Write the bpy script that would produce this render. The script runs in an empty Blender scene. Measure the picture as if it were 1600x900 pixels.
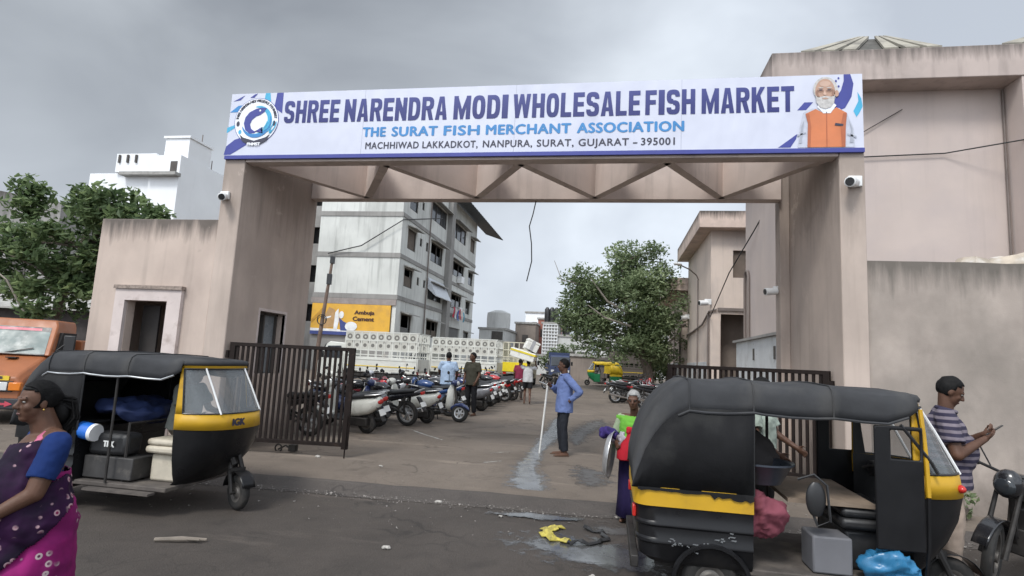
import bpy, bmesh, math, random
from mathutils import Vector, Matrix, noise
R = math.radians
random.seed(7)
SC = bpy.context.scene
COL = SC.collection

# ------------------------------------------------------------------ camera
TH, RO, YAW = R(7.28), R(2.94), R(10.0)
fw = Vector((0, math.cos(TH), math.sin(TH))); up0 = Vector((0, -math.sin(TH), math.cos(TH))); rt0 = Vector((1, 0, 0))
rt = rt0*math.cos(RO) + up0*math.sin(RO); up = up0*math.cos(RO) - rt0*math.sin(RO)
YM = Matrix.Rotation(YAW, 3, 'Z'); fw, rt, up = YM @ fw, YM @ rt, YM @ up
cd = bpy.data.cameras.new('camera'); cam = bpy.data.objects.new('camera', cd); COL.objects.link(cam)
m = Matrix((rt, up, -fw)).transposed().to_4x4(); m.translation = Vector((0, 0, 1.78)); cam.matrix_world = m
cd.sensor_width = 36; cd.lens = 900/1600*36; cd.clip_end = 3000; cd.clip_start = .05
SC.camera = cam
SC.view_settings.view_transform = 'Standard'; SC.view_settings.look = 'None'
SC.view_settings.exposure = 0.8; SC.view_settings.gamma = 1

# ------------------------------------------------------------------ sky and sun (overcast)
SUN_EL, SUN_AZ = R(52), R(200)          # azimuth of the sun clockwise from +Y: behind the camera, a little left
W = bpy.data.worlds.new('World'); SC.world = W; W.use_nodes = True
wn, wl = W.node_tree.nodes, W.node_tree.links; wn.clear()
wo = wn.new('ShaderNodeOutputWorld'); bg = wn.new('ShaderNodeBackground'); bg.inputs[1].default_value = .1
sky = wn.new('ShaderNodeTexSky'); sky.sky_type = 'NISHITA'; sky.sun_disc = False
sky.sun_elevation = SUN_EL; sky.sun_rotation = SUN_AZ; sky.air_density = 1; sky.dust_density = 3; sky.ozone_density = 1
wt = wn.new('ShaderNodeTexCoord')
wm = wn.new('ShaderNodeMapping'); wm.inputs['Scale'].default_value = (1, 1, 1.7); wm.inputs['Location'].default_value = (0.35, .1, .2)
wl.new(wt.outputs['Generated'], wm.inputs[0])
n1 = wn.new('ShaderNodeTexNoise'); n1.inputs['Scale'].default_value = 1.9; n1.inputs['Detail'].default_value = 5; n1.inputs['Roughness'].default_value = .48
n1.inputs['Distortion'].default_value = .35
wl.new(wm.outputs[0], n1.inputs['Vector'])
rp = wn.new('ShaderNodeValToRGB'); rp.color_ramp.elements[0].position = .34; rp.color_ramp.elements[0].color = (.6, .645, .71, 1)
rp.color_ramp.elements[1].position = .66; rp.color_ramp.elements[1].color = (1.03, 1.09, 1.15, 1)
wl.new(n1.outputs[0], rp.inputs[0])
# the cloud deck: dark bank to the front left high up, brighter low down and to the right
sp = wn.new('ShaderNodeSeparateXYZ'); wl.new(wt.outputs['Generated'], sp.inputs[0])
def wmath(op, a, b=None, c=None):
    n = wn.new('ShaderNodeMath'); n.operation = op
    for i, v in enumerate((a, b, c)):
        if v is None: continue
        if isinstance(v, (int, float)): n.inputs[i].default_value = v
        else: wl.new(v, n.inputs[i])
    return n.outputs[0]
dot = wn.new('ShaderNodeVectorMath'); dot.operation = 'DOT_PRODUCT'; wl.new(wt.outputs['Generated'], dot.inputs[0])
dot.inputs[1].default_value = Vector((-.58, .55, .6)).normalized()
dk = wn.new('ShaderNodeMapRange'); dk.interpolation_type = 'SMOOTHSTEP'; wl.new(dot.outputs['Value'], dk.inputs[0])
dk.inputs[1].default_value = .62; dk.inputs[2].default_value = 1.02; dk.inputs[3].default_value = 1.0; dk.inputs[4].default_value = .5
bk = wn.new('ShaderNodeMapRange'); wl.new(sp.outputs['Y'], bk.inputs[0])
bk.inputs[1].default_value = .35; bk.inputs[2].default_value = -.6; bk.inputs[3].default_value = 1.0; bk.inputs[4].default_value = 1.55
mul = wmath('MULTIPLY', dk.outputs[0], bk.outputs[0])
hs = wn.new('ShaderNodeHueSaturation'); hs.inputs['Saturation'].default_value = .12; wl.new(sky.outputs[0], hs.inputs['Color'])
gm = wn.new('ShaderNodeMix'); gm.data_type = 'RGBA'; gm.inputs[0].default_value = .72       # a cloud deck evens out the clear sky behind it
wl.new(hs.outputs[0], gm.inputs[6]); gm.inputs[7].default_value = (6.2, 6.35, 6.6, 1)
m1 = wn.new('ShaderNodeVectorMath'); m1.operation = 'MULTIPLY'; wl.new(gm.outputs[2], m1.inputs[0]); wl.new(rp.outputs[0], m1.inputs[1])
m2 = wn.new('ShaderNodeVectorMath'); m2.operation = 'SCALE'; wl.new(m1.outputs[0], m2.inputs[0]); wl.new(mul, m2.inputs['Scale'])
wl.new(m2.outputs[0], bg.inputs[0]); wl.new(bg.outputs[0], wo.inputs[0])
sd = bpy.data.lights.new('sun', 'SUN'); sd.energy = 1.25; sd.angle = R(14); sd.color = (1, .97, .92)
so = bpy.data.objects.new('sun', sd); COL.objects.link(so)
sdir = Vector((math.sin(SUN_AZ)*math.cos(SUN_EL), math.cos(SUN_AZ)*math.cos(SUN_EL), math.sin(SUN_EL)))
so.rotation_euler = sdir.to_track_quat('Z', 'Y').to_euler(); so.location = (0, -20, 40)

# ------------------------------------------------------------------ materials
def srgb(r, g, b):
    f = lambda c: (c/255/12.92) if c/255 <= .04045 else ((c/255+.055)/1.055)**2.4
    return (f(r), f(g), f(b))
class NT:
    def __init__(s, name):
        s.m = bpy.data.materials.new(name); s.m.use_nodes = True; s.n = s.m.node_tree.nodes; s.l = s.m.node_tree.links
        s.b = s.n['Principled BSDF']
        s.tc = s.n.new('ShaderNodeTexCoord'); s.geo = s.n.new('ShaderNodeNewGeometry')
    def set(s, sock, v):
        if hasattr(v, 'is_output') or isinstance(v, bpy.types.NodeSocket): s.l.new(v, sock)
        elif isinstance(v, (tuple, list)) and len(v) == 3 and sock.type == 'RGBA': sock.default_value = (*v, 1)
        else: sock.default_value = v
    def noise(s, vec, scale, detail=4, rough=.55, map=None, loc=None, dist=0):
        if map or loc:
            mp = s.n.new('ShaderNodeMapping'); s.l.new(vec, mp.inputs[0])
            if map: mp.inputs['Scale'].default_value = map
            if loc: mp.inputs['Location'].default_value = loc
            vec = mp.outputs[0]
        n = s.n.new('ShaderNodeTexNoise'); s.l.new(vec, n.inputs['Vector'])
        n.inputs['Scale'].default_value = scale; n.inputs['Detail'].default_value = detail; n.inputs['Roughness'].default_value = rough; n.inputs['Distortion'].default_value = dist
        return n.outputs[0]
    def range(s, v, a, b, c=0., d=1., smooth=False):
        n = s.n.new('ShaderNodeMapRange'); s.l.new(v, n.inputs[0])
        if smooth: n.interpolation_type = 'SMOOTHSTEP'
        for i, x in enumerate((a, b, c, d)): n.inputs[i+1].default_value = x
        return n.outputs[0]
    def math(s, op, a, b):
        n = s.n.new('ShaderNodeMath'); n.operation = op
        for i, v in enumerate((a, b)): s.set(n.inputs[i], v)
        return n.outputs[0]
    def mix(s, f, a, b, mode='MIX'):
        n = s.n.new('ShaderNodeMix'); n.data_type = 'RGBA'; n.blend_type = mode
        s.set(n.inputs[0], f); s.set(n.inputs[6], a); s.set(n.inputs[7], b); return n.outputs[2]
    def bump(s, h, dist=.01, st=.5):
        n = s.n.new('ShaderNodeBump'); n.inputs['Distance'].default_value = dist; n.inputs['Strength'].default_value = st
        s.l.new(h, n.inputs['Height']); s.l.new(n.outputs[0], s.b.inputs['Normal'])
MATS = {}
def mat(name, col, rough=.7, metal=0., var=.12, scale=3., bump=0., bscale=40., dirt=None, dlo=.5, dhi=.7, dscale=1.5, dmap=None,
        streak=0., base=0., top=None, tlen=1.2, tcol=(.05, .045, .04), world=False, spec=.5, coat=0., trans=0., alpha=1., tamt=.85):
    if name in MATS: return MATS[name]
    t = NT(name); MATS[name] = t.m; b = t.b
    v = t.geo.outputs['Position'] if world else t.tc.outputs['Object']
    c = tuple(col)
    n = t.noise(v, scale)
    fac = t.range(n, .3, .7)
    c = t.mix(fac, tuple(x*(1-var) for x in col), tuple(min(1, x*(1+var)) for x in col))
    if dirt:
        d = t.range(t.noise(v, dscale, 6, .6, map=dmap, loc=(3.1, 1.7, 9.3)), dlo, dhi)
        c = t.mix(d, c, dirt)
    if streak:
        d = t.range(t.noise(v, 1.0, 5, .6, map=(3.2, 3.2, .22)), .52, .75)
        c = t.mix(t.math('MULTIPLY', d, streak), c, tcol)
    if top is not None:
        z = t.n.new('ShaderNodeSeparateXYZ'); t.l.new(v, z.inputs[0])
        g = t.range(z.outputs[2], top-tlen, top)
        d = t.noise(v, 1.0, 6, .65, map=(5.5, 5.5, .5), loc=(2, 7, 1))
        s = t.math('ADD', t.math('MULTIPLY', d, .9), t.math('MULTIPLY', g, .75))
        c = t.mix(t.math('MULTIPLY', t.range(s, .8, 1.15), tamt), c, tcol)
    if base:                                    # splashed mud along the foot of a wall
        z = t.n.new('ShaderNodeSeparateXYZ'); t.l.new(v, z.inputs[0]); gq = t.range(z.outputs[2], base, .1); d = t.noise(v, 2.4, 6, .65, loc=(5, 5, 5))
        c = t.mix(t.math('MULTIPLY', t.range(t.math('ADD', t.math('MULTIPLY', d, .8), t.math('MULTIPLY', gq, .6)), .62, 1.0), .7), c, (.12, .098, .082))
        ch = t.range(t.noise(v, 1.3, 7, .7, loc=(11, 2, 7)), .63, .66); c = t.mix(t.math('MULTIPLY', ch, .4), c, tuple(x*1.15 for x in col))
        c = t.mix(t.math('MULTIPLY', t.range(t.noise(v, .9, 6, .7, loc=(1, 12, 7), dist=.8), .6, .68), .3), c, tuple(x*.55 for x in col))
    t.set(b.inputs['Base Color'], c)
    rr = t.range(t.noise(v, scale*2.3, 3), .3, .7, max(.02, rough-.08), min(1, rough+.08)); t.l.new(rr, b.inputs['Roughness'])
    b.inputs['Metallic'].default_value = metal; b.inputs['Specular IOR Level'].default_value = spec
    b.inputs['Coat Weight'].default_value = coat; b.inputs['Transmission Weight'].default_value = trans; b.inputs['Alpha'].default_value = alpha
    if bump: t.bump(t.noise(v, bscale, 5, .6), bump)
    return t.m

# ------------------------------------------------------------------ mesh helpers
ORG = {}
def V(*a): return Vector(a)
class MB:
    def __init__(s): s.bm = bmesh.new()
    def face(s, pts):
        vs = [s.bm.verts.new(p) for p in pts]
        try: return s.bm.faces.new(vs)
        except ValueError: return None
    def box(s, a, b, M=None):
        x0, y0, z0 = (min(p, q) for p, q in zip(a, b)); x1, y1, z1 = (max(p, q) for p, q in zip(a, b))
        return s.hexa([(x0,y0,z0),(x1,y0,z0),(x1,y1,z0),(x0,y1,z0),(x0,y0,z1),(x1,y0,z1),(x1,y1,z1),(x0,y1,z1)], M)
    def hexa(s, p, M=None):
        vs = [s.bm.verts.new(M @ Vector(q) if M else q) for q in p]
        for f in ((0,3,2,1),(4,5,6,7),(0,1,5,4),(1,2,6,5),(2,3,7,6),(3,0,4,7)): s.bm.faces.new([vs[i] for i in f])
        return s
    def loft(s, rings, closed=True, caps=True):
        rr = [[s.bm.verts.new(p) for p in r] for r in rings]; n = len(rr[0])
        for a, b in zip(rr, rr[1:]):
            for i in range(n if closed else n-1):
                j = (i+1) % n
                s.bm.faces.new((a[i], a[j], b[j], b[i]))
        if caps and closed:
            s.bm.faces.new(list(reversed(rr[0]))); s.bm.faces.new(rr[-1])
        return s
    def tube(s, pts, r, n=8, caps=True, flat=1.):
        pts = [Vector(p) for p in pts]; k = len(pts); rad = r if isinstance(r, (list, tuple)) else [r]*k
        rings = []; ref = None
        for i, p in enumerate(pts):
            d = (pts[min(i+1, k-1)] - pts[max(i-1, 0)])
            if d.length < 1e-9: d = V(0, 0, 1)
            d.normalize()
            if ref is None: ref = V(0, 0, 1) if abs(d.z) < .9 else V(0, 1, 0)
            a = d.cross(ref)
            if a.length < 1e-4: a = d.cross(V(1, .3, 0))
            a.normalize(); b = a.cross(d); ref = b
            rings.append([p + (a*math.cos(2*math.pi*q/n) + b*math.sin(2*math.pi*q/n)*flat)*rad[i] for q in range(n)])
        return s.loft(rings, True, caps)
    def cyl(s, a, b, r, r2=None, n=16): return s.tube([a, b], [r, r if r2 is None else r2], n)
    def capsule(s, a, b, ra, rb=None, n=12, m=4, flata=False, flatb=False, squash=None):
        a, b = Vector(a), Vector(b); rb = ra if rb is None else rb
        d = (b-a); L = d.length; d = d.normalized() if L > 1e-6 else V(0, 0, 1)
        ref = V(0, 1, 0) if abs(d.y) < .9 else V(1, 0, 0)
        if squash: ref = Vector(squash[0])
        x = ref - d*ref.dot(d); x.normalize(); y = d.cross(x); sq = squash[1] if squash else 1.
        rings = []
        def ring(c, r): rings.append([c + (x*math.cos(2*math.pi*q/n)*sq + y*math.sin(2*math.pi*q/n))*r for q in range(n)])
        if not flata:
            for i in range(1, m): t = math.pi/2*(1-i/m); ring(a - d*ra*math.sin(t), ra*math.cos(t))
        ring(a, ra); ring(b, rb)
        if not flatb:
            for i in range(1, m): t = math.pi/2*i/m; ring(b + d*rb*math.sin(t), rb*math.cos(t))
        return s.loft(rings)
    def ell(s, c, r, rot=None, n=16, m=10):
        c = Vector(c); M = (rot if isinstance(rot, Matrix) else Matrix.Rotation(R(rot[1]), 3, rot[0])) if rot else Matrix.Identity(3)
        rings = []
        for i in range(1, m):
            t = math.pi*i/m - math.pi/2
            rings.append([c + M @ V(r[0]*math.cos(t)*math.cos(2*math.pi*q/n), r[1]*math.cos(t)*math.sin(2*math.pi*q/n), r[2]*math.sin(t)) for q in range(n)])
        return s.loft(rings)
    def lathe(s, prof, c=(0,0,0), axis='Z', n=24, caps=True):
        c = Vector(c); rings = []
        for r, h in prof:
            ring = []
            for q in range(n):
                a, b = r*math.cos(2*math.pi*q/n), r*math.sin(2*math.pi*q/n)
                ring.append(c + (V(a, b, h) if axis == 'Z' else V(a, h, b) if axis == 'Y' else V(h, a, b)))
            rings.append(ring)
        return s.loft(rings, True, caps)
    def torus(s, c, R0, r, axis='Y', n=28, k=10, M=None):
        c = Vector(c); vs = []
        for i in range(n):
            t = 2*math.pi*i/n; row = []
            for j in range(k):
                p = 2*math.pi*j/k; d = R0 + r*math.cos(p); h = r*math.sin(p)
                q = V(d*math.cos(t), h, d*math.sin(t)) if axis == 'Y' else V(d*math.cos(t), d*math.sin(t), h) if axis == 'Z' else V(h, d*math.cos(t), d*math.sin(t))
                if M: q = M @ q
                row.append(s.bm.verts.new(c+q))
            vs.append(row)
        for i in range(n):
            for j in range(k): s.bm.faces.new((vs[i][j], vs[(i+1)%n][j], vs[(i+1)%n][(j+1)%k], vs[i][(j+1)%k]))
        return s
    def prism(s, poly, axis, d0, d1):
        f = {'X': lambda p, d: (d, p[0], p[1]), 'Y': lambda p, d: (p[0], d, p[1]), 'Z': lambda p, d: (p[0], p[1], d)}[axis]
        return s.loft([[f(p, d0) for p in poly], [f(p, d1) for p in poly]])
    def wall(s, axis, p0, p1, a0, a1, z0, z1, holes=()):
        """a wall slab with rectangular openings; axis is its thickness axis, holes are (a0,a1,z0,z1)"""
        A = sorted({a0, a1, *[q for h in holes for q in h[:2] if a0 < q < a1]}); Z = sorted({z0, z1, *[q for h in holes for q in h[2:] if z0 < q < z1]})
        solid = lambda i, j: 0 <= i < len(A)-1 and 0 <= j < len(Z)-1 and not any(h[0] < (A[i]+A[i+1])/2 < h[1] and h[2] < (Z[j]+Z[j+1])/2 < h[3] for h in holes)
        P = (lambda d, a, z: (a, d, z)) if axis == 'Y' else (lambda d, a, z: (d, a, z))
        for i in range(len(A)-1):
            for j in range(len(Z)-1):
                if not solid(i, j): continue
                l, r, b, t = A[i], A[i+1], Z[j], Z[j+1]
                for d in (p0, p1): s.face([P(d, l, b), P(d, r, b), P(d, r, t), P(d, l, t)])
                if not solid(i-1, j): s.face([P(p0, l, b), P(p1, l, b), P(p1, l, t), P(p0, l, t)])
                if not solid(i+1, j): s.face([P(p0, r, b), P(p1, r, b), P(p1, r, t), P(p0, r, t)])
                if not solid(i, j-1): s.face([P(p0, l, b), P(p1, l, b), P(p1, r, b), P(p0, r, b)])
                if not solid(i, j+1): s.face([P(p0, l, t), P(p1, l, t), P(p1, r, t), P(p0, r, t)])
        bmesh.ops.remove_doubles(s.bm, verts=s.bm.verts, dist=1e-5)
        return s
    def xf(s, M):
        s.bm.transform(M); return s
    def wob(s, amp, scale, seed=0.):
        s.bm.normal_update()
        off = [(v, v.normal*noise.noise(v.co*scale + V(seed, seed*1.7, 0))*amp) for v in s.bm.verts]
        for v, o in off: v.co += o
        return s
    def build(s, name, m, parent=None, smooth=True, bevel=0., world=False, seg=2, ang=35, fix=True):
        if world and parent: s.bm.transform(Matrix.Translation(-ORG.get(parent.name, Vector())))
        if fix: bmesh.ops.recalc_face_normals(s.bm, faces=s.bm.faces)
        me = bpy.data.meshes.new(name); s.bm.to_mesh(me); s.bm.free()
        return link(name, me, m, parent, smooth, bevel, seg, ang)
def link(name, me, m, parent=None, smooth=True, bevel=0., seg=2, ang=35):
    o = bpy.data.objects.new(name, me); COL.objects.link(o)
    if m: me.materials.append(m)
    if smooth:
        me.polygons.foreach_set('use_smooth', [True]*len(me.polygons))
        try: me.set_sharp_from_angle(angle=R(ang))
        except Exception: pass
    if bevel:
        b = o.modifiers.new('bevel', 'BEVEL'); b.width = bevel; b.segments = seg; b.limit_method = 'ANGLE'; b.angle_limit = R(40)
    if parent: o.parent = parent; ORG[o.name] = ORG.get(parent.name, Vector())
    return o
def tag(o, label=None, cat=None, group=None, kind=None):
    if label: o['label'] = label
    if cat: o['category'] = cat
    if group: o['group'] = group
    if kind: o['kind'] = kind
    return o
def thing(name, label, cat, loc=(0,0,0), rz=0., group=None, rx=0., ry=0.):
    o = bpy.data.objects.new(name, None); COL.objects.link(o); o.empty_display_size = .3
    o.location = loc; o.rotation_euler = (rx, ry, rz); ORG[o.name] = Vector(loc)
    return tag(o, label, cat, group)
def copy_tree(o, parent=None):
    c = o.copy(); COL.objects.link(c); c.parent = parent
    for ch in list(o.children): copy_tree(ch, c)
    return c
def gz(y):
    return 0. if y < 7.35 else (.085*(y-7.35)/.4 if y < 7.75 else min(.4, .085 + .0085*(y-7.75)))
CAP = []
def text_mesh(s, w=None, h=None, bold=0., space=1., shear=0., res=3, cap=False):
    if cap and not CAP: me_, _, c_ = text_mesh('H'); CAP.append(c_); bpy.data.meshes.remove(me_)
    c = bpy.data.curves.new('lettering', 'FONT'); c.body = s; c.offset = 0; c.space_character = space; c.align_x = 'LEFT'; c.resolution_u = res; c.shear = shear
    o = bpy.data.objects.new('lettering', c); COL.objects.link(o)
    dg = bpy.context.evaluated_depsgraph_get(); me = bpy.data.meshes.new_from_object(o.evaluated_get(dg))
    bpy.data.objects.remove(o); bpy.data.curves.remove(c)
    xs = [v.co.x for v in me.vertices]; ys = [v.co.y for v in me.vertices]
    x0, x1, y0, y1 = min(xs), max(xs), min(ys), max(ys)
    sy = (h/(y1-y0)) if h else None; sx = (w/(x1-x0)) if w else (sy if h else 1)
    if sy is None: sy = sx or 1
    if sx is None: sx = sy
    if cap: sy = h/CAP[0]; y0 = 0
    for v in me.vertices: v.co = ((v.co.x-x0)*sx, 0, (v.co.y-y0)*sy)
    if bold:                                    # heavier strokes: thin stacked copies, each a hair in front of the last
        b = bmesh.new(); k = bold*.9
        for i, (dx, dz) in enumerate(((0, 0), (k, 0), (-k, 0), (0, k*.6), (0, -k*.6))):
            q = me.copy(); q.transform(Matrix.Translation((dx, -.0004*i, dz))); b.from_mesh(q); bpy.data.meshes.remove(q)
        b.to_mesh(me); b.free()
    me.materials.clear()
    return me, (x1-x0)*sx, (y1-y0)*sy
def text_on(name, s, m, parent, u, y, z, w=None, h=None, bold=0., space=1., M=None, shear=0., cap=False):
    """lettering facing -Y, lower left corner at u, z (world coordinates, parent's origin is subtracted)"""
    me, W_, H_ = text_mesh(s, w, h, bold, space, shear, 3, cap)
    T = Matrix.Translation(V(u, y, z) - ORG.get(parent.name, Vector())) if M is None else M
    me.transform(T)
    return link(name, me, m, parent, False)
# ------------------------------------------------------------------ ground
def asphalt(name, base, var, tint, wet=0.):
    t = NT(name); MATS[name] = t.m; p = t.geo.outputs['Position']; b = t.b
    big = t.range(t.noise(p, .35, 6, .6, dist=.6), .3, .7); mid = t.range(t.noise(p, 2.2, 6, .65), .3, .72); fine = t.range(t.noise(p, 55, 3, .7), .3, .7)
    c = t.mix(big, tuple(x*(1-var) for x in base), tuple(x*(1+var) for x in base))
    c = t.mix(t.math('MULTIPLY', mid, .5), c, tint)
    sp = t.range(t.noise(p, 9, 4, .7, loc=(4, 2, 0)), .6, .68)
    c = t.mix(t.math('MULTIPLY', sp, .35), c, tuple(x*.45 for x in base))
    sm = t.range(t.noise(p, 1, 5, .6, map=(.5, 2.6, 1), loc=(9, 3, 0)), .58, .72)
    c = t.mix(t.math('MULTIPLY', sm, .45), c, tuple(min(1, x*1.9) for x in tint))
    c = t.mix(t.math('MULTIPLY', fine, .4), c, tuple(x*.55 for x in base))
    t.l.new(c, b.inputs['Base Color'])
    r = t.range(big, 0, 1, .95-wet*.45, .7-wet*.3); t.l.new(r, b.inputs['Roughness'])
    # cracks and tar seams, thin and broken
    for sc, wd, dk, loc in ((.55, .022, .55, (3, 1, 0)), (1.7, .03, .35, (8, 5, 0))):
        mp = t.n.new('ShaderNodeMapping'); t.l.new(p, mp.inputs[0]); mp.inputs['Location'].default_value = loc
        wv = t.n.new('ShaderNodeVectorMath'); wv.operation = 'ADD'; t.l.new(mp.outputs[0], wv.inputs[0]); nz = t.n.new('ShaderNodeTexNoise'); nz.inputs['Scale'].default_value = 2.2; t.l.new(p, nz.inputs['Vector']); t.l.new(nz.outputs['Color'], wv.inputs[1])
        vo = t.n.new('ShaderNodeTexVoronoi'); vo.feature = 'DISTANCE_TO_EDGE'; vo.inputs['Scale'].default_value = sc; t.l.new(wv.outputs[0], vo.inputs['Vector'])
        cr = t.math('MULTIPLY', t.range(vo.outputs['Distance'], wd, wd*.25), t.range(t.noise(p, .8, 3, loc=loc), .5, .6))
        c = t.mix(t.math('MULTIPLY', cr, dk), c, tuple(x*.3 for x in base))
    oil = t.range(t.noise(p, .9, 5, .6, loc=(21, 4, 0), dist=1.0), .57, .7); c = t.mix(t.math('MULTIPLY', oil, .55), c, tuple(x*.5 for x in base))
    grit = t.range(t.noise(p, 130, 2, .5), .68, .74); c = t.mix(t.math('MULTIPLY', grit, .5), c, (.3, .27, .24))
    t.l.new(c, b.inputs['Base Color'])
    h = t.math('ADD', t.math('MULTIPLY', fine, .5), mid); t.bump(h, .012, .6)
    return t.m
M_ROAD = asphalt('asphalt_road', (.056, .046, .039), .36, (.092, .075, .063), .25)
M_YARD = asphalt('asphalt_yard', (.155, .125, .1), .32, (.215, .176, .14))
M_GUT = asphalt('gutter_dirt', (.07, .06, .054), .35, (.115, .098, .085))
def sheet(name, ys, xs, zf, m, kind='structure', wobble=0.):
    mb = MB(); rows = []
    for y in ys: rows.append([mb.bm.verts.new((x, y + wobble*noise.noise(V(x*.7, y, 0)), zf(y))) for x in xs])
    for a, b in zip(rows, rows[1:]):
        for i in range(len(xs)-1): mb.bm.faces.new((a[i], a[i+1], b[i+1], b[i]))
    return tag(mb.build(name, m, None), kind=kind)
sheet('ground', [-200, 1500], [-1500, 1500], lambda y: -.06, M_YARD)
xs = [-120, -60, -30] + [x*.25 for x in range(-72, 73)] + [30, 60, 120]
def edge(x): return 7.2 + .045*x*(1 if abs(x) < 8 else 8/abs(x)) + .05*noise.noise(V(x*.9, 0, 0)) + .03*noise.noise(V(x*3.1, 5, 0))
mb = MB(); rows = []
for f in (0, 1): rows.append([mb.bm.verts.new((x, -30 if f == 0 else edge(x)+.25, 0)) for x in xs])
for i in range(len(xs)-1): mb.bm.faces.new((rows[0][i], rows[0][i+1], rows[1][i+1], rows[1][i]))
tag(mb.build('road', M_ROAD), kind='structure')
mb = MB(); rows = []
for k, (o, z) in enumerate(((.0, .004), (.22, .012), (.36, .075), (.46, .087))):
    rows.append([mb.bm.verts.new((x, edge(x)+o+.04*noise.noise(V(x*2.3, k*3, 1)), z + (.012*noise.noise(V(x*5, k, 2)) if 0 < k < 3 else 0))) for x in xs])
for a, b in zip(rows, rows[1:]):
    for i in range(len(xs)-1): mb.bm.faces.new((a[i], a[i+1], b[i+1], b[i]))
tag(mb.build('gutter', M_GUT), kind='structure')
mb = MB(); rows = []
for k in range(6):
    y = (0, 9.5, 13, 20, 45, 400)[k]
    rows.append([mb.bm.verts.new((x, (edge(x)+.44) if k == 0 else y, .083 if k == 0 else min(.4, .085+.0085*(y-7.75)))) for x in xs])
for a, b in zip(rows, rows[1:]):
    for i in range(len(xs)-1): mb.bm.faces.new((a[i], a[i+1], b[i+1], b[i]))
tag(mb.build('yard', M_YARD), kind='structure')

def wet_mat(name, col, r0, r1, cut):
    t = NT(name); p = t.geo.outputs['Position']; b = t.b
    b.inputs['Base Color'].default_value = (*col, 1); b.inputs['Specular IOR Level'].default_value = 1.0
    n = t.noise(p, 3.5, 6, .65); t.l.new(t.range(n, .35, .65, r0, r1), b.inputs['Roughness'])
    g = t.noise(p, 7, 6, .7, loc=(1, 8, 0)); uv = t.n.new('ShaderNodeVertexColor'); uv.layer_name = 'edge'
    a = t.math('ADD', t.math('MULTIPLY', g, 1.7), uv.outputs[0])
    t.l.new(t.range(a, cut, cut+.35), b.inputs['Alpha'])
    return t.m
def blob(name, outline, m, lift=.004, zf=gz):
    """a flat patch on the ground, its 'edge' attribute running from 0 at the rim to 1 inside (used to break up the rim)"""
    c = sum((Vector((*p, 0)) for p in outline), V(0,0,0))/len(outline); mb = MB(); n = len(outline); rings = []
    lay = mb.bm.loops.layers.color.new('edge')
    for f in (1.25, .85, .5, .2): rings.append([mb.bm.verts.new((c.x+(p[0]-c.x)*f, c.y+(p[1]-c.y)*f, zf(c.y+(p[1]-c.y)*f)+lift)) for p in outline])
    val = {}
    for k, r in enumerate(rings):
        for v in r: val[v] = (0, .45, .8, 1)[k]
    for a, b in zip(rings, rings[1:]):
        for i in range(n): mb.bm.faces.new((a[i], a[(i+1)%n], b[(i+1)%n], b[i]))
    mb.bm.faces.new(rings[-1])
    for f in mb.bm.faces:
        for l in f.loops: q = val[l.vert]; l[lay] = (q, q, q, 1)
    return tag(mb.build(name, m, None), kind='structure')
def strip(name, pts, m, lift=.004, zf=gz):
    """a wet run along a centre line: (x, y, half width)"""
    mb = MB(); lay = mb.bm.loops.layers.color.new('edge'); rows = []; val = {}
    for i, (x, y, w) in enumerate(pts):
        row = []
        for k, f in enumerate((-1.3, -.75, 0, .75, 1.3)):
            v = mb.bm.verts.new((x+w*f, y, zf(y)+lift)); val[v] = (0, .55, 1, .55, 0)[k]*(.2 if i in (0, len(pts)-1) else 1); row.append(v)
        rows.append(row)
    for a, b in zip(rows, rows[1:]):
        for i in range(4): mb.bm.faces.new((a[i], a[i+1], b[i+1], b[i]))
    for f in mb.bm.faces:
        for l in f.loops: q = val[l.vert]; l[lay] = (q, q, q, 1)
    return tag(mb.build(name, m, None), kind='structure')
M_WET = wet_mat('wet_ground', (.075, .075, .075), .1, .34, .95)
M_DAMP = wet_mat('damp_ground', (.07, .064, .06), .45, .7, 1.4)
strip('water_stream', [(-1.45, 18.6, 0.14), (-1.4, 17, 0.24), (-1.35, 15, 0.21), (-1.3, 13.2, 0.24), (-1.32, 12, 0.18), (-1.35, 11.2, 0.15), (-1.3, 10.4, 0.17), (-1.32, 9.6, 0.21), (-1.2, 9, 0.25), (-1.12, 8.5, 0.29), (-1.05, 8.05, 0.29), (-.98, 7.65, 0.21)], M_WET)
strip('damp_patch', [(-.1, 19.5, .5), (-.3, 17, .9), (-.6, 15, .8), (-.7, 13, .5), (-.8, 11.5, .3)], M_DAMP, .003)
strip('damp_patch', [(-.6, 10.5, .4), (-.3, 9.6, .8), (-.2, 8.8, .7), (-.5, 8, .5)], M_DAMP, .003)
random.seed(3)
blob('puddle', [(-.02+.85*math.cos(t)*(1+.2*math.sin(3*t)), 5.85+.5*math.sin(t)*(1+.25*math.cos(2*t+1))) for t in [2*math.pi*i/40 for i in range(40)]], M_WET, .005)
blob('puddle', [(-.75+.6*math.cos(t)*(1+.3*math.sin(2*t)), 6.95+.13*math.sin(t)) for t in [2*math.pi*i/30 for i in range(30)]], M_WET, .006, lambda y: .008)
blob('puddle', [(.2+.8*math.cos(t), 6.7+.3*math.sin(t)*(1+.3*math.cos(3*t))) for t in [2*math.pi*i/30 for i in range(30)]], M_DAMP, .004)
M_LINE = wet_mat('worn_line_paint', (.5, .5, .47), .7, .9, 1.35)
strip('parking_line', [(-4.62, 13.1, .06), (-4.3, 12.7, .06), (-3.9, 12.25, .06), (-3.5, 11.85, .06), (-3.1, 11.42, .06)], M_LINE, .004)
strip('parking_line', [(-2.3, 10.4, .05), (-1.95, 10.75, .05), (-1.6, 11.1, .04)], M_LINE, .004)
strip('parking_line', [(-2.2, 9.4, .05), (-1.9, 9.75, .05), (-1.6, 10.1, .04)], M_LINE, .004)

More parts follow.
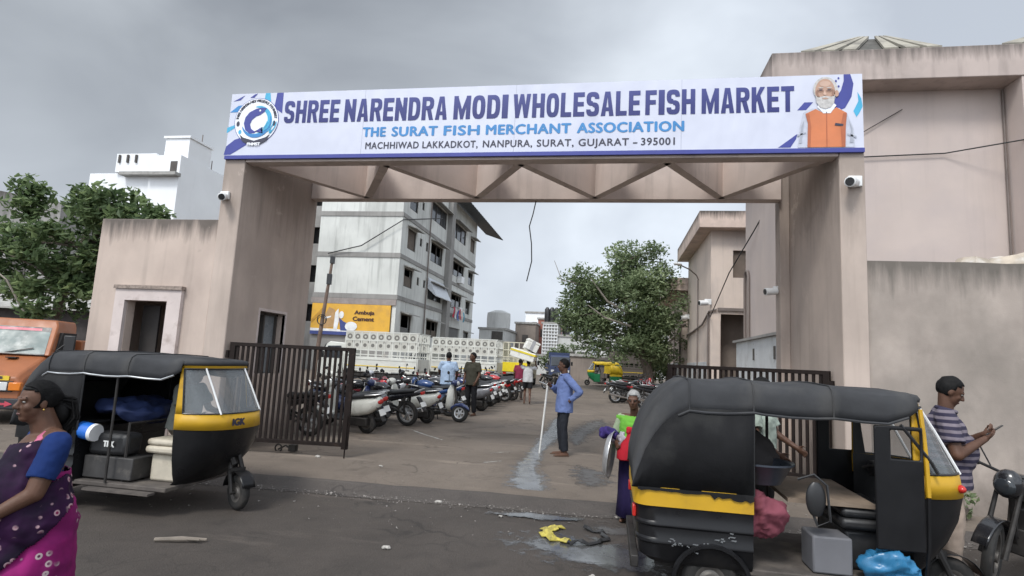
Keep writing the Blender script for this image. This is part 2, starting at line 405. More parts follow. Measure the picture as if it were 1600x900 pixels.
# ------------------------------------------------------------------ building materials
M_GATE = mat('gate_plaster', (.475, .39, .335), .88, base=1.2, var=.1, scale=1.2, dirt=(.36, .295, .255), dlo=.45, dhi=.75, dscale=.8, dmap=(1, 1, .5), streak=.2, top=4.9, tlen=2.0, tamt=.35, world=True, bump=.003, bscale=60)
M_BEAM = mat('lit_beam_plaster', (.58, .49, .44), .88, var=.1, scale=1.2, dirt=(.45, .37, .33), dlo=.5, dhi=.75, dscale=.8, streak=.35, world=True, bump=.003, bscale=60)  # gate plaster made paler: light falling between the beams is put into the colour
M_GUARD = mat('guardhouse_plaster', (.51, .415, .355), .88, base=1.2, var=.08, scale=1.2, dirt=(.4, .32, .275), dlo=.45, dhi=.75, dscale=.9, dmap=(1, 1, .6), top=3.95, tlen=.75, tamt=.8, streak=.25, world=True, bump=.003, bscale=60)
M_TRIM = mat('pale_plaster_trim', (.58, .5, .47), .88, var=.08, dirt=(.35, .28, .25), dlo=.55, dhi=.75, dscale=3, world=True, bump=.003, bscale=60)
M_BOUND = mat('mouldy_plaster', (.37, .315, .275), .9, base=1.0, var=.16, scale=1.6, dirt=(.21, .185, .16), dlo=.42, dhi=.72, dscale=.75, dmap=(1, 1, .8), top=3.45, tlen=.8, tamt=.7, streak=.35, tcol=(.07, .065, .055), world=True, bump=.004, bscale=50)
M_HALL = mat('hall_pink_plaster', (.51, .43, .39), .88, var=.06, scale=.7, dirt=(.45, .385, .365), dlo=.45, dhi=.75, dscale=.5, streak=.12, world=True, bump=.003, bscale=40)
M_PARA = mat('hall_parapet_plaster', (.46, .385, .35), .88, var=.1, scale=.9, dirt=(.33, .28, .25), dlo=.5, dhi=.75, dscale=.7, top=10.6, tlen=.9, tamt=.7, streak=.3, world=True)
M_B2 = mat('annex_plaster', (.6, .5, .43), .88, var=.07, scale=.8, dirt=(.48, .41, .37), dlo=.5, dhi=.75, dscale=.6, streak=.2, world=True)
M_B2C = mat('annex_cornice_plaster', (.57, .45, .385), .88, var=.08, dirt=(.4, .32, .28), dscale=.7, top=9.3, tlen=.8, tamt=.9, world=True)
M_TILE = mat('white_wall_tile', (.62, .63, .64), .35, var=.08, scale=2, dirt=(.42, .41, .4), dlo=.55, dhi=.75, dscale=1.5, world=True)
M_APT = mat('weathered_render', (.6, .605, .57), .9, var=.12, scale=.35, dirt=(.4, .4, .375), dlo=.5, dhi=.75, dscale=.35, dmap=(1, 1, .45), streak=.4, tcol=(.12, .12, .11), world=True)
M_BAND = mat('grey_concrete_band', (.27, .26, .245), .9, var=.15, scale=.8, streak=.3, world=True)
M_WHITE = mat('white_render', (.8, .81, .82), .85, var=.04, scale=.6, dirt=(.66, .67, .68), dlo=.55, dhi=.8, dscale=.4, dmap=(1, 1, .3), world=True)
M_GREYW = mat('stained_old_wall', (.3, .29, .275), .9, var=.2, scale=.7, dirt=(.16, .155, .145), dlo=.42, dhi=.65, dscale=.6, dmap=(1, 1, .5), top=9.9, tlen=2, streak=.6, world=True)
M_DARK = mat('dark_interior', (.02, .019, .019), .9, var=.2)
M_SHUT = mat('brown_shutter', (.12, .095, .075), .8, var=.2, world=True)
M_WIN = mat('dark_window_frame', (.07, .062, .056), .7, var=.2)
M_PANE = mat('window_pane', (.03, .035, .04), .12, var=.3, scale=1.0, spec=.6)
M_SHADE = mat('concrete_sunshade', (.33, .32, .3), .9, var=.2)
M_IRON = mat('brown_gate_steel', (.016, .011, .0095), .7, spec=.2, var=.25, scale=6, dirt=(.035, .022, .017), dlo=.6, dhi=.7, dscale=8, bump=.001)
M_STEEL = mat('galvanised_steel', (.45, .46, .47), .4, .9, var=.15)
M_CAMW = mat('camera_white_plastic', (.75, .75, .74), .35)
M_BLACKP = mat('black_plastic', (.02, .02, .021), .4, var=.2)
M_CABLE = mat('black_cable', (.025, .024, .024), .6)
M_PIPE = mat('grey_brown_pipe', (.17, .14, .125), .6)
M_BLUE = mat('sign_blue', (.045, .055, .27), .5, var=.08)
M_LBLUE = mat('sign_light_blue', (.04, .22, .5), .5, var=.08)
M_SIGN = mat('sign_flex_vinyl', (.6, .62, .72), .45, var=.03, scale=.8, dirt=(.53, .55, .66), dlo=.5, dhi=.8, dscale=.6, world=True)
def ripple(m_, sc, dist):
    n = m_.node_tree.nodes; l = m_.node_tree.links; g_ = n.new('ShaderNodeNewGeometry'); mp = n.new('ShaderNodeMapping'); mp.inputs['Scale'].default_value = (sc, sc, sc*.5); z = n.new('ShaderNodeTexNoise'); z.inputs['Detail'].default_value = 2; z.inputs['Scale'].default_value = 1
    l.new(g_.outputs['Position'], mp.inputs[0]); l.new(mp.outputs[0], z.inputs['Vector']); b_ = n.new('ShaderNodeBump'); b_.inputs['Distance'].default_value = dist; b_.inputs['Strength'].default_value = .6; l.new(z.outputs[0], b_.inputs['Height']); l.new(b_.outputs[0], n['Principled BSDF'].inputs['Normal'])
ripple(M_SIGN, 2.2, .06)
M_INK = mat('sign_dark_ink', (.035, .035, .06), .5)
M_WINK = mat('sign_white_ink', (.82, .83, .87), .5)
M_CYAN = mat('sign_cyan', (.06, .4, .62), .5)

# ------------------------------------------------------------------ market gate
g = thing('market_gate', 'tall plaster entrance arch of two deep pillars joined by zigzag beams', 'gate', (-1.6, 8.68, 0.09))
Z1, Z2 = 4.97, 6.05
mb = MB(); mb.wall('X', -6.72, -6.33, 8.68, 11.2, .05, Z2, [(9.57, 10.42, 1.32, 2.47)])
mb.build('pillar', M_GATE, g, world=True, bevel=.015)
mb = MB(); mb.box((3.17, 8.68, .05), (3.51, 11.2, Z2)); mb.build('pillar', M_GATE, g, world=True, bevel=.015)
mb = MB(); mb.box((3.0, 11.05, .06), (3.168, 11.35, Z2-.02)); mb.build('pilaster', M_GATE, g, world=True, bevel=.01)
mb = MB(); mb.box((-6.328, 8.69, Z1), (3.168, 8.93, Z2-.03)); mb.build('front_beam', M_BEAM, g, world=True, bevel=.01)
mb = MB(); mb.box((-6.328, 10.92, Z1), (3.0, 11.16, Z2-.03)); mb.build('back_beam', M_BEAM, g, world=True, bevel=.01)
for k in range(4):
    f0, bk_, f1 = -6.2+2.33*k, -5.05+2.33*k, -6.2+2.33*(k+1)
    for (a, b) in ((f0, bk_), (f1, bk_)):
        if k == 3 and b < a: a = 3.05
        d = V(b-a, 10.92-8.93, 0); n = V(-d.y, d.x, 0).normalized()*.075; p, q = V(a, 8.935, 0), V(b, 10.915, 0)
        mb = MB(); mb.hexa([(*(p-n).xy, Z1+.012), (*(p+n).xy, Z1+.012), (*(q+n).xy, Z1+.012), (*(q-n).xy, Z1+.012), (*(p-n).xy, Z2-.05), (*(p+n).xy, Z2-.05), (*(q+n).xy, Z2-.05), (*(q-n).xy, Z2-.05)])
        mb.build('diagonal_beam', M_BEAM, g, world=True)
w = MB(); 
for a in ((9.57, 9.61), (10.38, 10.42), (9.97, 10.01)): w.box((-6.6, a[0], 1.325), (-6.5, a[1], 2.465))
w.box((-6.6, 9.57, 2.42), (-6.5, 10.42, 2.465)); w = w.build('window', M_WIN, g, world=True)
pb = MB(); pb.box((-6.56, 10.01, 1.33), (-6.55, 10.38, 2.42)); pb.build('pane', mat('grey_window_pane', (.2, .22, .235), .3), w, world=True)
t = MB()
for a in ((9.52, 9.57, 1.28, 2.52), (10.42, 10.46, 1.28, 2.52)): t.box((-6.4, a[0], a[2]), (-6.325, a[1], a[3]))
t.box((-6.4, 9.57, 2.47), (-6.325, 10.42, 2.52)); t.build('window_surround', M_TRIM, g, world=True)

# guardhouse behind and beside the left pillar
g = thing('guardhouse', 'low pink plaster guard room with a dark doorway beside the left gate pillar', 'guard room', (-7.9, 9.9, .09))
mb = MB(); mb.wall('Y', 8.7, 8.88, -9.04, -6.722, .05, 3.95, [(-8.3, -7.47, .2, 2.5)]); 
mb.wall('Y', 11.0, 11.18, -9.04, -6.722, .05, 3.95); mb.wall('X', -9.04, -8.86, 8.882, 10.998, .05, 3.949)
mb.build('wall', M_GUARD, g, world=True, bevel=.012)
mb = MB(); mb.box((-8.858, 8.885, 3.35), (-6.725, 10.995, 3.5)); mb.build('roof', M_BAND, g, world=True)
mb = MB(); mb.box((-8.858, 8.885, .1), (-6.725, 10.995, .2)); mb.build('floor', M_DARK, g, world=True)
mb = MB()
for x0, x1, z0, z1 in ((-8.5, -8.3, .2, 2.7), (-7.47, -7.21, .2, 2.7), (-8.3, -7.47, 2.5, 2.7)): mb.box((x0, 8.63, z0), (x1, 8.698, z1))
bmesh.ops.remove_doubles(mb.bm, verts=mb.bm.verts, dist=1e-4); mb.build('door_surround', M_TRIM, g, world=True)
mb = MB(); mb.box((-8.52, 8.6, 2.7), (-7.19, 8.7, 2.76)); mb.wob(.012, 14); mb.build('lintel_ledge', mat('crumbled_ledge', (.25, .2, .17), .95, var=.4, scale=20, bump=.01), g, world=True)
mb = MB(); mb.box((-8.29, 9.05, .2), (-7.95, 9.09, 2.45)); mb.build('door', mat('dark_door_leaf', (.035, .03, .028), .6, var=.3), g, world=True)

# boundary wall on the right
b = thing('boundary_wall', 'high grey plaster compound wall streaked with black mould right of the gate', 'wall', (8, 8.8, 0))
mb = MB(); pts = [3.512+i*.25 for i in range(60)]
mb.loft([[(x, 8.74, .0), (x, 8.98, .0), (x, 8.98, 3.44+.015*noise.noise(V(x*2, 0, 0))), (x, 8.74, 3.45+.02*noise.noise(V(x*2, 3, 0)))] for x in pts]); mb.build('wall', M_BOUND, b, world=True, ang=50)

# steel gate leaves
def leaf(label, p0, p1, z0, z1, zb, n):
    p0, p1 = Vector((*p0, 0)), Vector((*p1, 0)); d = p1-p0; L = d.length; ang = math.atan2(d.y, d.x)
    g = thing('gate_leaf', label, 'gate', (p0.x, p0.y, gz(p0.y)), ang, 'steel leaves of the entrance gate'); o = gz(p0.y); z0 -= o; z1 -= o
    mb = MB(); mb.box((0, -.03, z1-.06), (L, .03, z1)); mb.box((0, -.028, z0), (L, .028, z0+.06)); mb.box((0, -.032, z0-.02), (.09, .032, z1-.001)); mb.box((L-.1, -.032, z0-.04), (L, .032, z1+.001))
    mb.build('frame', M_IRON, g, bevel=.004)
    for i in range(n):
        x = .13+(L-.28)*i/(n-1); mb = MB(); mb.box((x-.02, -.014, z0+.06), (x+.02, .014, z1-.06)); mb.build('bar', M_IRON, g)
    mb = MB(); mb.cyl((L-.03, -.045, .0), (L-.03, -.045, z0+.5), .012); mb.build('drop_bolt', M_IRON, g)
    for z in (z0+.15, z1-.2):
        mb = MB(); mb.box((-.06, -.03, z-.06), (.0, .03, z+.06)); mb.cyl((-.02, -.04, z-.06), (-.02, -.04, z+.06), .02); mb.build('hinge', M_IRON, g)
    return g
leaf('brown barred steel gate leaf swung open beside the left pillar', (-6.28, 8.78), (-4.17, 9.04), .27, 1.87, 0, 22)
leaf('brown barred steel gate leaf behind the right auto rickshaw', (3.12, 9.05), (1.05, 11.0), .3, 1.88, 0, 26)

# cctv cameras
def cctv(label, p, aim, s=1.):
    d = Vector(aim).normalized(); t = thing('security_camera', label, 'camera', p, 0, 'security cameras on the gate'); c = V(0,0,0)+d*.1*s + V(0,0,.02)
    mb = MB(); mb.box((-.07*s, -.02, -.03*s), (.07*s, .035, .09*s)); mb.build('mount', M_CAMW, t, bevel=.01)
    mb = MB(); mb.tube([c-d*.09*s, c-d*.08*s, c+d*.1*s, c+d*.105*s], [.03*s, .055*s, .058*s, .05*s], 14); mb.build('body', M_CAMW, t)
    mb = MB(); mb.cyl(c+d*.1*s, c+d*.112*s, .045*s, n=14); mb.build('lens', M_BLACKP, t)
    return t
cctv('white security camera high on the left gate pillar', (-6.62, 8.64, 4.33), (.5, -1, -.35), 1.15)
cctv('white security camera high on the right gate pillar front', (3.36, 8.64, 4.54), (-.7, -1, -.25), 1.3)
cctv('white security camera low on the inner edge of the right gate pillar', (3.0, 11.2, 3.3), (-1, -.25, -.12), 1.2)

# ------------------------------------------------------------------ name board
s = thing('name_board', 'long white vinyl signboard with blue fish market lettering across the gate top', 'sign', (-1.61, 8.6, 5.03))
U0, U1, ZB, ZT, F = -6.7, 3.49, 5.02, 6.2, 8.64
mb = MB(); mb.box((U0, F, ZB+.055), (U1, 8.675, ZT)); mb.build('panel', M_SIGN, s, world=True)
for u in (-4.2, -1.62, .95): mb = MB(); mb.box((u, F-.0012, ZB+.056), (u+.008, F-.0002, ZT)); mb.build('panel_seam', mat('seam_grey', (.42, .44, .52), .6), s, world=True)
mb = MB(); mb.box((U0-.005, F-.012, ZB-.01), (U1+.005, 8.676, ZB+.053)); mb.build('bottom_trim', M_BLUE, s, world=True)
y = F-.004
def gradient_blue():
    t = NT('sign_title_ink'); x = t.n.new('ShaderNodeSeparateXYZ'); t.l.new(t.geo.outputs['Position'], x.inputs[0])
    c = t.mix(t.range(x.outputs[2], 5.72, 6.05), (.018, .024, .15), (.04, .05, .22)); t.l.new(c, t.b.inputs['Base Color']); t.b.inputs['Roughness'].default_value = .5; return t.m
M_TITLE = gradient_blue()
def fit(name, words, m, u0, u1, z, h, bold, space=1.):
    text_on(name, words, m, s, u0, y, z, u1-u0, h, bold, space, cap=True)
def block_word(name, word, m, u0, u1, z, h, sw=.40, sh=.19):
    """heavy condensed capitals drawn as flat polygons, sheared like the painted title; sw, sh are stroke sizes in letter widths / heights"""
    widths = {'I': .46, 'M': 1.32, 'W': 1.42, 'T': .95, 'L': .85, 'F': .86, 'E': .88}
    W_ = [widths.get(c, 1.0) for c in word]; gap = .15; tot = sum(W_)+gap*(len(word)-1); unit = (u1-u0)/tot; mb = MB(); x = 0; lay = 0
    ring = lambda c, rx, rz, a0, a1, n, e=2.8: [(c[0]+rx*math.copysign(abs(math.cos(R(a0+(a1-a0)*i/n)))**(2/e), math.cos(R(a0+(a1-a0)*i/n))), c[1]+rz*math.copysign(abs(math.sin(R(a0+(a1-a0)*i/n)))**(2/e), math.sin(R(a0+(a1-a0)*i/n)))) for i in range(n+1)]
    def poly(p):
        nonlocal lay
        lay += 1; mb.face([(u0+(x+a)*unit, y-.0004*(lay % 6), z+b*h) for a, b in p])
    bar = lambda a, b, c, d: poly([(a, c), (b, c), (b, d), (a, d)])
    def arc(c, ro, ri, a0, a1, n=16):
        o, i_ = ring(c, *ro, a0, a1, n), ring(c, *ri, a0, a1, n)
        for k in range(n): poly([o[k], o[k+1], i_[k+1], i_[k]])
    for c, w in zip(word, W_):
        t = sw*.86
        if c in 'HEFLIT' or c in 'DRNMAWKOS':
            if c in 'HEFLDRNMK': bar(0, t, 0, 1)
            if c == 'I': bar(0, w, 0, 1)
            if c == 'H': bar(w-t, w, 0, 1); bar(t, w-t, .41, .6)
            if c in 'EFL':
                if c != 'F': bar(t, w, 0, sh)
                if c != 'L': bar(t, w, 1-sh, 1); bar(t, w-.06, .42, .42+sh*.95)
            if c == 'T': bar(0, w, 1-sh, 1); bar(w/2-t/2, w/2+t/2, 0, 1-sh)
            if c == 'D': arc((w*.42, .5), (w*.58, .5), (w*.58-t, .5-sh), -90, 90); bar(t, w*.42, 1-sh, 1); bar(t, w*.42, 0, sh)
            if c == 'O': arc((w/2, .5), (w/2, .5), (w/2-t, .5-sh), 0, 360, 32)
            if c == 'R': arc((w*.46, .715), (w*.54, .285), (w*.54-t, .285-sh*.9), -90, 90); bar(t, w*.46, 1-sh*.9, 1); bar(t, w*.46, .43, .43+sh*.9); poly([(w*.42, .45), (w*.78, .45), (w, 0), (w-t, 0)])
            if c == 'N': bar(w-t, w, 0, 1); poly([(t*.9, 1), (t*.9, .5), (w-t*.9, 0), (w-t*.9, .5)])
            if c == 'M': bar(w-t, w, 0, 1); poly([(t*.9, 1), (t*.9, .62), (w/2-t*.3, 0), (w/2, 0), (w/2, .42)]); poly([(w-t*.9, 1), (w/2, .42), (w/2, 0), (w/2+t*.3, 0), (w-t*.9, .62)])
            if c == 'A': poly([(0, 0), (t, 0), (w/2, .78), (w/2, 1), (w*.3, 1)]); poly([(w, 0), (w*.7, 1), (w/2, 1), (w/2, .78), (w-t, 0)]); bar(t*.8, w-t*.8, .2, .2+sh*.8)
            if c == 'W': q = w/4; [poly(p) for p in ([(0, 1), (t*.95, 1), (q+t*.42, 0), (q-t*.42, 0)], [(q-t*.42, 0), (q+t*.42, 0), (w/2+t*.4, 1), (w/2-t*.4, 1)], [(w/2-t*.4, 1), (w/2+t*.4, 1), (3*q+t*.42, 0), (3*q-t*.42, 0)], [(3*q-t*.42, 0), (3*q+t*.42, 0), (w, 1), (w-t*.95, 1)])]
            if c == 'K': poly([(t, .38), (t, .66), (w-t*1.05, 1), (w, 1)]); poly([(w*.36, .62), (w*.62, .72), (w, 0), (w-t*1.1, 0)])
            if c == 'S':
                r = .285
                arc((w/2, 1-r), (w/2, r), (w/2-t, r-sh), 0, 270, 20); arc((w/2, r-.0), (w/2, r+.0), (w/2-t, r-sh), -180, 90, 20)
        x += w+gap
    return mb.build(name, m, s, False, world=True, fix=False)
for wd, a_, b_ in (('SHREE', -5.655, -4.64), ('NARENDRA', -4.548, -2.748), ('MODI', -2.64, -1.738), ('WHOLESALE', -1.655, .337), ('FISH', .414, 1.153), ('MARKET', 1.246, 2.56)): block_word('title_lettering', wd, M_TITLE, a_, b_, 5.64, .4)
for wd, a_, b_ in (('THE', -4.180, -3.788), ('SURAT', -3.669, -2.895), ('FISH', -2.776, -2.191), ('MERCHANT', -2.072, -0.723), ('ASSOCIATION', -0.614, 0.988)): fit('association_lettering', wd, M_LBLUE, a_, b_, 5.375, .155, .012, 1.08)
for wd, a_, b_ in (('MACHHIWAD', -4.117, -3.195), ('LAKKADKOT,', -3.126, -2.204), ('NANPURA,', -2.114, -1.321), ('SURAT,', -1.242, -0.667), ('GUJARAT', -0.587, 0.176), ('-', 0.245, 0.305), ('395001', 0.364, 0.860)): fit('address_lettering', wd, M_INK, a_, b_, 5.16, .112, .004, 1.1)
def flat(name, poly, m, lay=1, parent=None):
    mb = MB(); mb.face([(p[0], F-.003*lay, p[1]) for p in poly]); return mb.build(name, m, parent or s, False, world=True, fix=False)
def circ(c, rx, rz=None, n=40, a0=0, a1=360): rz = rz or rx; return [(c[0]+rx*math.cos(R(a0+(a1-a0)*i/n)), c[1]+rz*math.sin(R(a0+(a1-a0)*i/n))) for i in range(n if a1-a0 >= 360 else n+1)]
def arcband(c, r0, r1, a0, a1, n=30, taper=False):
    o = []; i_ = []
    for k in range(n+1):
        t = a0+(a1-a0)*k/n; f = math.sin(math.pi*k/n)**.6 if taper else 1; mid = (r0+r1)/2; h = (r1-r0)/2*f
        o.append((c[0]+(mid+h)*math.cos(R(t)), c[1]+(mid+h)*math.sin(R(t)))); i_.append((c[0]+(mid-h)*math.cos(R(t)), c[1]+(mid-h)*math.sin(R(t))))
    return o, i_
def band(name, c, r0, r1, a0, a1, m, lay, parent=None, taper=False):
    o, i_ = arcband(c, r0, r1, a0, a1, 30, taper); mb = MB()
    for k in range(len(o)-1): mb.face([(q[0], F-.003*lay, q[1]) for q in (o[k], o[k+1], i_[k+1], i_[k])])
    return mb.build(name, m, parent or s, False, world=True, fix=False)
# splashes at the left end
sw = flat('wave_swoosh', [(-6.73, 5.085), (-6.6, 5.09), (-6.2, 5.33), (-6.35, 5.42), (-6.55, 5.36), (-6.7, 5.24)], M_BLUE, 1)
flat('wave_stripe', [(-6.72, 5.48), (-6.5, 5.62), (-6.42, 5.74), (-6.6, 5.62), (-6.72, 5.58)], M_CYAN, 1)
flat('wave_stripe', [(-6.7, 5.86), (-6.55, 5.98), (-6.3, 6.0), (-6.4, 5.92), (-6.58, 5.86)], M_LBLUE, 1)
flat('wave_stripe', [(-6.66, 6.06), (-6.52, 6.13), (-6.44, 6.17), (-6.52, 6.08)], M_BLUE, 1)
flat('wave_stripe', [(-6.34, 6.12), (-6.26, 6.18), (-6.2, 6.195), (-6.26, 6.12)], M_BLUE, 1)
flat('wave_stripe', [(-6.06, 6.05), (-6.05, 6.198), (-5.96, 6.198), (-5.93, 6.02)], M_CYAN, 1)
flat('wave_stripe', [(-5.86, 5.93), (-5.83, 6.198), (-5.71, 6.198), (-5.7, 5.82)], M_BLUE, 1)
EC = (-6.17, 5.69); ek = 1.0
def EP(pts): return [(EC[0]+(x+6.23)*ek, EC[1]+(z-5.66)*ek) for x, z in pts]
em = flat('emblem', circ(EC, .42*ek), M_BLUE, 2)
flat('emblem_disc', circ(EC, .41*ek), M_WINK, 3, em)
band('emblem_wave', EC, .215*ek, .3*ek, -120, 100, M_CYAN, 4, em, True); band('emblem_wave', EC, .24*ek, .305*ek, -160, 20, M_LBLUE, 5, em, True)
fish = [(-6.05, 5.89), (-6.09, 5.82), (-6.16, 5.77), (-6.24, 5.74), (-6.31, 5.68), (-6.34, 5.6), (-6.31, 5.52), (-6.24, 5.47), (-6.14, 5.455), (-6.08, 5.43), (-6.13, 5.5), (-6.1, 5.55), (-6.18, 5.5), (-6.24, 5.44), (-6.33, 5.43), (-6.42, 5.5), (-6.46, 5.62), (-6.44, 5.73), (-6.37, 5.82), (-6.25, 5.88), (-6.15, 5.9)]
flat('emblem_fish', EP(fish), M_BLUE, 5, em); flat('fish_eye', EP(circ((-6.17, 5.845), .018, n=12)), M_WINK, 6, em)
for k in range(4): band('emblem_spray', (EC[0]+.03+.03*k, EC[1]), .17+.03*k, .19+.03*k, -60, 0, M_CYAN, 6, em, True)
rb = [(-6.52, 5.42), (-6.44, 5.36), (-6.23, 5.3), (-6.02, 5.36), (-5.94, 5.42), (-6.0, 5.3), (-6.1, 5.245), (-6.23, 5.225), (-6.36, 5.245), (-6.46, 5.3)]
flat('emblem_ribbon', EP(rb), M_INK, 5, em)
text_on('ribbon_lettering', 'PNMST', M_WINK, em, EC[0]-.12, F-.018, EC[1]-.445, .24, .05, .008)
ring = 'SHREE NARENDRA MODI WHOLESALE FISH MARKET'
for k, ch in enumerate(ring):
    if ch == ' ': continue
    a = 172-164*k/(len(ring)-1); me, w_, h_ = text_mesh(ch, None, .045, .004)
    me.transform(Matrix.Translation(V(EC[0]+.345*ek*math.cos(R(a)), F-.012, EC[1]+.345*ek*math.sin(R(a)))-ORG[em.name]) @ Matrix.Rotation(-R(a-90), 4, 'Y') @ Matrix.Translation((-w_/2, 0, 0)))
    if k == 0: rl = me
    else:
        t_ = bmesh.new(); t_.from_mesh(rl); t_.from_mesh(me); t_.to_mesh(rl); t_.free(); bpy.data.meshes.remove(me)
link('ring_lettering', rl, M_INK, em, False)
for a in (188, -8): flat('emblem_mark', circ((EC[0]+.345*ek*math.cos(R(a)), EC[1]+.345*ek*math.sin(R(a))), .03, .05, 14), M_INK, 4, em)
for a in (214, -34): flat('emblem_mark', circ((EC[0]+.35*ek*math.cos(R(a)), EC[1]+.35*ek*math.sin(R(a))), .03, .04, 14), M_CYAN, 4, em)
# splashes and the printed portrait at the right end
flat('wave_swoosh', [(2.98, 5.7), (3.1, 5.8), (3.2, 5.95), (3.24, 6.1), (3.24, 6.198), (3.33, 6.198), (3.37, 6.05), (3.34, 5.85), (3.25, 5.68), (3.08, 5.6)], M_BLUE, 1)
flat('wave_swoosh', [(3.36, 5.63), (3.43, 5.78), (3.42, 5.92), (3.47, 5.82), (3.485, 5.7), (3.44, 5.6), (3.4, 5.54)], M_CYAN, 1)
flat('wave_swoosh', [(2.33, 5.09), (2.5, 5.09), (2.58, 5.22), (2.6, 5.3)], M_BLUE, 1)
flat('wave_swoosh', [(2.6, 5.66), (2.72, 5.66), (2.82, 5.78), (2.7, 5.78)], M_BLUE, 1)
for k in range(6): flat('wave_stripe', circ((3.1+.035*(k % 3), 5.93+.042*k), .014, .02, 8), M_BLUE, 1)
M_ORG = mat('print_orange', (.6, .19, .075), .55, var=.08, scale=4, world=True); M_SKIN0 = mat('print_skin', (.47, .29, .21), .55, var=.12, scale=9, world=True)
M_BEARD = mat('print_grey_beard', (.52, .5, .48), .6, var=.2, scale=30, world=True)
def flatp(n, poly, *k): return flat(n, [(p[0]+.05, p[1]) for p in poly], *k)
po = flatp('portrait', [(2.55, 5.087), (2.58, 5.4), (2.63, 5.62), (2.75, 5.68), (3.12, 5.68), (3.23, 5.58), (3.31, 5.35), (3.32, 5.087)], mat('print_sleeve', (.5, .52, .6), .55, var=.12, scale=8, world=True), 2)
flatp('portrait_vest', [(2.68, 5.087), (2.69, 5.45), (2.66, 5.6), (2.8, 5.67), (2.88, 5.62), (3.0, 5.62), (3.08, 5.69), (3.22, 5.6), (3.2, 5.4), (3.19, 5.087)], M_ORG, 4, po)
flatp('portrait_collar', [(2.82, 5.7), (2.9, 5.6), (3.0, 5.6), (3.08, 5.72), (3.05, 5.75), (2.84, 5.74)], M_WINK, 5, po)
flatp('portrait_hair', circ((2.935, 5.97), .165, .19), M_BEARD, 5, po)
flatp('portrait_face', circ((2.93, 5.93), .135, .2), M_SKIN0, 6, po)
flatp('portrait_ear', circ((3.085, 5.9), .03, .05, 14), M_SKIN0, 6, po)
flatp('portrait_beard', [(2.8, 5.87), (2.84, 5.85), (2.93, 5.865), (3.02, 5.85), (3.06, 5.88), (3.05, 5.76), (3.0, 5.69), (2.93, 5.665), (2.86, 5.69), (2.81, 5.77)], M_BEARD, 7, po)
flatp('portrait_mouth', [(2.88, 5.825), (2.93, 5.81), (2.98, 5.825), (2.93, 5.84)], M_SKIN0, 8, po)
flatp('portrait_nose', [(2.92, 5.95), (2.9, 5.885), (2.93, 5.875), (2.95, 5.885)], mat('print_light_skin', (.58, .39, .3), .5), 8, po)
for x in (2.87, 2.985): flatp('portrait_eye', circ((x, 5.957), .028, .009, 12), M_INK, 8, po); flatp('portrait_brow', circ((x, 5.99), .036, .007, 12), M_BEARD, 8, po)
M_ORG2 = mat('print_orange_fold', (.42, .12, .05), .55, var=.1, scale=6, world=True); M_GRYP = mat('print_grey_fold', (.36, .38, .44), .5, var=.1, world=True); M_SKD = mat('print_skin_shade', (.3, .17, .12), .55, var=.15, scale=9, world=True)
flatp('portrait_fold', [(2.68, 5.087), (2.69, 5.45), (2.66, 5.6), (2.71, 5.6), (2.735, 5.4), (2.72, 5.087)], M_ORG2, 5, po); flatp('portrait_fold', [(3.14, 5.087), (3.13, 5.4), (3.17, 5.6), (3.22, 5.6), (3.2, 5.4), (3.19, 5.087)], M_ORG2, 5, po); flatp('portrait_fold', [(2.935, 5.087), (2.94, 5.62), (2.952, 5.62), (2.95, 5.087)], M_ORG2, 5, po)
for q in ([(2.57, 5.15), (2.6, 5.4), (2.64, 5.5), (2.625, 5.35), (2.6, 5.15)], [(3.25, 5.15), (3.27, 5.35), (3.24, 5.5), (3.29, 5.36), (3.3, 5.15)], [(2.54, 5.25), (2.66, 5.3), (2.66, 5.32), (2.545, 5.28)], [(3.22, 5.26), (3.34, 5.22), (3.34, 5.25), (3.22, 5.29)]): flatp('portrait_fold', q, M_GRYP, 4, po)
flatp('portrait_cheek', [(2.8, 5.93), (2.83, 5.97), (2.84, 5.88), (2.86, 5.84), (2.82, 5.85)], M_SKD, 7, po); flatp('portrait_cheek', [(3.06, 5.95), (3.02, 5.97), (3.02, 5.88), (3.0, 5.85), (3.05, 5.86)], M_SKD, 7, po)
for x in (2.87, 2.985): flatp('portrait_cheek', circ((x, 5.945), .042, .022, 16), M_SKD, 7, po)
flatp('portrait_forehead', circ((2.93, 6.05), .075, .045, 18), MATS['print_light_skin'], 7, po)
flatp('portrait_pocket', [(3.05, 5.41), (3.16, 5.4), (3.17, 5.43), (3.06, 5.45)], M_INK, 6, po)

# ------------------------------------------------------------------ market hall on the right
h = thing('market_hall', 'large pink plaster market hall with deep parapet and cream folded roofs behind the right pillar', 'building', (7.5, 17, .12))
mb = MB(); mb.wall('Y', 16.5, 16.8, 4.85, 10.1, .1, 9.66); mb.build('wall', M_HALL, h, world=True)
mb = MB(); mb.wall('X', 4.852, 5.1, 16.802, 22.3, .1, 9.659); mb.build('wall', M_HALL, h, world=True)
mb = MB(); mb.box((10.102, 15.78, .1), (18, 22.3, 9.655)); mb.build('wall', M_HALL, h, world=True)
mb = MB(); mb.loft([[(4.11, 15.75, 9.66), (18, 15.75, 9.66), (18, 22.6, 9.66), (4.11, 22.6, 9.66)], [(4.11, 15.75, 10.52), (18, 15.75, 10.52), (18, 22.6, 10.52), (4.11, 22.6, 10.52)]]); mb.build('parapet', M_PARA, h, world=True, bevel=.02)
M_SHEET = mat('cream_roof_sheet', (.34, .315, .26), .8, var=.15, scale=2, dirt=(.19, .175, .15), dlo=.45, dhi=.65, dscale=1.2, world=True); M_GAP = mat('dark_roof_gap', (.09, .085, .075), .8, var=.3)
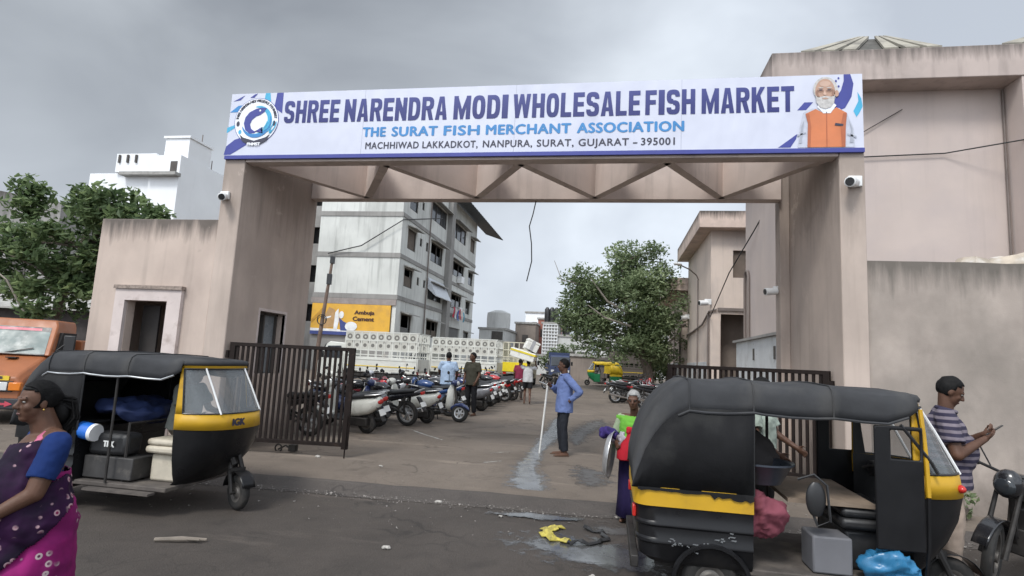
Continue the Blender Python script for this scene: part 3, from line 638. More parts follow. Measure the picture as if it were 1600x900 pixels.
for u0, u1, r0, r1 in ((4.85, 8.5, 7.05, 7.65), (9.7, 14.6, 12.2, 12.9)):
    mb = MB(); mb.loft([[(u0, 15.9, 10.525), (u1, 15.9, 10.525), (u1+.3, 20.5, 10.525), (u0-.3, 20.5, 10.525)], [(r0, 17.45, 11.78), (r1, 17.45, 11.78), (r1, 19, 11.78), (r0, 19, 11.78)]]); mb.build('folded_roof', M_GAP, h, world=True)
    N = 7
    for j in range(N):
        if j == 3: continue
        bl, br = u0+(u1-u0)*(j+.06)/N, u0+(u1-u0)*(j+.72)/N; f = lambda q: r0+(r1-r0)*(q-u0)/(u1-u0)
        mb = MB(); mb.hexa([(bl, 15.86, 10.53), (br, 15.86, 10.53), (f(br)+(br-f(br))*.06, 17.36, 11.75), (f(bl)+(bl-f(bl))*.06, 17.36, 11.75), (bl, 15.84, 10.60), (br, 15.84, 10.60), (f(br)+(br-f(br))*.06, 17.36, 11.83), (f(bl)+(bl-f(bl))*.06, 17.36, 11.83)]); mb.build('roof_sheet', M_SHEET, h, world=True)
    for q in (u0, u1):
        s_ = 1 if q == u0 else -1; mb = MB(); mb.face([(q-.02*s_, 16.1, 10.6), (q-.3*s_, 20, 10.6), ((r0 if q == u0 else r1)-.03*s_, 19, 11.82), ((r0 if q == u0 else r1)-.03*s_, 17.5, 11.82)]); mb.build('roof_sheet', M_SHEET, h, world=True)
mb = MB(); mb.tube([(10.05, 16.44, 9.6), (10.03, 16.44, 5), (10.03, 16.44, .2)], .03, 8); mb.build('drain_pipe', M_PIPE, h, world=True)
mb = MB(); mb.tube([(5.0, 16.42, 7.6), (6.6, 16.42, 7.78), (8.6, 16.42, 7.86), (10.4, 15.7, 8.0), (13, 15.7, 8.2)], .018, 6); mb.build('wall_cable', M_CABLE, h, world=True)
mb = MB(); mb.tube([(6.3, 16.44, 8.3), (6.63, 16.44, 8.5), (7.62, 16.44, 9.12)], .012, 6); mb.build('wall_cable', M_CABLE, h, world=True)
mb = MB(); mb.tube([(4.8, 22.2, 3.0), (4.8, 22.2, 5.2), (4.79, 22.1, 5.42), (4.79, 21.9, 5.5), (4.79, 21.7, 5.42), (4.79, 21.6, 5.2), (4.79, 21.6, 2.9)], .05, 8); mb.build('vent_pipe', M_PIPE, h, world=True)
w = thing('tiled_store', 'low white tiled store block against the hall side', 'store', (4.6, 19, .15))
mb = MB(); mb.box((4.3, 15.6, .1), (4.845, 21.2, 2.82)); mb.build('wall', M_TILE, w, world=True)
mb = MB(); mb.box((4.2, 15.5, 2.824), (4.848, 21.35, 2.9)); mb.build('roof', M_BAND, w, world=True)
for v in (16.3, 18.6): mb = MB(); mb.box((4.27, v, 2.2), (4.298, v+.12, 2.55)); mb.build('vent_slot', M_WIN, w, world=True)
# cornice building
def annex(label, u, v0, v1, zc0, zc1, over, u1, door):
    a = thing('annex_building', label, 'building', ((u+u1)/2, (v0+v1)/2, gz(v0)))
    holes = [(u+.45, u+2.6, .2, zc0*.53)] if door else [(u+.5, u+1.6, .2, 4.4)]
    mb = MB(); mb.wall('Y', v0, v0+.25, u, u1, .1, zc0+.02, holes + ([(u+.99, u+2.2, 6.2, 7.5)] if door else [])); mb.build('wall', M_B2, a, world=True)
    mb = MB(); mb.wall('X', u, u+.25, v0+.252, v1, .1, zc0+.02); mb.wall('Y', v1-.25, v1, u+.252, u1, .1, zc0+.02); mb.build('wall', M_B2, a, world=True)
    mb = MB(); mb.box((u-over, v0-over, zc0), (u1, v1+.3, zc1)); mb.build('cornice', M_B2C, a, world=True, bevel=.02)
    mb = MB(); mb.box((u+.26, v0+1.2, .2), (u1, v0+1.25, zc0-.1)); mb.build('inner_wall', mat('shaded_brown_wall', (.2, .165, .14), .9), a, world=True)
    if door:
        w = MB(); w.box((u+1.0, v0+.15, 6.21), (u+2.19, v0+.2, 7.49)); w = w.build('window', mat('brown_board', (.13, .1, .08), .8), a, world=True)
        mb = MB(); mb.box((u-.02, v0-.05, .1), (u+.42, v0-.004, zc0*.5)); mb.build('door_jamb', M_B2, a, world=True)
        mb = MB(); mb.box((u+.3, v0-.09, 4.62), (u1, v0-.005, 4.76)); mb.build('door_lintel', M_PIPE, a, world=True)
    mb = MB(); mb.box((u-.03, v0+.6, .12), (u-.004, v1-.1, 2.25)); mb.build('tile_skirting', M_TILE, a, world=True)
    mb = MB(); mb.tube([(u+.25, v0-.08, 4.68), (u-.06, v0-.08, 4.6), (u-.08, v0+2, 4.1), (u-.06, v0+5.5, 3.95), (u-.06, v1-.2, 3.9)], .05, 6); mb.build('conduit', M_PIPE, a, world=True)
    mb = MB(); mb.tube([(u-.07, v0+.3, 4.5), (u-.07, v0+.3, .3)], .05, 6); mb.build('conduit', M_PIPE, a, world=True); mb = MB(); mb.tube([(u-.07, v0+3.7, 6.6), (u-.07, v0+3.7, .3)], .035, 6); mb.build('conduit', M_PIPE, a, world=True)
    return a
b2 = annex('pale pink two storey annex with a jutting cornice and brown window next to the hall', 4.54, 28, 36.2, 8.45, 9.25, .63, 12, True)
annex('small pink cornice building farthest down the right side of the yard', 4.35, 37.5, 46, 6.7, 7.5, .8, 9, False)
l = thing('wall_lamp', 'pale street lamp on a curved arm under the annex cornice', 'lamp', (4.5, 31.7, 6.6))
mb = MB(); mb.tube([(0, 0, 0), (-.1, -.05, .25), (-.5, -.4, .5), (-1.0, -.9, .62)], .035, 8); mb.build('arm', M_PIPE, l)
mb = MB(); mb.ell((-1.2, -1.1, .66), (.3, .13, .07), ('Z', 42)); mb.build('lamp_head', M_CAMW, l)
for (x, y_, z, lb) in ((4.4, 27.9, 4.95, 'small white camera at the corner of the annex above its doorway'), (4.43, 35.5, 4.9, 'small white camera at the far end of the annex side wall')): cctv(lb, (x, y_, z), (-1, -.4, -.1), 2.2)
mb = MB(); mb.tube([(5.0, 19.95, 7.3), (4.75, 20.5, 6.7), (4.4, 23, 5.6), (4.5, 27.9, 4.3)], .022, 6); tag(mb.build('slack_cable', M_CABLE), 'slanting black cable from the hall roof to the annex doorway', 'cable')
mb = MB(); mb.tube([(-1.55, 11.04, 4.98), (-1.6, 11.04, 4.7), (-1.66, 11.03, 4.45), (-1.6, 11.02, 4.1), (-1.58, 11.02, 3.75), (-1.63, 11.02, 3.5), (-1.66, 11.02, 3.35)], .011, 6); tag(mb.build('dangling_wire', M_CABLE), 'loose thin wire dangling from the middle of the gate beam', 'wire')
# tarpaulin heap behind the boundary wall
random.seed(5)
mb = MB()
for x, y_, z, r in ((5.45, 9.7, 3.4, .42), (5.9, 9.8, 3.5, .45), (5.2, 9.6, 3.3, .35), (6.4, 9.7, 3.4, .5)): mb.ell((x, y_, z-.05), (r, .4, r*.85), n=9, m=6)
mb.wob(.16, 2.2); tag(mb.build('tarpaulin_heap', mat('dusty_tarpaulin', (.42, .36, .29), .85, var=.3, scale=3, dirt=(.55, .52, .48), dscale=4), smooth=False), 'crumpled dusty tarpaulin heap showing above the compound wall', 'tarpaulin')
mb = MB(); mb.box((5.0, 9.35, 0), (6.8, 10.2, 3.25)); mb.wob(.1, 2); tag(mb.build('stacked_crates', mat('dusty_sacks', (.3, .26, .22), .9, var=.2)), 'tall stack of goods hidden behind the compound wall carrying the tarpaulin', 'stack')

# ------------------------------------------------------------------ apartment block
a = thing('apartment_block', 'weathered grey four storey apartment block with dark windows and a tin roof', 'building', (-19.8, 54, .4))
UA, VA0, VA1, HT = -16.38, 42, 66.6, 18.0
floors = [(12.9, [(49.0, 53.9, 14.3, 16.0), (56.2, 61.6, 14.3, 16.0), (63.8, 65.8, 14.2, 15.8)]),
          (9.6, [(43.4, 45.4, 10.4, 12.1), (46.4, 47.0, 11.2, 11.9), (48.1, 48.7, 11.1, 11.9), (49.5, 53.2, 10.5, 12.3), (55.5, 61.5, 10.4, 11.9), (63.6, 65.6, 10.3, 11.8)]),
          (6.32, [(43.2, 45.2, 7.3, 8.8), (46.3, 46.9, 7.8, 8.5), (48.0, 48.6, 7.8, 8.5), (49.4, 53.6, 7.0, 8.5), (55.6, 61.0, 7.0, 8.5), (63.2, 65.0, 6.9, 8.3)]),
          (3.0, [(43.2, 45.6, 3.2, 5.1), (49.6, 53.0, 3.6, 5.1), (55.6, 61.2, .6, 5.0), (63, 65, 3.2, 4.8)])]
holes = [w for _, ws in floors for w in ws] + [(43.4, 45.4, 13.7, 15.5), (46.4, 47, 14.4, 15.1)]
mb = MB(); mb.wall('X', UA-.3, UA, VA0+.002, VA1, .2, HT, holes); mb.build('wall', M_APT, a, world=True)
mb = MB(); mb.box((-23.3, VA0, 5.9), (UA-.002, VA0+.3, HT)); mb.build('wall', M_APT, a, world=True)
mb = MB(); mb.box((-23.3, VA0+.05, .2), (UA-.302, VA0+.3, 5.9)); mb.wall('X', -23.3, -23.0, VA0+.302, VA1, .2, HT); mb.box((-22.99, VA1-.3, .2), (UA-.31, VA1, HT)); mb.build('wall', M_BAND, a, world=True)
mb = MB(); mb.box((-23.0, VA0+.31, HT-.3), (UA-.31, VA1-.31, HT-.1)); mb.build('roof', M_BAND, a, world=True)
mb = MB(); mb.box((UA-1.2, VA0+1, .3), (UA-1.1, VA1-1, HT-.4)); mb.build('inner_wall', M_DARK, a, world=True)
mb = MB(); mb.wall('Y', 43.2, 43.5, -25.2, -23.32, .2, 17, [(-24.6, -23.7, z, z+1.4) for z in (4.2, 7.4, 10.6, 13.8)]); mb.build('wing_wall', M_BAND, a, world=True)
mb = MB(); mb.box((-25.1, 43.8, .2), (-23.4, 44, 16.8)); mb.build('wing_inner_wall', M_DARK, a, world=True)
for z in (12.9, 9.6, 6.32): mb = MB(); mb.box((-23.36, VA0-.07, z-.25), (UA+.07, VA0-.002, z+.12)); mb.build('floor_band', M_BAND, a, world=True); mb = MB(); mb.box((UA+.002, VA0-.002, z-.22), (UA+.075, VA1, z+.1)); mb.build('floor_band', M_BAND, a, world=True)
mb = MB(); mb.box((-23.4, VA0-.12, 5.6), (UA+.02, VA0-.004, 6.05)); mb.build('floor_band', mat('dull_pink_band', (.3, .26, .24), .9, streak=.3, world=True), a, world=True)
mb = MB(); mb.box((UA+.004, 54.1, .3), (UA+.5, 55.3, HT-.2)); mb.build('stair_column', M_BAND, a, world=True)
for (y0, y1, z0, z1) in holes:
    if z0 < 1: mb = MB(); mb.box((UA-.2, y0, z0), (UA-.15, y1, z1)); mb.build('roller_shutter', mat('grey_roller_shutter', (.12, .12, .115), .7, world=True), a, world=True); continue
    mb = MB(); n = max(1, round((y1-y0)/1.8))
    for k in range(n+1): yy = y0+(y1-y0-.09)*k/n; mb.box((UA-.16, yy, z0), (UA-.06, yy+.09, z1))
    mb.box((UA-.15, y0, z1-.09), (UA-.07, y1, z1-.002)); mb.box((UA-.15, y0, z0+.002), (UA-.07, y1, z0+.09)); w = mb.build('window', M_WIN, a, world=True)
    mb = MB(); mb.box((UA-.13, y0+.02, z0+.02), (UA-.12, y1-.02, z0+(z1-z0)*random.choice((.45, .6, 1.)))); mb.build('pane', random.choice((M_PANE, M_PANE, M_SHUT)), w, world=True)
    if y1-y0 > 1.5:
        mb = MB(); mb.hexa([(UA+.003, y0-.2, z1+.1), (UA+.7, y0-.2, z1-.08), (UA+.7, y1+.2, z1-.08), (UA+.003, y1+.2, z1+.1), (UA+.003, y0-.2, z1+.2), (UA+.7, y0-.2, z1), (UA+.7, y1+.2, z1), (UA+.003, y1+.2, z1+.2)]); mb.build('sunshade', M_SHADE, w, world=True)
mb = MB(); mb.hexa([(UA+.1, 49.0, 7.9), (UA+.9, 49.0, 7.2), (UA+.9, 54, 7.2), (UA+.1, 54, 7.9), (UA+.1, 49, 8.9), (UA+.95, 49, 7.25), (UA+.95, 54, 7.25), (UA+.1, 54, 8.9)]); mb.build('plastic_awning', mat('milky_plastic_sheet', (.55, .57, .6), .5, var=.1), a, world=True)
mb = MB()
rr = []
for k in range(41): rr.append([(UA-.4, 55+k*.45, 18.3+.05*(k % 2)), (UA+2.0, 55+k*.45, 17.5+.05*(k % 2)), (UA+2.0, 55+k*.45, 17.56+.05*(k % 2)), (UA-.4, 55+k*.45, 18.36+.05*(k % 2))])
mb.loft(rr); mb.build('tin_roof', mat('dark_tin_sheet', (.075, .08, .085), .6, .3, var=.2), a, world=True, smooth=False)
for z in (7.1, 10.4): mb = MB(); mb.box((UA+.05, 58.8, z-.6), (UA+.55, 59.9, z+.1)); mb.build('air_conditioner', M_CAMW, a, world=True)
for q, c_ in enumerate(((.45, .03, .06), (.6, .6, .62), (.08, .12, .35), (.5, .06, .1), (.6, .5, .45), (.1, .3, .4))):
    mb = MB(); yy = 55.9+q*.8; rows = [[(UA+.66+.06*math.sin(k*1.3+q), yy+j*.14, 6.95-k*.26-.1*(q % 3)) for j in range(5)] for k in range(5)]
    mb.loft(rows, closed=False); tag(mb.build('laundry', mat('laundry_%s' % ('red', 'white', 'navy', 'crimson', 'beige', 'teal')[q], c_, .85)), '%s cloth hung to dry under an apartment window' % ('bright red', 'white', 'navy', 'crimson', 'beige', 'teal')[q], 'laundry', 'washing hung on the apartment block')
mb = MB(); mb.cyl((UA+.5, 55.6, 7.05), (UA+.5, 60.8, 7.05), .02); mb.build('drying_rail', M_PIPE, a, world=True)
mb = MB(); mb.tube([(-22.3, 41.8, 9.55), (-19.5, 41.7, 10.2), (-16.2, 41.7, 12.3), (-15.7, 50.2, 14.6)], .045, 6); mb.build('sagging_cable', M_CABLE, a, world=True)
mb = MB(); mb.tube([(UA+.12, 48.6, 17.5), (UA+.12, 48.6, .5)], .06, 6); mb.build('drain_pipe', M_PIPE, a, world=True)
# painted cement advert on the ground storey
ad = thing('cement_advert', 'yellow painted cement advert with a white clad figure at the foot of the apartment block', 'advert', (-20, 41.9, 3.2))
M_YEL = mat('advert_yellow', (.72, .40, .05), .7, var=.06, scale=1.5, dirt=(.6, .33, .06), dscale=1.2, world=True)
mb = MB(); mb.box((-23.25, 41.86, 3.15), (-16.75, 41.99, 5.58)); mb.build('panel', M_YEL, ad, world=True)
YA = 41.85
def adflat(n, poly, m, lay=1): mb = MB(); mb.face([(p[0], YA-.012*lay, p[1]) for p in poly]); mb.build(n, m, ad, False, world=True, fix=False)
adflat('painted_stripe', [(-23.25, 3.15), (-18.5, 3.15), (-18.5, 3.42), (-23.25, 3.42)], mat('advert_navy', (.05, .07, .22), .7)); adflat('painted_stripe', [(-23.25, 3.42), (-19.0, 3.42), (-21, 3.6), (-23.25, 3.62)], mat('advert_white', (.75, .75, .74), .7))
adflat('painted_figure', [(-22.2, 3.62), (-22.1, 4.7), (-21.8, 5.3), (-21.3, 5.1), (-21.2, 3.75)], mat('advert_tan', (.45, .27, .12), .7))
adflat('painted_figure', [(-21.3, 3.6), (-21.25, 4.9), (-21.0, 5.2), (-20.9, 4.2), (-21, 3.6)], mat('advert_white', (0, 0, 0)), 2)
adflat('painted_figure', circ((-20.72, 4.72), .2, .28, 20), MATS['advert_white'], 2); adflat('painted_figure', [(-20.9, 4.5), (-20.5, 4.2), (-20.1, 4.05), (-19.9, 3.5), (-20.7, 3.5)], MATS['advert_navy'], 2)
adflat('painted_figure', circ((-19.85, 3.85), .5, .36, 24), MATS['advert_white'], 3); adflat('painted_figure', [(-22.1, 4.35), (-21.6, 4.5), (-21.55, 4.62), (-22.1, 4.5)], MATS['advert_white'], 2)
adflat('painted_figure', [(-23.2, 4.0), (-22.4, 4.9), (-22.1, 5.3), (-22.3, 5.3), (-23.2, 4.3)], mat('advert_ochre', (.5, .26, .04), .7), 2)
M_ADINK = mat('advert_brown_ink', (.07, .03, .02), .7)
text_on('advert_lettering', 'Ambuja', M_ADINK, ad, -19.65, YA-.02, 4.72, 1.62, .38, .03); text_on('advert_lettering', 'Cement', M_ADINK, ad, -19.75, YA-.02, 4.3, 1.72, .32, .03)

# ------------------------------------------------------------------ houses at the left and far back
a = thing('white_house', 'bright white house with stepped roof rooms behind the guard room', 'building', (-28, 35, .3))
mb = MB(); mb.box((-33, 30.4, .2), (-28.3, 44, 12.3)); mb.box((-28.298, 30, .2), (-26.25, 44, 13.3)); mb.build('wall', M_WHITE, a, world=True)
mb = MB(); mb.box((-28.0, 30.6, 13.31), (-26.3, 32.6, 14.6)); mb.build('roof_room', M_WHITE, a, world=True)
mb = MB(); mb.box((-28.1, 30.5, 14.61), (-26.2, 32.7, 14.75)); mb.build('roof_slab', M_WHITE, a, world=True)
mb = MB(); mb.box((-31, 30.2, 12.31), (-28.2, 30.4, 13.5)); mb.build('parapet', M_WHITE, a, world=True)
mb = MB(); mb.box((-30.4, 29.9, 12.05), (-28.31, 30.39, 12.25)); mb.box((-28.35, 29.5, 11.9), (-26.1, 29.99, 12.1)); mb.build('ledge', M_SHADE, a, world=True)
for x in (-30.8, -30.2, -29.6): mb = MB(); mb.box((x, 30.1, 12.9), (x+.12, 30.19, 13.4)); mb.build('vent_slot', M_WIN, a, world=True)
for x in (-28.7, -28.2): mb = MB(); mb.lathe([(.0, 0), (.28, 0), (.3, .8), (.18, 1.0), (.0, 1.0)], (x-.6, 31.2, 12.31), n=14); mb.build('roof_tank', mat('dark_roof_tank', (.1, .1, .105), .5), a, world=True)
for p in ((-30.9, 30.5, 12.3), (-26.5, 33, 13.3), (-26.6, 32, 14.7)): mb = MB(); mb.cyl(p, (p[0], p[1], p[2]+.7), .03); mb.build('antenna', M_PIPE, a, world=True)
for (x0, x1, z0, z1) in ((-26.9, -26.45, 12.2, 12.9),): mb = MB(); mb.box((x0, 29.97, z0), (x1, 30.0, z1)); mb.build('window', M_WIN, a, world=True)
a = thing('old_house', 'soot stained grey old house behind the leafy tree at the left edge', 'building', (-31, 26, .2))
mb = MB(); mb.hexa([(-45, 25, .1), (-28.6, 25, .1), (-28.6, 29.5, .1), (-45, 29.5, .1), (-45, 25, 11.5), (-28.6, 25, 8.85), (-28.6, 29.5, 8.85), (-45, 29.5, 11.5)]); mb.build('wall', M_GREYW, a, world=True)
mb = MB(); mb.box((-45, 24.6, 3.6), (-28.4, 24.99, 3.9)); mb.build('ledge', M_SHADE, a, world=True)
for x in (-38, -34.5, -31.5): mb = MB(); mb.box((x, 24.95, 4.6), (x+1.3, 24.998, 6.2)); mb.build('window', M_WIN, a, world=True)
a = thing('roadside_shed', 'dark low shed with a grey tin roof behind the orange truck', 'shed', (-22, 20, .2))
mb = MB(); mb.box((-28, 20, .1), (-15.5, 22, 3.0)); mb.build('wall', mat('dark_brown_boards', (.05, .042, .04), .9, var=.3), a, world=True)
mb = MB(); mb.hexa([(-28.2, 19.5, 2.9), (-15.2, 19.5, 2.9), (-15.2, 22.2, 3.7), (-28.2, 22.2, 3.7), (-28.2, 19.5, 2.98), (-15.2, 19.5, 2.98), (-15.2, 22.2, 3.8), (-28.2, 22.2, 3.8)]); mb.build('roof', M_SHADE, a, world=True)
def block(name, label, u0, u1, v, z, m, extra=None, d=8, z0=.3, wins=(), cat='building'):
    a = thing(name, label, cat, ((u0+u1)/2, v, z0)); mb = MB(); mb.box((u0, v, z0), (u1, v+d, z)); mb.build('wall', m, a, world=True)
    mb = MB(); mb.box((u0-.15, v-.15, z+.003), (u1+.15, v+d, z+.25)); mb.build('roof', M_SHADE, a, world=True)
    for (x0, x1, y0, y1) in wins: mb = MB(); mb.box((x0, v-.06, y0), (x1, v-.004, y1)); mb.build('window', M_WIN, a, world=True)
    if extra: extra(a)
    return a
M_PALE = mat('pale_far_render', (.55, .55, .53), .9, var=.12, scale=.4, streak=.3, world=True); M_FBR = mat('far_brown_wall', (.24, .2, .17), .9, var=.2, scale=.4, streak=.3, world=True); M_BRICK = mat('far_red_brick', (.3, .12, .09), .9, var=.2, scale=.5, world=True)
def tank(a, u, v, z, r, h, m=None):
    mb = MB(); mb.lathe([(.01, 0), (r, 0), (r*1.03, h*.5), (r, h*.85), (r*.4, h), (.01, h)], (u, v, z), n=18); mb.build('roof_tank', m or M_BLACKP, a, world=True)
block('far_house', 'stained pale far house carrying a big round water tank', -16.2, -12.9, 70, 5.6, M_PALE, lambda a: tank(a, -14.4, 73, 5.85, 1.5, 2.4, M_PALE), wins=((-15.9, -15, 3.2, 4.3), (-14.6, -13.2, 4.4, 5.4)))
block('far_house', 'plain brown far house left of the red brick house', -13.0, -10.2, 78, 7.0, M_FBR, wins=((-12, -11.2, 4.5, 5.5),))
block('far_house', 'bright white far house rising above the brown one', -14.2, -9.6, 95, 10.0, M_WHITE, wins=((-13, -12.2, 7.5, 8.5),))
block('far_house', 'red brick far house beside the lattice tower', -10.4, -7.6, 82, 8.0, M_BRICK, wins=((-10, -9.2, 5.5, 6.6), (-8.8, -8.1, 5.5, 6.6)))
def lat(a):
    mb = MB()
    for i in range(6): mb.box((-8.5+i*.36, 71.9, .6), (-8.42+i*.36, 71.994, 6.7))
    for j in range(16): mb.box((-8.5, 71.86, .6+j*.4), (-6.6, 71.898, .7+j*.4))
    mb.build('lattice_screen', M_WHITE, a, world=True)
    for u in (-8.2, -7.6, -7.0): tank(a, u, 73.5, 6.95, .33, 2.0)
block('lattice_tower', 'narrow white lattice screened tower with black tanks on top', -8.55, -6.55, 72, 6.7, M_SHADE, lat, d=4, cat='tower')
block('far_house', 'pale far house with a dark veranda next to the lattice tower', -6.5, -2.5, 72, 5.2, M_PALE, lambda a: tank(a, -5.8, 75, 5.45, .5, 2.4), wins=((-6.2, -5.6, 1.6, 3.4), (-5, -4.4, 1.6, 3.4), (-3.8, -3.2, 1.6, 3.4)))
block('far_house', 'wide grey far house half hidden by the big tree', -2, 8, 85, 7, M_PALE, wins=((-1, 0, 4, 5.5),))
block('compound_wall', 'long pale compound wall at the back of the yard behind the white trucks', -24, -7, 69, 2.6, M_PALE, d=.3, cat='wall')
block('compound_wall', 'dark slatted wall under the big tree at the back of the yard', -5.5, 4.2, 56, 2.6, M_FBR, d=.3, cat='wall')
# pole
p = thing('utility_pole', 'thin rusty utility pole leaning in front of the cement advert', 'pole', (-16.2, 30, .27))
mb = MB(); mb.tube([(0, 0, 0), (.2, 0, 3), (.52, 0, 6.9)], [.13, .11, .07], 10); mb.build('shaft', mat('rusty_pole', (.16, .11, .085), .8, var=.3, scale=3), p)
mb = MB(); mb.box((.33, -.14, 5.3), (.53, .1, 5.9)); mb.build('junction_box', M_BLACKP, p); mb = MB(); mb.box((.42, -.12, 6.5), (.6, .12, 6.9)); mb.build('junction_box', M_BLACKP, p)
mb = MB(); mb.torus((.25, -.12, 3.3), .28, .025, n=20, k=6); mb.torus((.27, -.15, 3.25), .24, .02, n=20, k=6); mb.build('cable_coil', M_CABLE, p)
# ------------------------------------------------------------------ vehicles: materials
M_BLK = mat('dusty_black_paint', (.009, .009, .010), .34, var=.25, scale=2.5, dirt=(.03, .027, .024), dlo=.55, dhi=.8, dscale=2.2, dmap=(1, 1, .6), spec=.3)
M_CANV = mat('black_canvas', (.011, .011, .012), .8, var=.2, scale=3, dirt=(.03, .03, .029), dlo=.55, dhi=.75, dscale=2, bump=.012, bscale=7, spec=.2)
M_ROOF = mat('grey_canvas', (.042, .043, .046), .85, var=.22, scale=3, dirt=(.075, .073, .07), dlo=.5, dhi=.75, dscale=2, dmap=(1, 1, .5), bump=.01, bscale=6, spec=.25)  # roof canvas, greyer than the black side curtains
M_YELP = mat('taxi_yellow_paint', (.52, .3, .012), .5, var=.08, scale=4, dirt=(.36, .2, .02), dlo=.56, dhi=.74, dscale=4)
M_TYRE = mat('tyre_rubber', (.018, .017, .016), .85, var=.3, scale=8, dirt=(.06, .052, .045), dscale=5)
M_RIM = mat('dull_wheel_rim', (.13, .12, .11), .55, .5, var=.25)
M_ALLOY = mat('silver_alloy', (.55, .55, .55), .35, .7)
M_CHROME = mat('worn_chrome', (.6, .6, .6), .22, .95, var=.1)
M_GREASE = mat('greasy_dark_metal', (.03, .027, .025), .6, .3, var=.4, scale=8)
M_GLASS = mat('windscreen_glass', (.22, .24, .25), .06, trans=.0, alpha=.5, spec=.9, dirt=(.26, .27, .27), dscale=3)
M_FLOORM = mat('muddy_floor_mat', (.08, .068, .06), .85, var=.3, scale=6, dirt=(.14, .12, .1), dscale=5)
M_CREAM = mat('cream_rexine', (.5, .45, .36), .6, var=.12, scale=6, dirt=(.3, .25, .19), dscale=5, bump=.003, bscale=14)
M_SEAT = mat('black_rexine', (.02, .02, .021), .5, var=.3, scale=6, bump=.003, bscale=25)
M_WOODF = mat('worn_plywood', (.25, .19, .14), .75, var=.25, scale=3, dirt=(.12, .09, .07), dscale=3)
M_REDL = mat('red_lamp_lens', (.45, .02, .015), .2, spec=.6); M_AMB = mat('amber_lamp_lens', (.7, .2, .02), .2, spec=.6); M_LENS = mat('clear_lamp_lens', (.65, .66, .66), .12, spec=.7)
M_PLATE = mat('white_number_plate', (.68, .68, .66), .5, var=.06); M_YPLATE = mat('yellow_number_plate', (.72, .5, .04), .5)
M_IVORY = mat('ivory_white_paint', (.68, .67, .6), .28, var=.05, coat=.4, dirt=(.4, .37, .31), dlo=.6, dhi=.8, dscale=6)
M_WHT = mat('truck_white_paint', (.6, .6, .55), .45, var=.08, scale=2, dirt=(.4, .36, .31), dlo=.55, dhi=.8, dscale=2)

def wheel(parent, x, y, r, w, n=26, rim=None, spokes=0, name='wheel', steer=0.):
    M = Matrix.Translation((x, y, r)) @ Matrix.Rotation(steer, 4, 'Z')
    mb = MB(); R0 = r-w*.62
    prof = [(R0-w*.3, -w*.38), (R0+w*.1, -w*.5), (R0+w*.42, -w*.4), (r-.004, -w*.2), (r, 0), (r-.004, w*.2), (R0+w*.42, w*.4), (R0+w*.1, w*.5), (R0-w*.3, w*.38)]
    rings = [[V(rr*math.cos(2*math.pi*i/n), h, rr*math.sin(2*math.pi*i/n)) for rr, h in prof] for i in range(n)]
    mb.loft(rings + [rings[0]], closed=True, caps=False); bmesh.ops.remove_doubles(mb.bm, verts=mb.bm.verts, dist=1e-5)
    tr = mb.xf(M).build(name, M_TYRE, parent)
    mb = MB(); ri = R0-w*.28
    if spokes:
        mb.lathe([(ri-.03, -w*.3), (ri, -w*.34), (ri, w*.34), (ri-.03, w*.3), (ri-.03, -w*.3)], axis='Y', n=n, caps=False)
        mb.lathe([(.01, -w*.5), (.045, -w*.5), (.05, w*.5), (.01, w*.5)], axis='Y', n=14)
        for k in range(spokes):
            a = 2*math.pi*k/spokes; d = V(math.cos(a), 0, math.sin(a)); p = V(-math.sin(a), 0, math.cos(a)); b = V(0, w*.16, 0)
            mb.hexa([d*.04-p*.02-b, d*.04+p*.02-b, d*.04+p*.02+b, d*.04-p*.02+b, d*(ri-.01)-p*.012-b, d*(ri-.01)+p*.012-b, d*(ri-.01)+p*.012+b, d*(ri-.01)-p*.012+b])
    else:
        mb.lathe([(.01, -w*.42), (.05, -w*.42), (.06, -w*.3), (ri*.7, -w*.24), (ri*.85, -w*.36), (ri+.008, -w*.4), (ri+.008, w*.4), (ri*.85, w*.36), (ri*.7, w*.24), (.06, w*.3), (.05, w*.42), (.01, w*.42)], axis='Y', n=n)
    mb.xf(M).build('rim', rim or M_RIM, tr)
    return tr

# ------------------------------------------------------------------ auto rickshaw (origin on the ground under the rear axle, x forward)
def uplan(xr, x1, hw, rc, z, n=6):
    """U shaped plan curve: from the front right end round the rear to the front left end"""
    p = [(x1, -hw, z), ((x1+xr+rc)/2, -hw, z)]
    for i in range(n+1): t = math.pi/2*i/n; p.append((xr+rc-rc*math.sin(t), -hw+rc-rc*math.cos(t), z))
    return p + [(q[0], -q[1], q[2]) for q in reversed(p)]
NOSE = [(.28, 1.40, .44), (.36, 1.51, .475), (.45, 1.64, .505), (.6, 1.78, .535), (.75, 1.86, .552), (.93, 1.90, .562), (1.10, 1.87, .565), (1.2, 1.81, .563), (1.4, 1.69, .556), (1.56, 1.585, .548), (1.66, 1.52, .54)]
def nose_at(z):
    for a, b in zip(NOSE, NOSE[1:]):
        if z <= b[0]: t = (z-a[0])/(b[0]-a[0]); return a[1]+(b[1]-a[1])*t, a[2]+(b[2]-a[2])*t
    return NOSE[-1][1:]
def nose_pt(z, t, off=0., xs=1.40):
    xn, hw = nose_at(z); xn += off; hw += off; e = 2/2.3
    xs_ = min(xs, xn-.1)
    return V(xs_+(xn-xs_)*abs(math.cos(t))**e, hw*math.copysign(abs(math.sin(t))**e, math.sin(t)), z)
def nose_skin(z0, z1, t0, t1, off=0., nz=6, nt=20, zf=None):
    zs = sorted({z0, z1, *[q[0] for q in NOSE if z0 < q[0] < z1]})
    return [[nose_pt(z, t0+(t1-t0)*i/nt, off) for i in range(nt+1)] for z in zs]
def solid(o, th):
    m_ = o.modifiers.new('thickness', 'SOLIDIFY'); m_.thickness = th; m_.offset = -1; return o
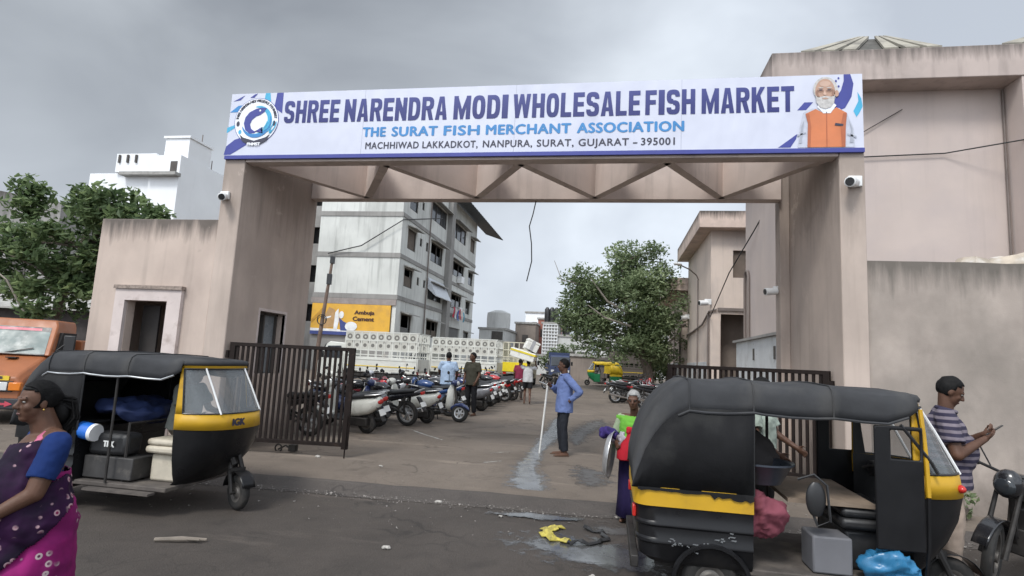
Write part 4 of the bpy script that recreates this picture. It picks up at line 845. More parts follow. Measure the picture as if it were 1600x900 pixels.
def rickshaw(label, loc, rz, lower, bandm, canopy, group=None, panel_window=False, cream=False, steer=0., far=False, rear_band=True, frontm=None, nose_text=None, roofm=None):
    H_ = math.pi/2
    g = thing('auto_rickshaw', label, 'auto rickshaw', loc, rz, group)
    # tub
    mb = MB(); rings = []
    for z, xr, hw in ((.3, -.46, .6), (.34, -.51, .63), (.44, -.53, .64), (.455, -.545, .652), (.475, -.545, .652), (.49, -.535, .643), (.57, -.54, .645), (.585, -.555, .657), (.6, -.555, .657), (.615, -.545, .648), (.71, -.55, .65), (.725, -.555, .652)):
        rings.append(uplan(xr, .29, hw, .16, z))
    mb.loft(rings); mb.build('body_tub', lower, g)
    mb = MB(); mb.loft([uplan(-.565, .292, .658, .12, z) for z in (.728, .74, .86, .87)]); mb.build('rear_band', bandm if rear_band else lower, g)
    # canopy: canvas stretched over hoops from the rear edge to the screen, black side curtains under its edge
    rt_ = roofm or canopy
    ST = [(-.58, .90, 0), (-.575, 1.05, 0), (-.545, 1.2, -.004), (-.49, 1.36, .003), (-.42, 1.49, .006), (-.335, 1.60, -.006), (-.25, 1.67, -.004), (-.17, 1.705, .01), (-.05, 1.705, -.004), (.1, 1.708, -.005), (.22, 1.715, .002), (.29, 1.72, .008), (.36, 1.715, 0), (.55, 1.708, -.005), (.72, 1.71, -.003), (.84, 1.715, .006), (.9, 1.714, .003), (1.05, 1.706, -.003), (1.22, 1.703, -.003), (1.36, 1.70, .002), (1.43, 1.69, 0)]
    mb = MB(); rings = []; hem = []
    for x, zt, w in ST:
        hw = (.655 if x < .9 else .655-.06*(x-.9)/.5)+w; zt += w*.6; dz = min(.24, zt-.86) if x < 1.3 else .24-(x-1.3)*.9; zb = zt-dz
        half = [(x, hw, zb), (x, hw+.004, zb+dz*.3), (x, hw-.006, zb+dz*.62), (x, hw-.03, zb+dz*.86), (x, hw-.085, zb+dz*.985), (x, hw*.5, zt+.006), (x, hw*.2, zt+.012)]
        rings.append(half + [(q[0], -q[1], q[2]) for q in reversed(half)]); hem.append((x, hw, zb))
    mb.loft(rings, closed=False); mb.wob(.007, 9, rz+loc[0]); o = mb.build('canopy_roof', rt_, g, ang=40); solid(o, .012)
    for sy in (-1, 1):
        if sy == 1 and cream is False and not far: pass
        mb = MB(); top = [(x, sy*(hw+.004), zb+.03) for x, hw, zb in hem if x <= .3]; mb.loft([[(x, y, .86) for x, y, z in top], [(x, y+sy*.006*math.sin(x*21), (z+.86)/2) for x, y, z in top], top], closed=False); o = mb.build('side_curtain', canopy, g); solid(o, .01)
        if not far: mb = MB(); mb.tube([(.29, sy*.652, .86), (.29, sy*.655, 1.48)], .012, 6); mb.build('curtain_pole', M_BLACKP, g)
    mb = MB(); mb.loft([[V(p.x, p.y, zz) for p in [nose_pt(1.66, -H_+2*H_*i/24, of) for i in range(25)]] for zz, of in ((1.63, .03), (1.655, .036), (1.682, .015), (1.698, -.05), (1.703, -.2))], closed=False); o = mb.build('canopy_front', rt_, g, ang=70); solid(o, .012)
    if not far:
        for sy in (-1, 1): mb = MB(); mb.tube([(x, sy*(hw+.004), zb) for x, hw, zb in hem if -.3 < x < 1.38], .011, 6); mb.build('canopy_hem', M_STEEL if cream else rt_, g)
        for x in (-.17, .29, .84): mb = MB(); r_ = [q for q in zip(ST, rings) if q[0][0] == x][0][1]; mb.tube([V(*p)+V(0, 0, .004)+V(0, math.copysign(.004, p[1]), 0) for p in r_], .006, 5); mb.build('canopy_seam', rt_, g)
    # cabin front
    H = math.pi/2
    fm = frontm or lower
    mb = MB(); mb.loft(nose_skin(.28, .93, -H, H), closed=False); mb.build('front_apron', fm, g, ang=60)
    mb = MB(); mb.loft(nose_skin(.932, 1.1, -H, H, .006), closed=False); o = mb.build('front_band', bandm, g); solid(o, .012)
    mb = MB(); mb.loft(nose_skin(1.6, 1.665, -H, H, .002), closed=False); o = mb.build('screen_header', bandm, g); solid(o, .015)
    for sy in (-1, 1):
        mb = MB(); mb.loft([[nose_pt(z, sy*(H-a*.03), .004) for a in range(0, 6)] for z in (1.102, 1.2, 1.4, 1.55, 1.598)], closed=False); o = mb.build('screen_pillar', bandm, g); solid(o, .02)
    mb = MB(); mb.loft(nose_skin(1.102, 1.598, -H+.14, H-.14, -.004), closed=False); mb.build('windscreen', M_GLASS, g)
    for z in (1.108, 1.592):
        mb = MB(); mb.tube([nose_pt(z, -H+.15+(2*H-.3)*i/24, .004) for i in range(25)], .009, 6); mb.build('screen_rubber', M_BLACKP, g)
    for sy in (-1, 1):
        mb = MB(); mb.tube([nose_pt(z, sy*(H-.15), .004) for z in (1.108, 1.2, 1.4, 1.592)], .009, 6); mb.build('screen_rubber', M_BLACKP, g)
        mb = MB(); mb.tube([nose_pt(z, sy*.62, .008) for z in (1.1, 1.2, 1.4, 1.6)], .011, 6); mb.build('screen_bar', M_CAMW, g)
    for sy in (-1, 1):
        if panel_window:
            mb = MB(); p = nose_pt(1.0, sy*.75, .01); mb.ell(p-V(.012, 0, 0), (.035, .06, .032)); mb.build('side_lamp', M_REDL, g)
    mb = MB(); mb.loft(nose_skin(.3, 1.1, -H, H, -.016), closed=False); mb.build('cabin_dark_sheet', M_BLACKP, g)  # black sheet added inside the nose to keep the cabin dark
    for sy in (-1, 1): mb = MB(); mb.loft([[nose_pt(z, sy*(H-a*.03), -.03) for a in range(-2, 7)] for z in (1.102, 1.2, 1.4, 1.6)], closed=False); mb.build('pillar_dark_sheet', M_BLACKP, g)  # added black sheets cover the yellow inner faces of the pillars
    # floor, seats, partition, steering
    mb = MB(); mb.box((.25, -.6, .27), (1.42, .6, .32)); mb.build('floor', M_FLOORM, g, bevel=.01)
    for sy in (-1, 1): mb = MB(); mb.box((.5, sy*.6, .245), (1.3, sy*.7, .268)); mb.build('side_step', M_FLOORM, g)
    mb = MB(); mb.box((-.28, -.56, .887), (.2, .56, .93)); mb.wob(.015, 6); mb.build('passenger_seat', M_SEAT, g, bevel=.02)
    mb = MB(); mb.hexa([(-.42, -.56, .9), (-.3, -.56, .9), (-.3, .56, .9), (-.42, .56, .9), (-.46, -.54, 1.35), (-.38, -.54, 1.35), (-.38, .54, 1.35), (-.46, .54, 1.35)]); mb.build('seat_back', M_SEAT, g, bevel=.02)
    mb = MB(); mb.box((1.0, -.36, .32), (1.34, .24, .62)); mb.build('driver_seat_box', M_CREAM if cream else M_SEAT, g, bevel=.03)
    mb = MB(); mb.box((.96, -.43, .63), (1.4, .31, .715)); mb.box((.97, -.42, .717), (1.39, .3, .79)); mb.wob(.008, 7); mb.build('driver_seat', M_CREAM if cream else M_SEAT, g, bevel=.03)
    if cream: mb = MB(); mb.tube([(.8, -.5, .32), (.8, -.5, .95), (.8, .5, .95), (.8, .5, .32)], .016, 6); mb.build('partition_rail', M_GREASE, g)
    for sy in ((-1, 1) if cream else (1,)): mb = MB(); mb.tube([(.69, sy*.61, .32), (.69, sy*.62, 1.47)], .014, 8); mb.build('grab_pole', M_GREASE, g)
    mb = MB(); mb.tube([(1.78, 0, .5), (1.5, 0, 1.02)], .03, 8); mb.tube([(1.4, -.34, 1.0), (1.45, -.3, 1.03), (1.52, -.08, 1.03), (1.52, .08, 1.03), (1.45, .3, 1.03), (1.4, .34, 1.0)], .014, 8); mb.build('handlebar', M_GREASE, g)
    mb = MB(); mb.box((1.48, -.46, .93), (1.72, .46, 1.06)); mb.build('dashboard', M_BLACKP, g, bevel=.02)
    # far side curtain, mirrors, panels
    if panel_window:
        mb = MB(); mb.wall('Y', -.628, -.605, 1.12, 1.44, .56, 1.45, [(1.23, 1.42, 1.21, 1.42)]); mb.build('side_panel', lower, g, bevel=.012)
        mb = MB(); mb.wall('Y', .605, .628, 1.12, 1.44, .3, 1.45, [(1.23, 1.42, 1.12, 1.42)]); mb.build('side_panel', lower, g, bevel=.012)
        mb = MB(); mb.tube([(1.3, -.62, 1.46), (1.5, -.6, 1.2), (1.54, -.6, 1.12)], .012, 6); mb.build('quarter_bar', M_BLACKP, g)
        mb = MB(); mb.tube([(1.45, -.575, 1.58), (1.46, -.59, 1.4), (1.47, -.595, 1.2), (1.475, -.6, .95)], .016, 8); mb.build('panel_edge', M_YELP, g); mb = MB(); mb.tube([(1.475, -.6, .945), (1.47, -.59, .6), (1.45, -.57, .3)], .014, 8); mb.build('panel_edge', lower, g)
    else:
        mb = MB(); mb.wall('Y', .6, .62, 1.0, 1.42, .3, .85); mb.build('side_panel', lower, g, bevel=.012)
        mb = MB(); mb.loft([[(.3, .64, 1.47), (.5, .64, 1.47), (.72, .63, 1.47)], [(.3, .645, 1.0), (.5, .64, 1.0), (.72, .63, 1.05)], [(.3, .645, .9), (.5, .64, .9), (.78, .63, .92)]], closed=False); mb.build('rain_curtain', canopy, g)
    # wheels and running gear
    for sy in (-1, 1):
        wheel(g, 0, sy*.55, .2, .1)
        mb = MB(); mb.tube([(.27*math.cos(R(a)), sy*.655, .2+.27*math.sin(R(a))) for a in range(0, 181, 15)], .02, 6); mb.build('wheel_arch', lower, g)
    wheel(g, 1.87, 0, .2, .1, steer=steer)
    M = Matrix.Translation((1.87, 0, 0)) @ Matrix.Rotation(steer, 4, 'Z')
    mb = MB()
    for sy in (-1, 1): mb.tube([(-.16, sy*.035, .62), (-.1, sy*.075, .42), (0, sy*.085, .2)], [.03, .028, .022], 8)
    mb.cyl((0, -.1, .2), (0, .1, .2), .02); mb.box((-.14, -.09, .4), (-.06, .09, .46)); mb.xf(M).build('fork', M_GREASE, g)
    mb = MB(); rows = [[(.235*math.cos(R(a)), y, .2+.235*math.sin(R(a))) for y in (-.075, -.05, .05, .075)] for a in range(20, 171, 15)]; mb.loft(rows, closed=False); o = mb.xf(M).build('front_mudguard', lower, g); solid(o, .006)
    mb = MB(); mb.box((-.38, -.35, .2), (.3, .35, .3)); mb.cyl((0, -.5, .2), (0, .5, .2), .04); mb.build('engine', M_GREASE, g)
    mb = MB(); mb.box((-.58, -.62, .25), (-.52, .62, .34)); mb.build('rear_bumper', M_GREASE, g, bevel=.01)
    for sy in (-1, 1): mb = MB(); mb.box((-.57, sy*.5-.04, .61), (-.54, sy*.5+.05, .7)); mb.build('tail_light', M_REDL, g, bevel=.008)
    if nose_text:
        p, q = nose_pt(.975, -.38, .014), nose_pt(.975, -.12, .014); d = (q-p).normalized(); zz = V(-.03, 0, 1).normalized(); nn = d.cross(zz)
        me, w_, h_ = text_mesh(nose_text, .17, .075, .01); M = Matrix((d, -nn, zz)).transposed().to_4x4(); M.translation = p; me.transform(M); link('nose_lettering', me, M_INK, g, False)
    return g
ra = rickshaw('black auto rickshaw with yellow windscreen surround and cream driver seat by the guard room', (-5.9, 6.05, 0), 0, M_BLK, M_YELP, M_CANV, 'black and yellow auto rickshaws at the gate', cream=True, steer=R(-28), rear_band=False, nose_text='IGK', roofm=M_ROOF)
rb_ = rickshaw('black auto rickshaw with torn rear hood and yellow stripe, nearest the camera on the right', (.80, 5.43, 0), 0, M_BLK, M_YELP, M_CANV, 'black and yellow auto rickshaws at the gate', panel_window=True, steer=R(5), roofm=M_ROOF)
M_GRN = mat('auto_green_paint', (.01, .19, .07), .4); M_YCAN = mat('yellow_hood', (.72, .5, .02), .5, dirt=(.5, .34, .03), dscale=3)
rickshaw('green auto rickshaw with a bright yellow hood crossing the far end of the yard', (.25, 42.2, .385), R(184), M_GRN, M_YCAN, M_YCAN, far=True)
ra.scale = (.975, .975, .96); ra.location.x += .045; rb_.scale = (1.035, 1, 1); rb_.location.x -= .005
# scraped paint on the near flank of the right rickshaw, its loose hood hem and window stick
mb = MB(); random.seed(11)
for k in range(34):
    x = -.32+random.random()*.45; z = .5+.05*math.sin(x*9)+random.gauss(0, .022); q_ = .01+.04*random.random()**2; mb.face([(x, -.6585, z), (x+q_, -.6585, z-.006), (x+q_*1.2, -.6585, z+.002+.005*random.random()), (x+q_*.3, -.6585, z+.006)])
mb.build('scraped_paint', mat('bare_scraped_metal', (.13, .135, .14), .6), rb_, False)
mb = MB(); pts = [(-.54, .85)]
for k in range(30): x = -.54+.83*(k+1)/30; pts.append((x, .85-.01*random.random()-(.035*random.random() if x > 0 else 0)))
mb.prism(pts + [(.29, .868), (-.54, .868)], 'Y', -.672, -.662); mb.build('torn_hem', M_CANV, rb_, False)

mb = MB(); mb.tube([(.62, -.56, 1.0), (.72, -.6, 1.05), (.8, -.62, .98), (.82, -.62, .72), (.74, -.6, .68), (.7, -.58, .8)], .01, 6); mb.ell((.73, -.6, .87), (.07, .03, .13)); mb.build('folding_mirror', M_BLACKP, rb_)
# ------------------------------------------------------------------ trucks
def lattice_paint():
    t = NT('pierced_white_panel'); x = t.n.new('ShaderNodeSeparateXYZ'); t.l.new(t.tc.outputs['Object'], x.inputs[0])
    fx = t.math('SUBTRACT', t.math('FRACT', t.math('DIVIDE', t.math('ADD', x.outputs[0], 10.), .382), 0), .5); u = t.math('MULTIPLY', fx, .382)
    def disc(z0, r, r1=0):
        dz = t.math('SUBTRACT', x.outputs[2], z0); d = t.math('SQRT', t.math('ADD', t.math('MULTIPLY', u, u), t.math('MULTIPLY', dz, dz)), 0); o = t.math('LESS_THAN', d, r)
        return t.math('MULTIPLY', o, t.math('GREATER_THAN', d, r1)) if r1 else o
    k = t.math('MAXIMUM', disc(2.34, .125, .05), disc(1.95, .085)); u2 = t.math('ABSOLUTE', u, 0)
    tri = t.math('MULTIPLY', t.math('GREATER_THAN', u2, .13), t.math('LESS_THAN', t.math('ABSOLUTE', t.math('SUBTRACT', x.outputs[2], 2.1), 0), .05)); k = t.math('MAXIMUM', k, tri)
    n = t.noise(t.tc.outputs['Object'], 2, 5); c = t.mix(n, (.4, .385, .33), (.6, .59, .54)); c = t.mix(t.math('MULTIPLY', k, .85), c, (.1, .095, .085)); t.l.new(c, t.b.inputs['Base Color']); t.b.inputs['Roughness'].default_value = .6; return t.m
M_LATT = lattice_paint()
M_CARGO = mat('cargo_green_grey', (.2, .22, .2), .7, var=.3)
def light_truck(label, loc, rz, paint, cage=True, group=None, tail=None, solid_side=False):
    """small lorry, x forward, origin on the ground under the middle"""
    g = thing('light_truck', label, 'truck', loc, rz, group)
    sec = lambda x, zt, hw: [(x, -hw, .45), (x, -hw, 1.25), (x, -hw+.08, zt), (x, hw-.08, zt), (x, hw, 1.25), (x, hw, .45)]
    mb = MB(); mb.loft([sec(1.15, 2.02, .82), sec(1.9, 2.06, .82), sec(2.05, 1.95, .82), [(2.42, -.8, .45), (2.42, -.8, 1.15), (2.4, -.74, 1.2), (2.4, .74, 1.2), (2.42, .8, 1.15), (2.42, .8, .45)]]); mb.build('cab', paint, g, bevel=.03)
    for sy in (-1, 1):
        mb = MB(); mb.prism([(1.3, 1.3), (2.1, 1.3), (1.95, 1.85), (1.3, 1.88)], 'Y', sy*.8, sy*.826); w = mb.build('side_window', M_PANE, g)
        mb = MB(); mb.box((2.1, sy*.85, 1.3), (2.16, sy*1.0, 1.6)); mb.build('mirror', M_BLACKP, g, bevel=.015)
        mb = MB(); mb.box((2.4, sy*.6-.12, .75), (2.44, sy*.6+.12, .92)); mb.build('headlight', M_LENS, g, bevel=.01)
        wheel(g, 1.7, sy*.72, .34, .2, 24); wheel(g, -1.4, sy*.72, .34, .2, 24)
        mb = MB(); mb.box((-2.44, sy*.65-.1, .72), (-2.41, sy*.65+.1, .84)); mb.build('tail_light', M_REDL, g)
    mb = MB(); mb.hexa([(2.1, -.72, 1.93), (2.405, -.72, 1.24), (2.405, .72, 1.24), (2.1, .72, 1.93), (2.12, -.72, 1.94), (2.43, -.72, 1.25), (2.43, .72, 1.25), (2.12, .72, 1.94)]); mb.build('windscreen', M_PANE, g)
    mb = MB(); mb.box((-2.4, -.4, .45), (2.3, .4, .62)); mb.box((-2.3, -.78, .55), (1.0, .78, .68)); mb.build('chassis', M_GREASE, g)
    mb = MB(); mb.box((-2.42, -.86, .78), (1.08, .86, .86)); mb.build('bed', paint, g)
    for sy in (-1, 1):
        mb = MB(); mb.box((-2.42, sy*.86, .86), (1.08, sy*.82, 1.42)); b = mb.build('side_board', paint, g, bevel=.01)
        for z, mm in ((1.0, M_YPLATE), (1.3, paint)): mb = MB(); mb.box((-2.38, sy*.863, z), (1.04, sy*.878, z+.035)); mb.build('rail', mm, b)
        if cage:
            mb = MB()
            for k in range(10): x = -2.4+k*.382; mb.box((x, sy*.825, 1.425), (x+.05, sy*.855, 2.6))
            for z in (1.5, 1.72, 2.16, 2.55): mb.box((-2.42, sy*.857, z), (1.08, sy*.835, z+.05))
            cg = mb.build('cage', paint, g); mb = MB(); mb.box((-2.4, sy*.836, 1.77), (1.06, sy*.846, 2.54)); mb.build('cage_panel', M_LATT if paint is M_WHT else paint, cg)
    mb = MB(); mb.box((-2.47, -.84, .87), (-2.425, .84, 1.42)); mb.build('tailgate', tail or paint, g, bevel=.01)
    mb = MB(); mb.box((1.06, -.84, .87), (1.12, .84, 2.3)); mb.build('headboard', paint, g)
    if cage:
        mb = MB()
        for k in range(6): y = -.8+k*.31; mb.box((-2.46, y, 1.425), (-2.43, y+.05, 2.58))
        for z in (1.7, 2.1, 2.55): mb.box((-2.47, -.85, z), (-2.425, .85, z+.05))
        mb.build('rear_cage', paint, g)
    mb = MB(); mb.box((-2.3, -.78, .87), (1.0, .78, 1.3)); mb.wob(.05, 3); mb.build('cargo', M_CARGO, g)
    return g
light_truck('white small truck with a lattice cage standing behind the parked scooters', (-11.05, 26, .24), R(180), M_WHT, group='white cage trucks parked in the yard')
light_truck('white cage truck behind the two men among the scooters', (-8.3, 30.5, .28), R(180), M_WHT, group='white cage trucks parked in the yard')
M_CRM = mat('cream_truck_paint', (.62, .58, .44), .5, var=.1, dirt=(.4, .36, .28), dscale=2)
light_truck('cream truck showing its bright yellow tailgate beside the porter', (-5.55, 36, .33), R(92), M_CRM, tail=mat('bright_yellow_board', (.8, .62, .02), .5))
light_truck('dark blue truck parked under the trees beyond the porter', (-4.3, 48, .4), R(-80), mat('dull_blue_paint', (.035, .05, .11), .5), cage=False)
light_truck('dark cage truck parked behind the far green auto rickshaw', (1.0, 47, .4), R(175), mat('dull_brown_truck_paint', (.09, .075, .065), .6))
# orange truck at the left edge (x forward, origin on the ground under the nose)
M_ORN = mat('faded_orange_paint', (.33, .115, .045), .48, var=.1, scale=2, dirt=(.2, .085, .045), dlo=.55, dhi=.8, dscale=2.5)
g = thing('orange_truck', 'faded orange snub nosed truck with a cracked windscreen at the left edge', 'truck', (-11.9, 9.15, .0), R(-64))
mb = MB(); sec = lambda x, z0, z1, hw: [(x, -hw, z0), (x, -hw, z1-.12), (x, -hw+.1, z1), (x, hw-.1, z1), (x, hw, z1-.12), (x, hw, z0)]
mb.loft([sec(-2.0, .45, 1.42, .88), sec(-.85, .45, 1.4, .88), sec(-.55, .45, 1.27, .87), sec(-.1, .5, 1.08, .84), sec(.02, .5, .99, .82)]); mb.build('body', M_ORN, g, bevel=.03)
mb = MB(); mb.loft([[(-2.0, -.88, 1.4), (-.8, -.88, 1.4), (-.8, .88, 1.4), (-2.0, .88, 1.4)], [(-2.0, -.84, 2.04), (-1.2, -.8, 2.04), (-1.2, .8, 2.04), (-2.0, .84, 2.04)], [(-2.02, -.8, 2.15), (-1.25, -.74, 2.16), (-1.25, .74, 2.16), (-2.02, .8, 2.15)]]); mb.build('cab', M_ORN, g, bevel=.03)
def slope(x0, z0, x1, z1, hw0, hw1, o=.012):
    return [(x0+o, -hw0, z0), (x0+o, hw0, z0), (x1+o, hw1, z1), (x1+o, -hw1, z1)]
mb = MB(); mb.face(slope(-.815, 1.42, -1.175, 1.99, .78, .7)); mb.build('windscreen', mat('dusty_windscreen', (.13, .17, .165), .35, spec=.25, var=.3, scale=2, dirt=(.26, .29, .28), dlo=.55, dhi=.65, dscale=3), g, False)
mb = MB(); mb.face(slope(-1.12, 1.9, -1.18, 1.995, .715, .7, .016)); sb = mb.build('sun_strip', mat('strip_black', (.02, .02, .022), .4), g, False)
mb = MB(); mb.face(slope(-1.135, 1.92, -1.165, 1.97, .55, .54, .02)); mb.build('sun_strip_lettering', mat('strip_pink', (.6, .16, .2), .5), g, False)
mb = MB(); 
mb.tube([(-.82, -.78, 1.42), (-.8, 0, 1.43), (-.82, .78, 1.42)], .022, 6); mb.tube([(-.8, .1, 1.45), (-.86, .55, 1.56)], .012, 5); mb.tube([(-.8, -.5, 1.45), (-.86, -.05, 1.56)], .012, 5); mb.build('wiper', M_BLACKP, g)
for sy in (-1, 1):
    mb = MB(); mb.prism([(-1.9, 1.42), (-.98, 1.42), (-1.25, 1.9), (-1.9, 1.9)], 'Y', sy*.8, sy*.893); mb.build('side_window', M_DARK, g)
    mb = MB(); mb.box((-1.1, sy*.98, 1.5), (-1.05, sy*1.2, 1.85)); mi = mb.build('mirror', M_BLACKP, g, bevel=.02)
    mb = MB(); mb.tube([(-1.0, sy*.88, 1.5), (-1.06, sy*1.02, 1.66)], .012, 6); mb.build('mirror_arm', M_BLACKP, mi)
    mb = MB(); mb.box((.0, sy*.34, .72), (.055, sy*.7, .92)); hl = mb.build('headlight_bezel', M_BLACKP, g, bevel=.01); mb = MB(); mb.box((.05, sy*.37, .745), (.07, sy*.62, .9)); mb.build('lens', M_LENS, hl, bevel=.01)
    mb = MB(); mb.box((-.04, sy*.64, .745), (.075, sy*.84, .9)); mb.build('indicator', M_AMB, g, bevel=.015)
    mb = MB(); mb.box((-.5, sy*.872, .98), (-.3, sy*.884, 1.02)); mb.build('side_marker', M_REDL, g)
    wheel(g, -.75, sy*.74, .37, .22, 26); wheel(g, -3.4, sy*.74, .37, .22, 26)
mb = MB(); mb.box((.0, -.36, .7), (.03, .36, .93)); mb.build('grille', M_BLACKP, g)
mb = MB(); mb.box((.0, -.88, .4), (.14, .88, .6)); bp = mb.build('bumper', mat('dark_bumper', (.03, .03, .035), .5, var=.3), g, bevel=.02)
for q, zz in ((.3, 1.36), (-.3, 1.36)): mb = MB(); mb.box((-.72, q-.09, zz-.015), (-.6, q+.09, zz+.005)); mb.build('bonnet_vent', M_BLACKP, g)
mb = MB(); mb.prism([(.48, .52), (.66, .52), (.66, .555), (.78, .5), (.66, .445), (.66, .48), (.48, .48)], 'X', .142, .15); mb.build('painted_arrow', mat('arrow_red', (.5, .06, .09), .5), bp, False)
mb = MB(); mb.ell((.145, .3, .5), (.01, .09, .05)); mb.build('reflector', M_YPLATE, bp)
mb = MB(); mb.box((.005, -.1, .935), (.035, .62, 1.02)); mb.build('number_plate', M_YPLATE, g)
text_on('plate_lettering', 'GJ 5', M_INK, g, 0, 0, 0, .4, .055, .01, M=Matrix.Translation((.039, .12, .95)) @ Matrix.Rotation(R(90), 4, 'Z'))
mb = MB(); mb.box((-6, -.95, .8), (-2.1, .95, 1.75)); mb.build('load_bed', M_ORN, g, bevel=.02)
mb = MB(); mb.box((-6, -.4, .4), (-.2, .4, .6)); mb.build('chassis', M_GREASE, g)
mb = MB(); mb.box((-1.9, .3, 2.16), (-1.7, .5, 2.2)); mb.build('roof_lamp', M_BLACKP, g)
# ------------------------------------------------------------------ two wheelers (origin on the ground under the rear wheel, x forward)
def paint(name, c): return mat(name, c, .25, var=.06, coat=.5, dirt=tuple(min(1, x*.6+.03) for x in c), dlo=.6, dhi=.8, dscale=6)
P_BLACK = paint('black_bike_paint', (.015, .015, .017)); P_RED = paint('red_bike_paint', (.42, .02, .02)); P_NAVY = paint('navy_bike_paint', (.03, .045, .13)); P_GREY = paint('grey_bike_paint', (.17, .17, .18))
P_SILV = paint('silver_bike_paint', (.42, .43, .45)); P_MAR = paint('maroon_bike_paint', (.16, .02, .03)); P_BLUE = paint('blue_bike_paint', (.025, .06, .17)); P_WHITE = M_IVORY
def loftx(mb, secs, n=14):
    """secs: (x, zc, hw, hh) elliptical sections along x"""
    return mb.loft([[(x, hw*math.copysign(abs(math.cos(2*math.pi*i/n))**.8, math.cos(2*math.pi*i/n)), zc+hh*math.copysign(abs(math.sin(2*math.pi*i/n))**.8, math.sin(2*math.pi*i/n))) for i in range(n)] for x, zc, hw, hh in secs])
def two_wheeler(kind, label, x, y, hd, pm, pm2=None, lean=8, steer=10, group='two wheelers parked in the yard', plate=True):
    pm2 = pm2 or P_BLACK
    g = thing('scooter' if kind == 's' else 'motorcycle', label, 'scooter' if kind == 's' else 'motorcycle', (x, y, gz(y)), R(hd), group, rx=R(-lean))
    if kind == 'm':
        WB, r, w = 1.27, .3, .1
        wheel(g, 0, 0, r, w, 24, M_ALLOY if pm is P_BLACK else P_BLACK, 6); wheel(g, WB, 0, r, .085, 24, M_ALLOY if pm is P_BLACK else P_BLACK, 6, steer=R(steer))
        mb = MB(); loftx(mb, [(.52, .86, .09, .05), (.6, .86, .13, .09), (.75, .87, .155, .12), (.9, .88, .15, .12), (1.0, .87, .09, .08), (1.04, .86, .04, .04)]); mb.build('fuel_tank', pm, g)
        mb = MB(); loftx(mb, [(-.28, .87, .08, .03), (-.2, .86, .11, .045), (.05, .83, .125, .05), (.3, .79, .13, .05), (.5, .8, .1, .05), (.56, .82, .06, .04)]); mb.build('seat', M_SEAT, g)
        mb = MB(); loftx(mb, [(-.42, .83, .05, .03), (-.36, .81, .09, .05), (-.1, .76, .12, .07), (.2, .7, .12, .08), (.42, .66, .11, .1), (.5, .66, .08, .06)]); mb.build('tail_cowl', pm, g)
        mb = MB(); mb.tube([(-.3, -.13, .84), (-.42, -.1, .9), (-.44, 0, .91), (-.42, .1, .9), (-.3, .13, .84)], .014, 6); mb.build('grab_rail', M_ALLOY, g)
        mb = MB(); mb.box((-.47, -.07, .78), (-.42, .07, .85)); mb.build('tail_light', M_REDL, g, bevel=.012)
        mb = MB(); mb.hexa([(-.36, -.06, .7), (-.3, -.06, .72), (-.3, .06, .72), (-.36, .06, .7), (-.52, -.06, .42), (-.5, -.06, .4), (-.5, .06, .4), (-.52, .06, .42)]); mb.build('rear_mudguard', M_BLACKP, g)
        if plate: mb = MB(); mb.hexa([(-.49, -.1, .5), (-.475, -.1, .5), (-.475, .1, .5), (-.49, .1, .5), (-.44, -.1, .6), (-.425, -.1, .6), (-.425, .1, .6), (-.44, .1, .6)]); mb.build('number_plate', M_PLATE, g)
        mb = MB(); mb.box((.48, -.12, .26), (.82, .12, .5)); mb.tube([(.7, 0, .48), (.78, 0, .72)], [.11, .09], 10); mb.cyl((.58, -.17, .36), (.58, .17, .36), .1); mb.build('engine', M_GREASE, g, bevel=.015)
        mb = MB(); mb.tube([(1.02, 0, .84), (.85, 0, .45), (.6, 0, .3)], .028, 6); mb.tube([(.6, .06, .5), (0, .08, .3)], .025, 6); mb.tube([(.6, -.06, .5), (0, -.08, .3)], .025, 6); mb.tube([(.02, .1, .34), (-.02, .12, .72)], .028, 8); mb.tube([(.02, -.1, .34), (-.02, -.12, .72)], .028, 8); mb.build('frame', M_GREASE, g)
        mb = MB(); mb.tube([(.75, -.1, .42), (.82, -.14, .25), (.5, -.16, .22), (.1, -.17, .3), (-.32, -.18, .38)], [.022, .024, .03, .05, .055], 10); mb.build('exhaust', M_CHROME, g)
        mb = MB()
        for sy in (-1, 1): mb.tube([(1.06, sy*.085, .95), (1.16, sy*.085, .62), (WB, sy*.085, .3)], [.018, .022, .026], 8)
        mb.build('fork', M_ALLOY, g)
        mb = MB(); mb.loft([[(WB+.335*math.cos(R(a)), yy, .3+.335*math.sin(R(a))) for yy in (-.06, -.045, .045, .06)] for a in range(25, 166, 14)], closed=False); solid(mb.build('front_mudguard', pm, g), .006)
        mb = MB(); mb.tube([(.86, -.36, 1.0), (.92, -.3, 1.02), (1.02, -.1, 1.0), (1.02, .1, 1.0), (.92, .3, 1.02), (.86, .36, 1.0)], .014, 8); hb = mb.build('handlebar', M_BLACKP, g)
        for sy in (-1, 1): mb = MB(); mb.cyl((.84, sy*.37, .998), (.9, sy*.32, 1.015), .022); mb.build('grip', M_SEAT, hb)
        mb = MB(); mb.ell((1.12, 0, .93), (.09, .11, .13)); mb.build('headlight_cowl', pm, g); mb = MB(); mb.ell((1.19, 0, .91), (.03, .085, .075)); mb.build('headlight', M_LENS, g)
    else:
        WB, r, w = 1.24, .215, .1
        wheel(g, 0, 0, r, w, 22, M_RIM, 0); wheel(g, WB, 0, r+.02, w, 22, M_ALLOY, 6, steer=R(steer))
        mb = MB(); loftx(mb, [(-.36, .72, .06, .05), (-.3, .68, .13, .12), (-.1, .6, .185, .17), (.15, .55, .19, .19), (.35, .52, .17, .18), (.45, .5, .12, .14)], 18); mb.build('body_panel', pm, g)
        mb = MB(); loftx(mb, [(-.3, .82, .09, .03), (-.22, .83, .12, .045), (.05, .8, .135, .05), (.3, .76, .14, .05), (.46, .74, .1, .04)]); mb.build('seat', M_SEAT, g)
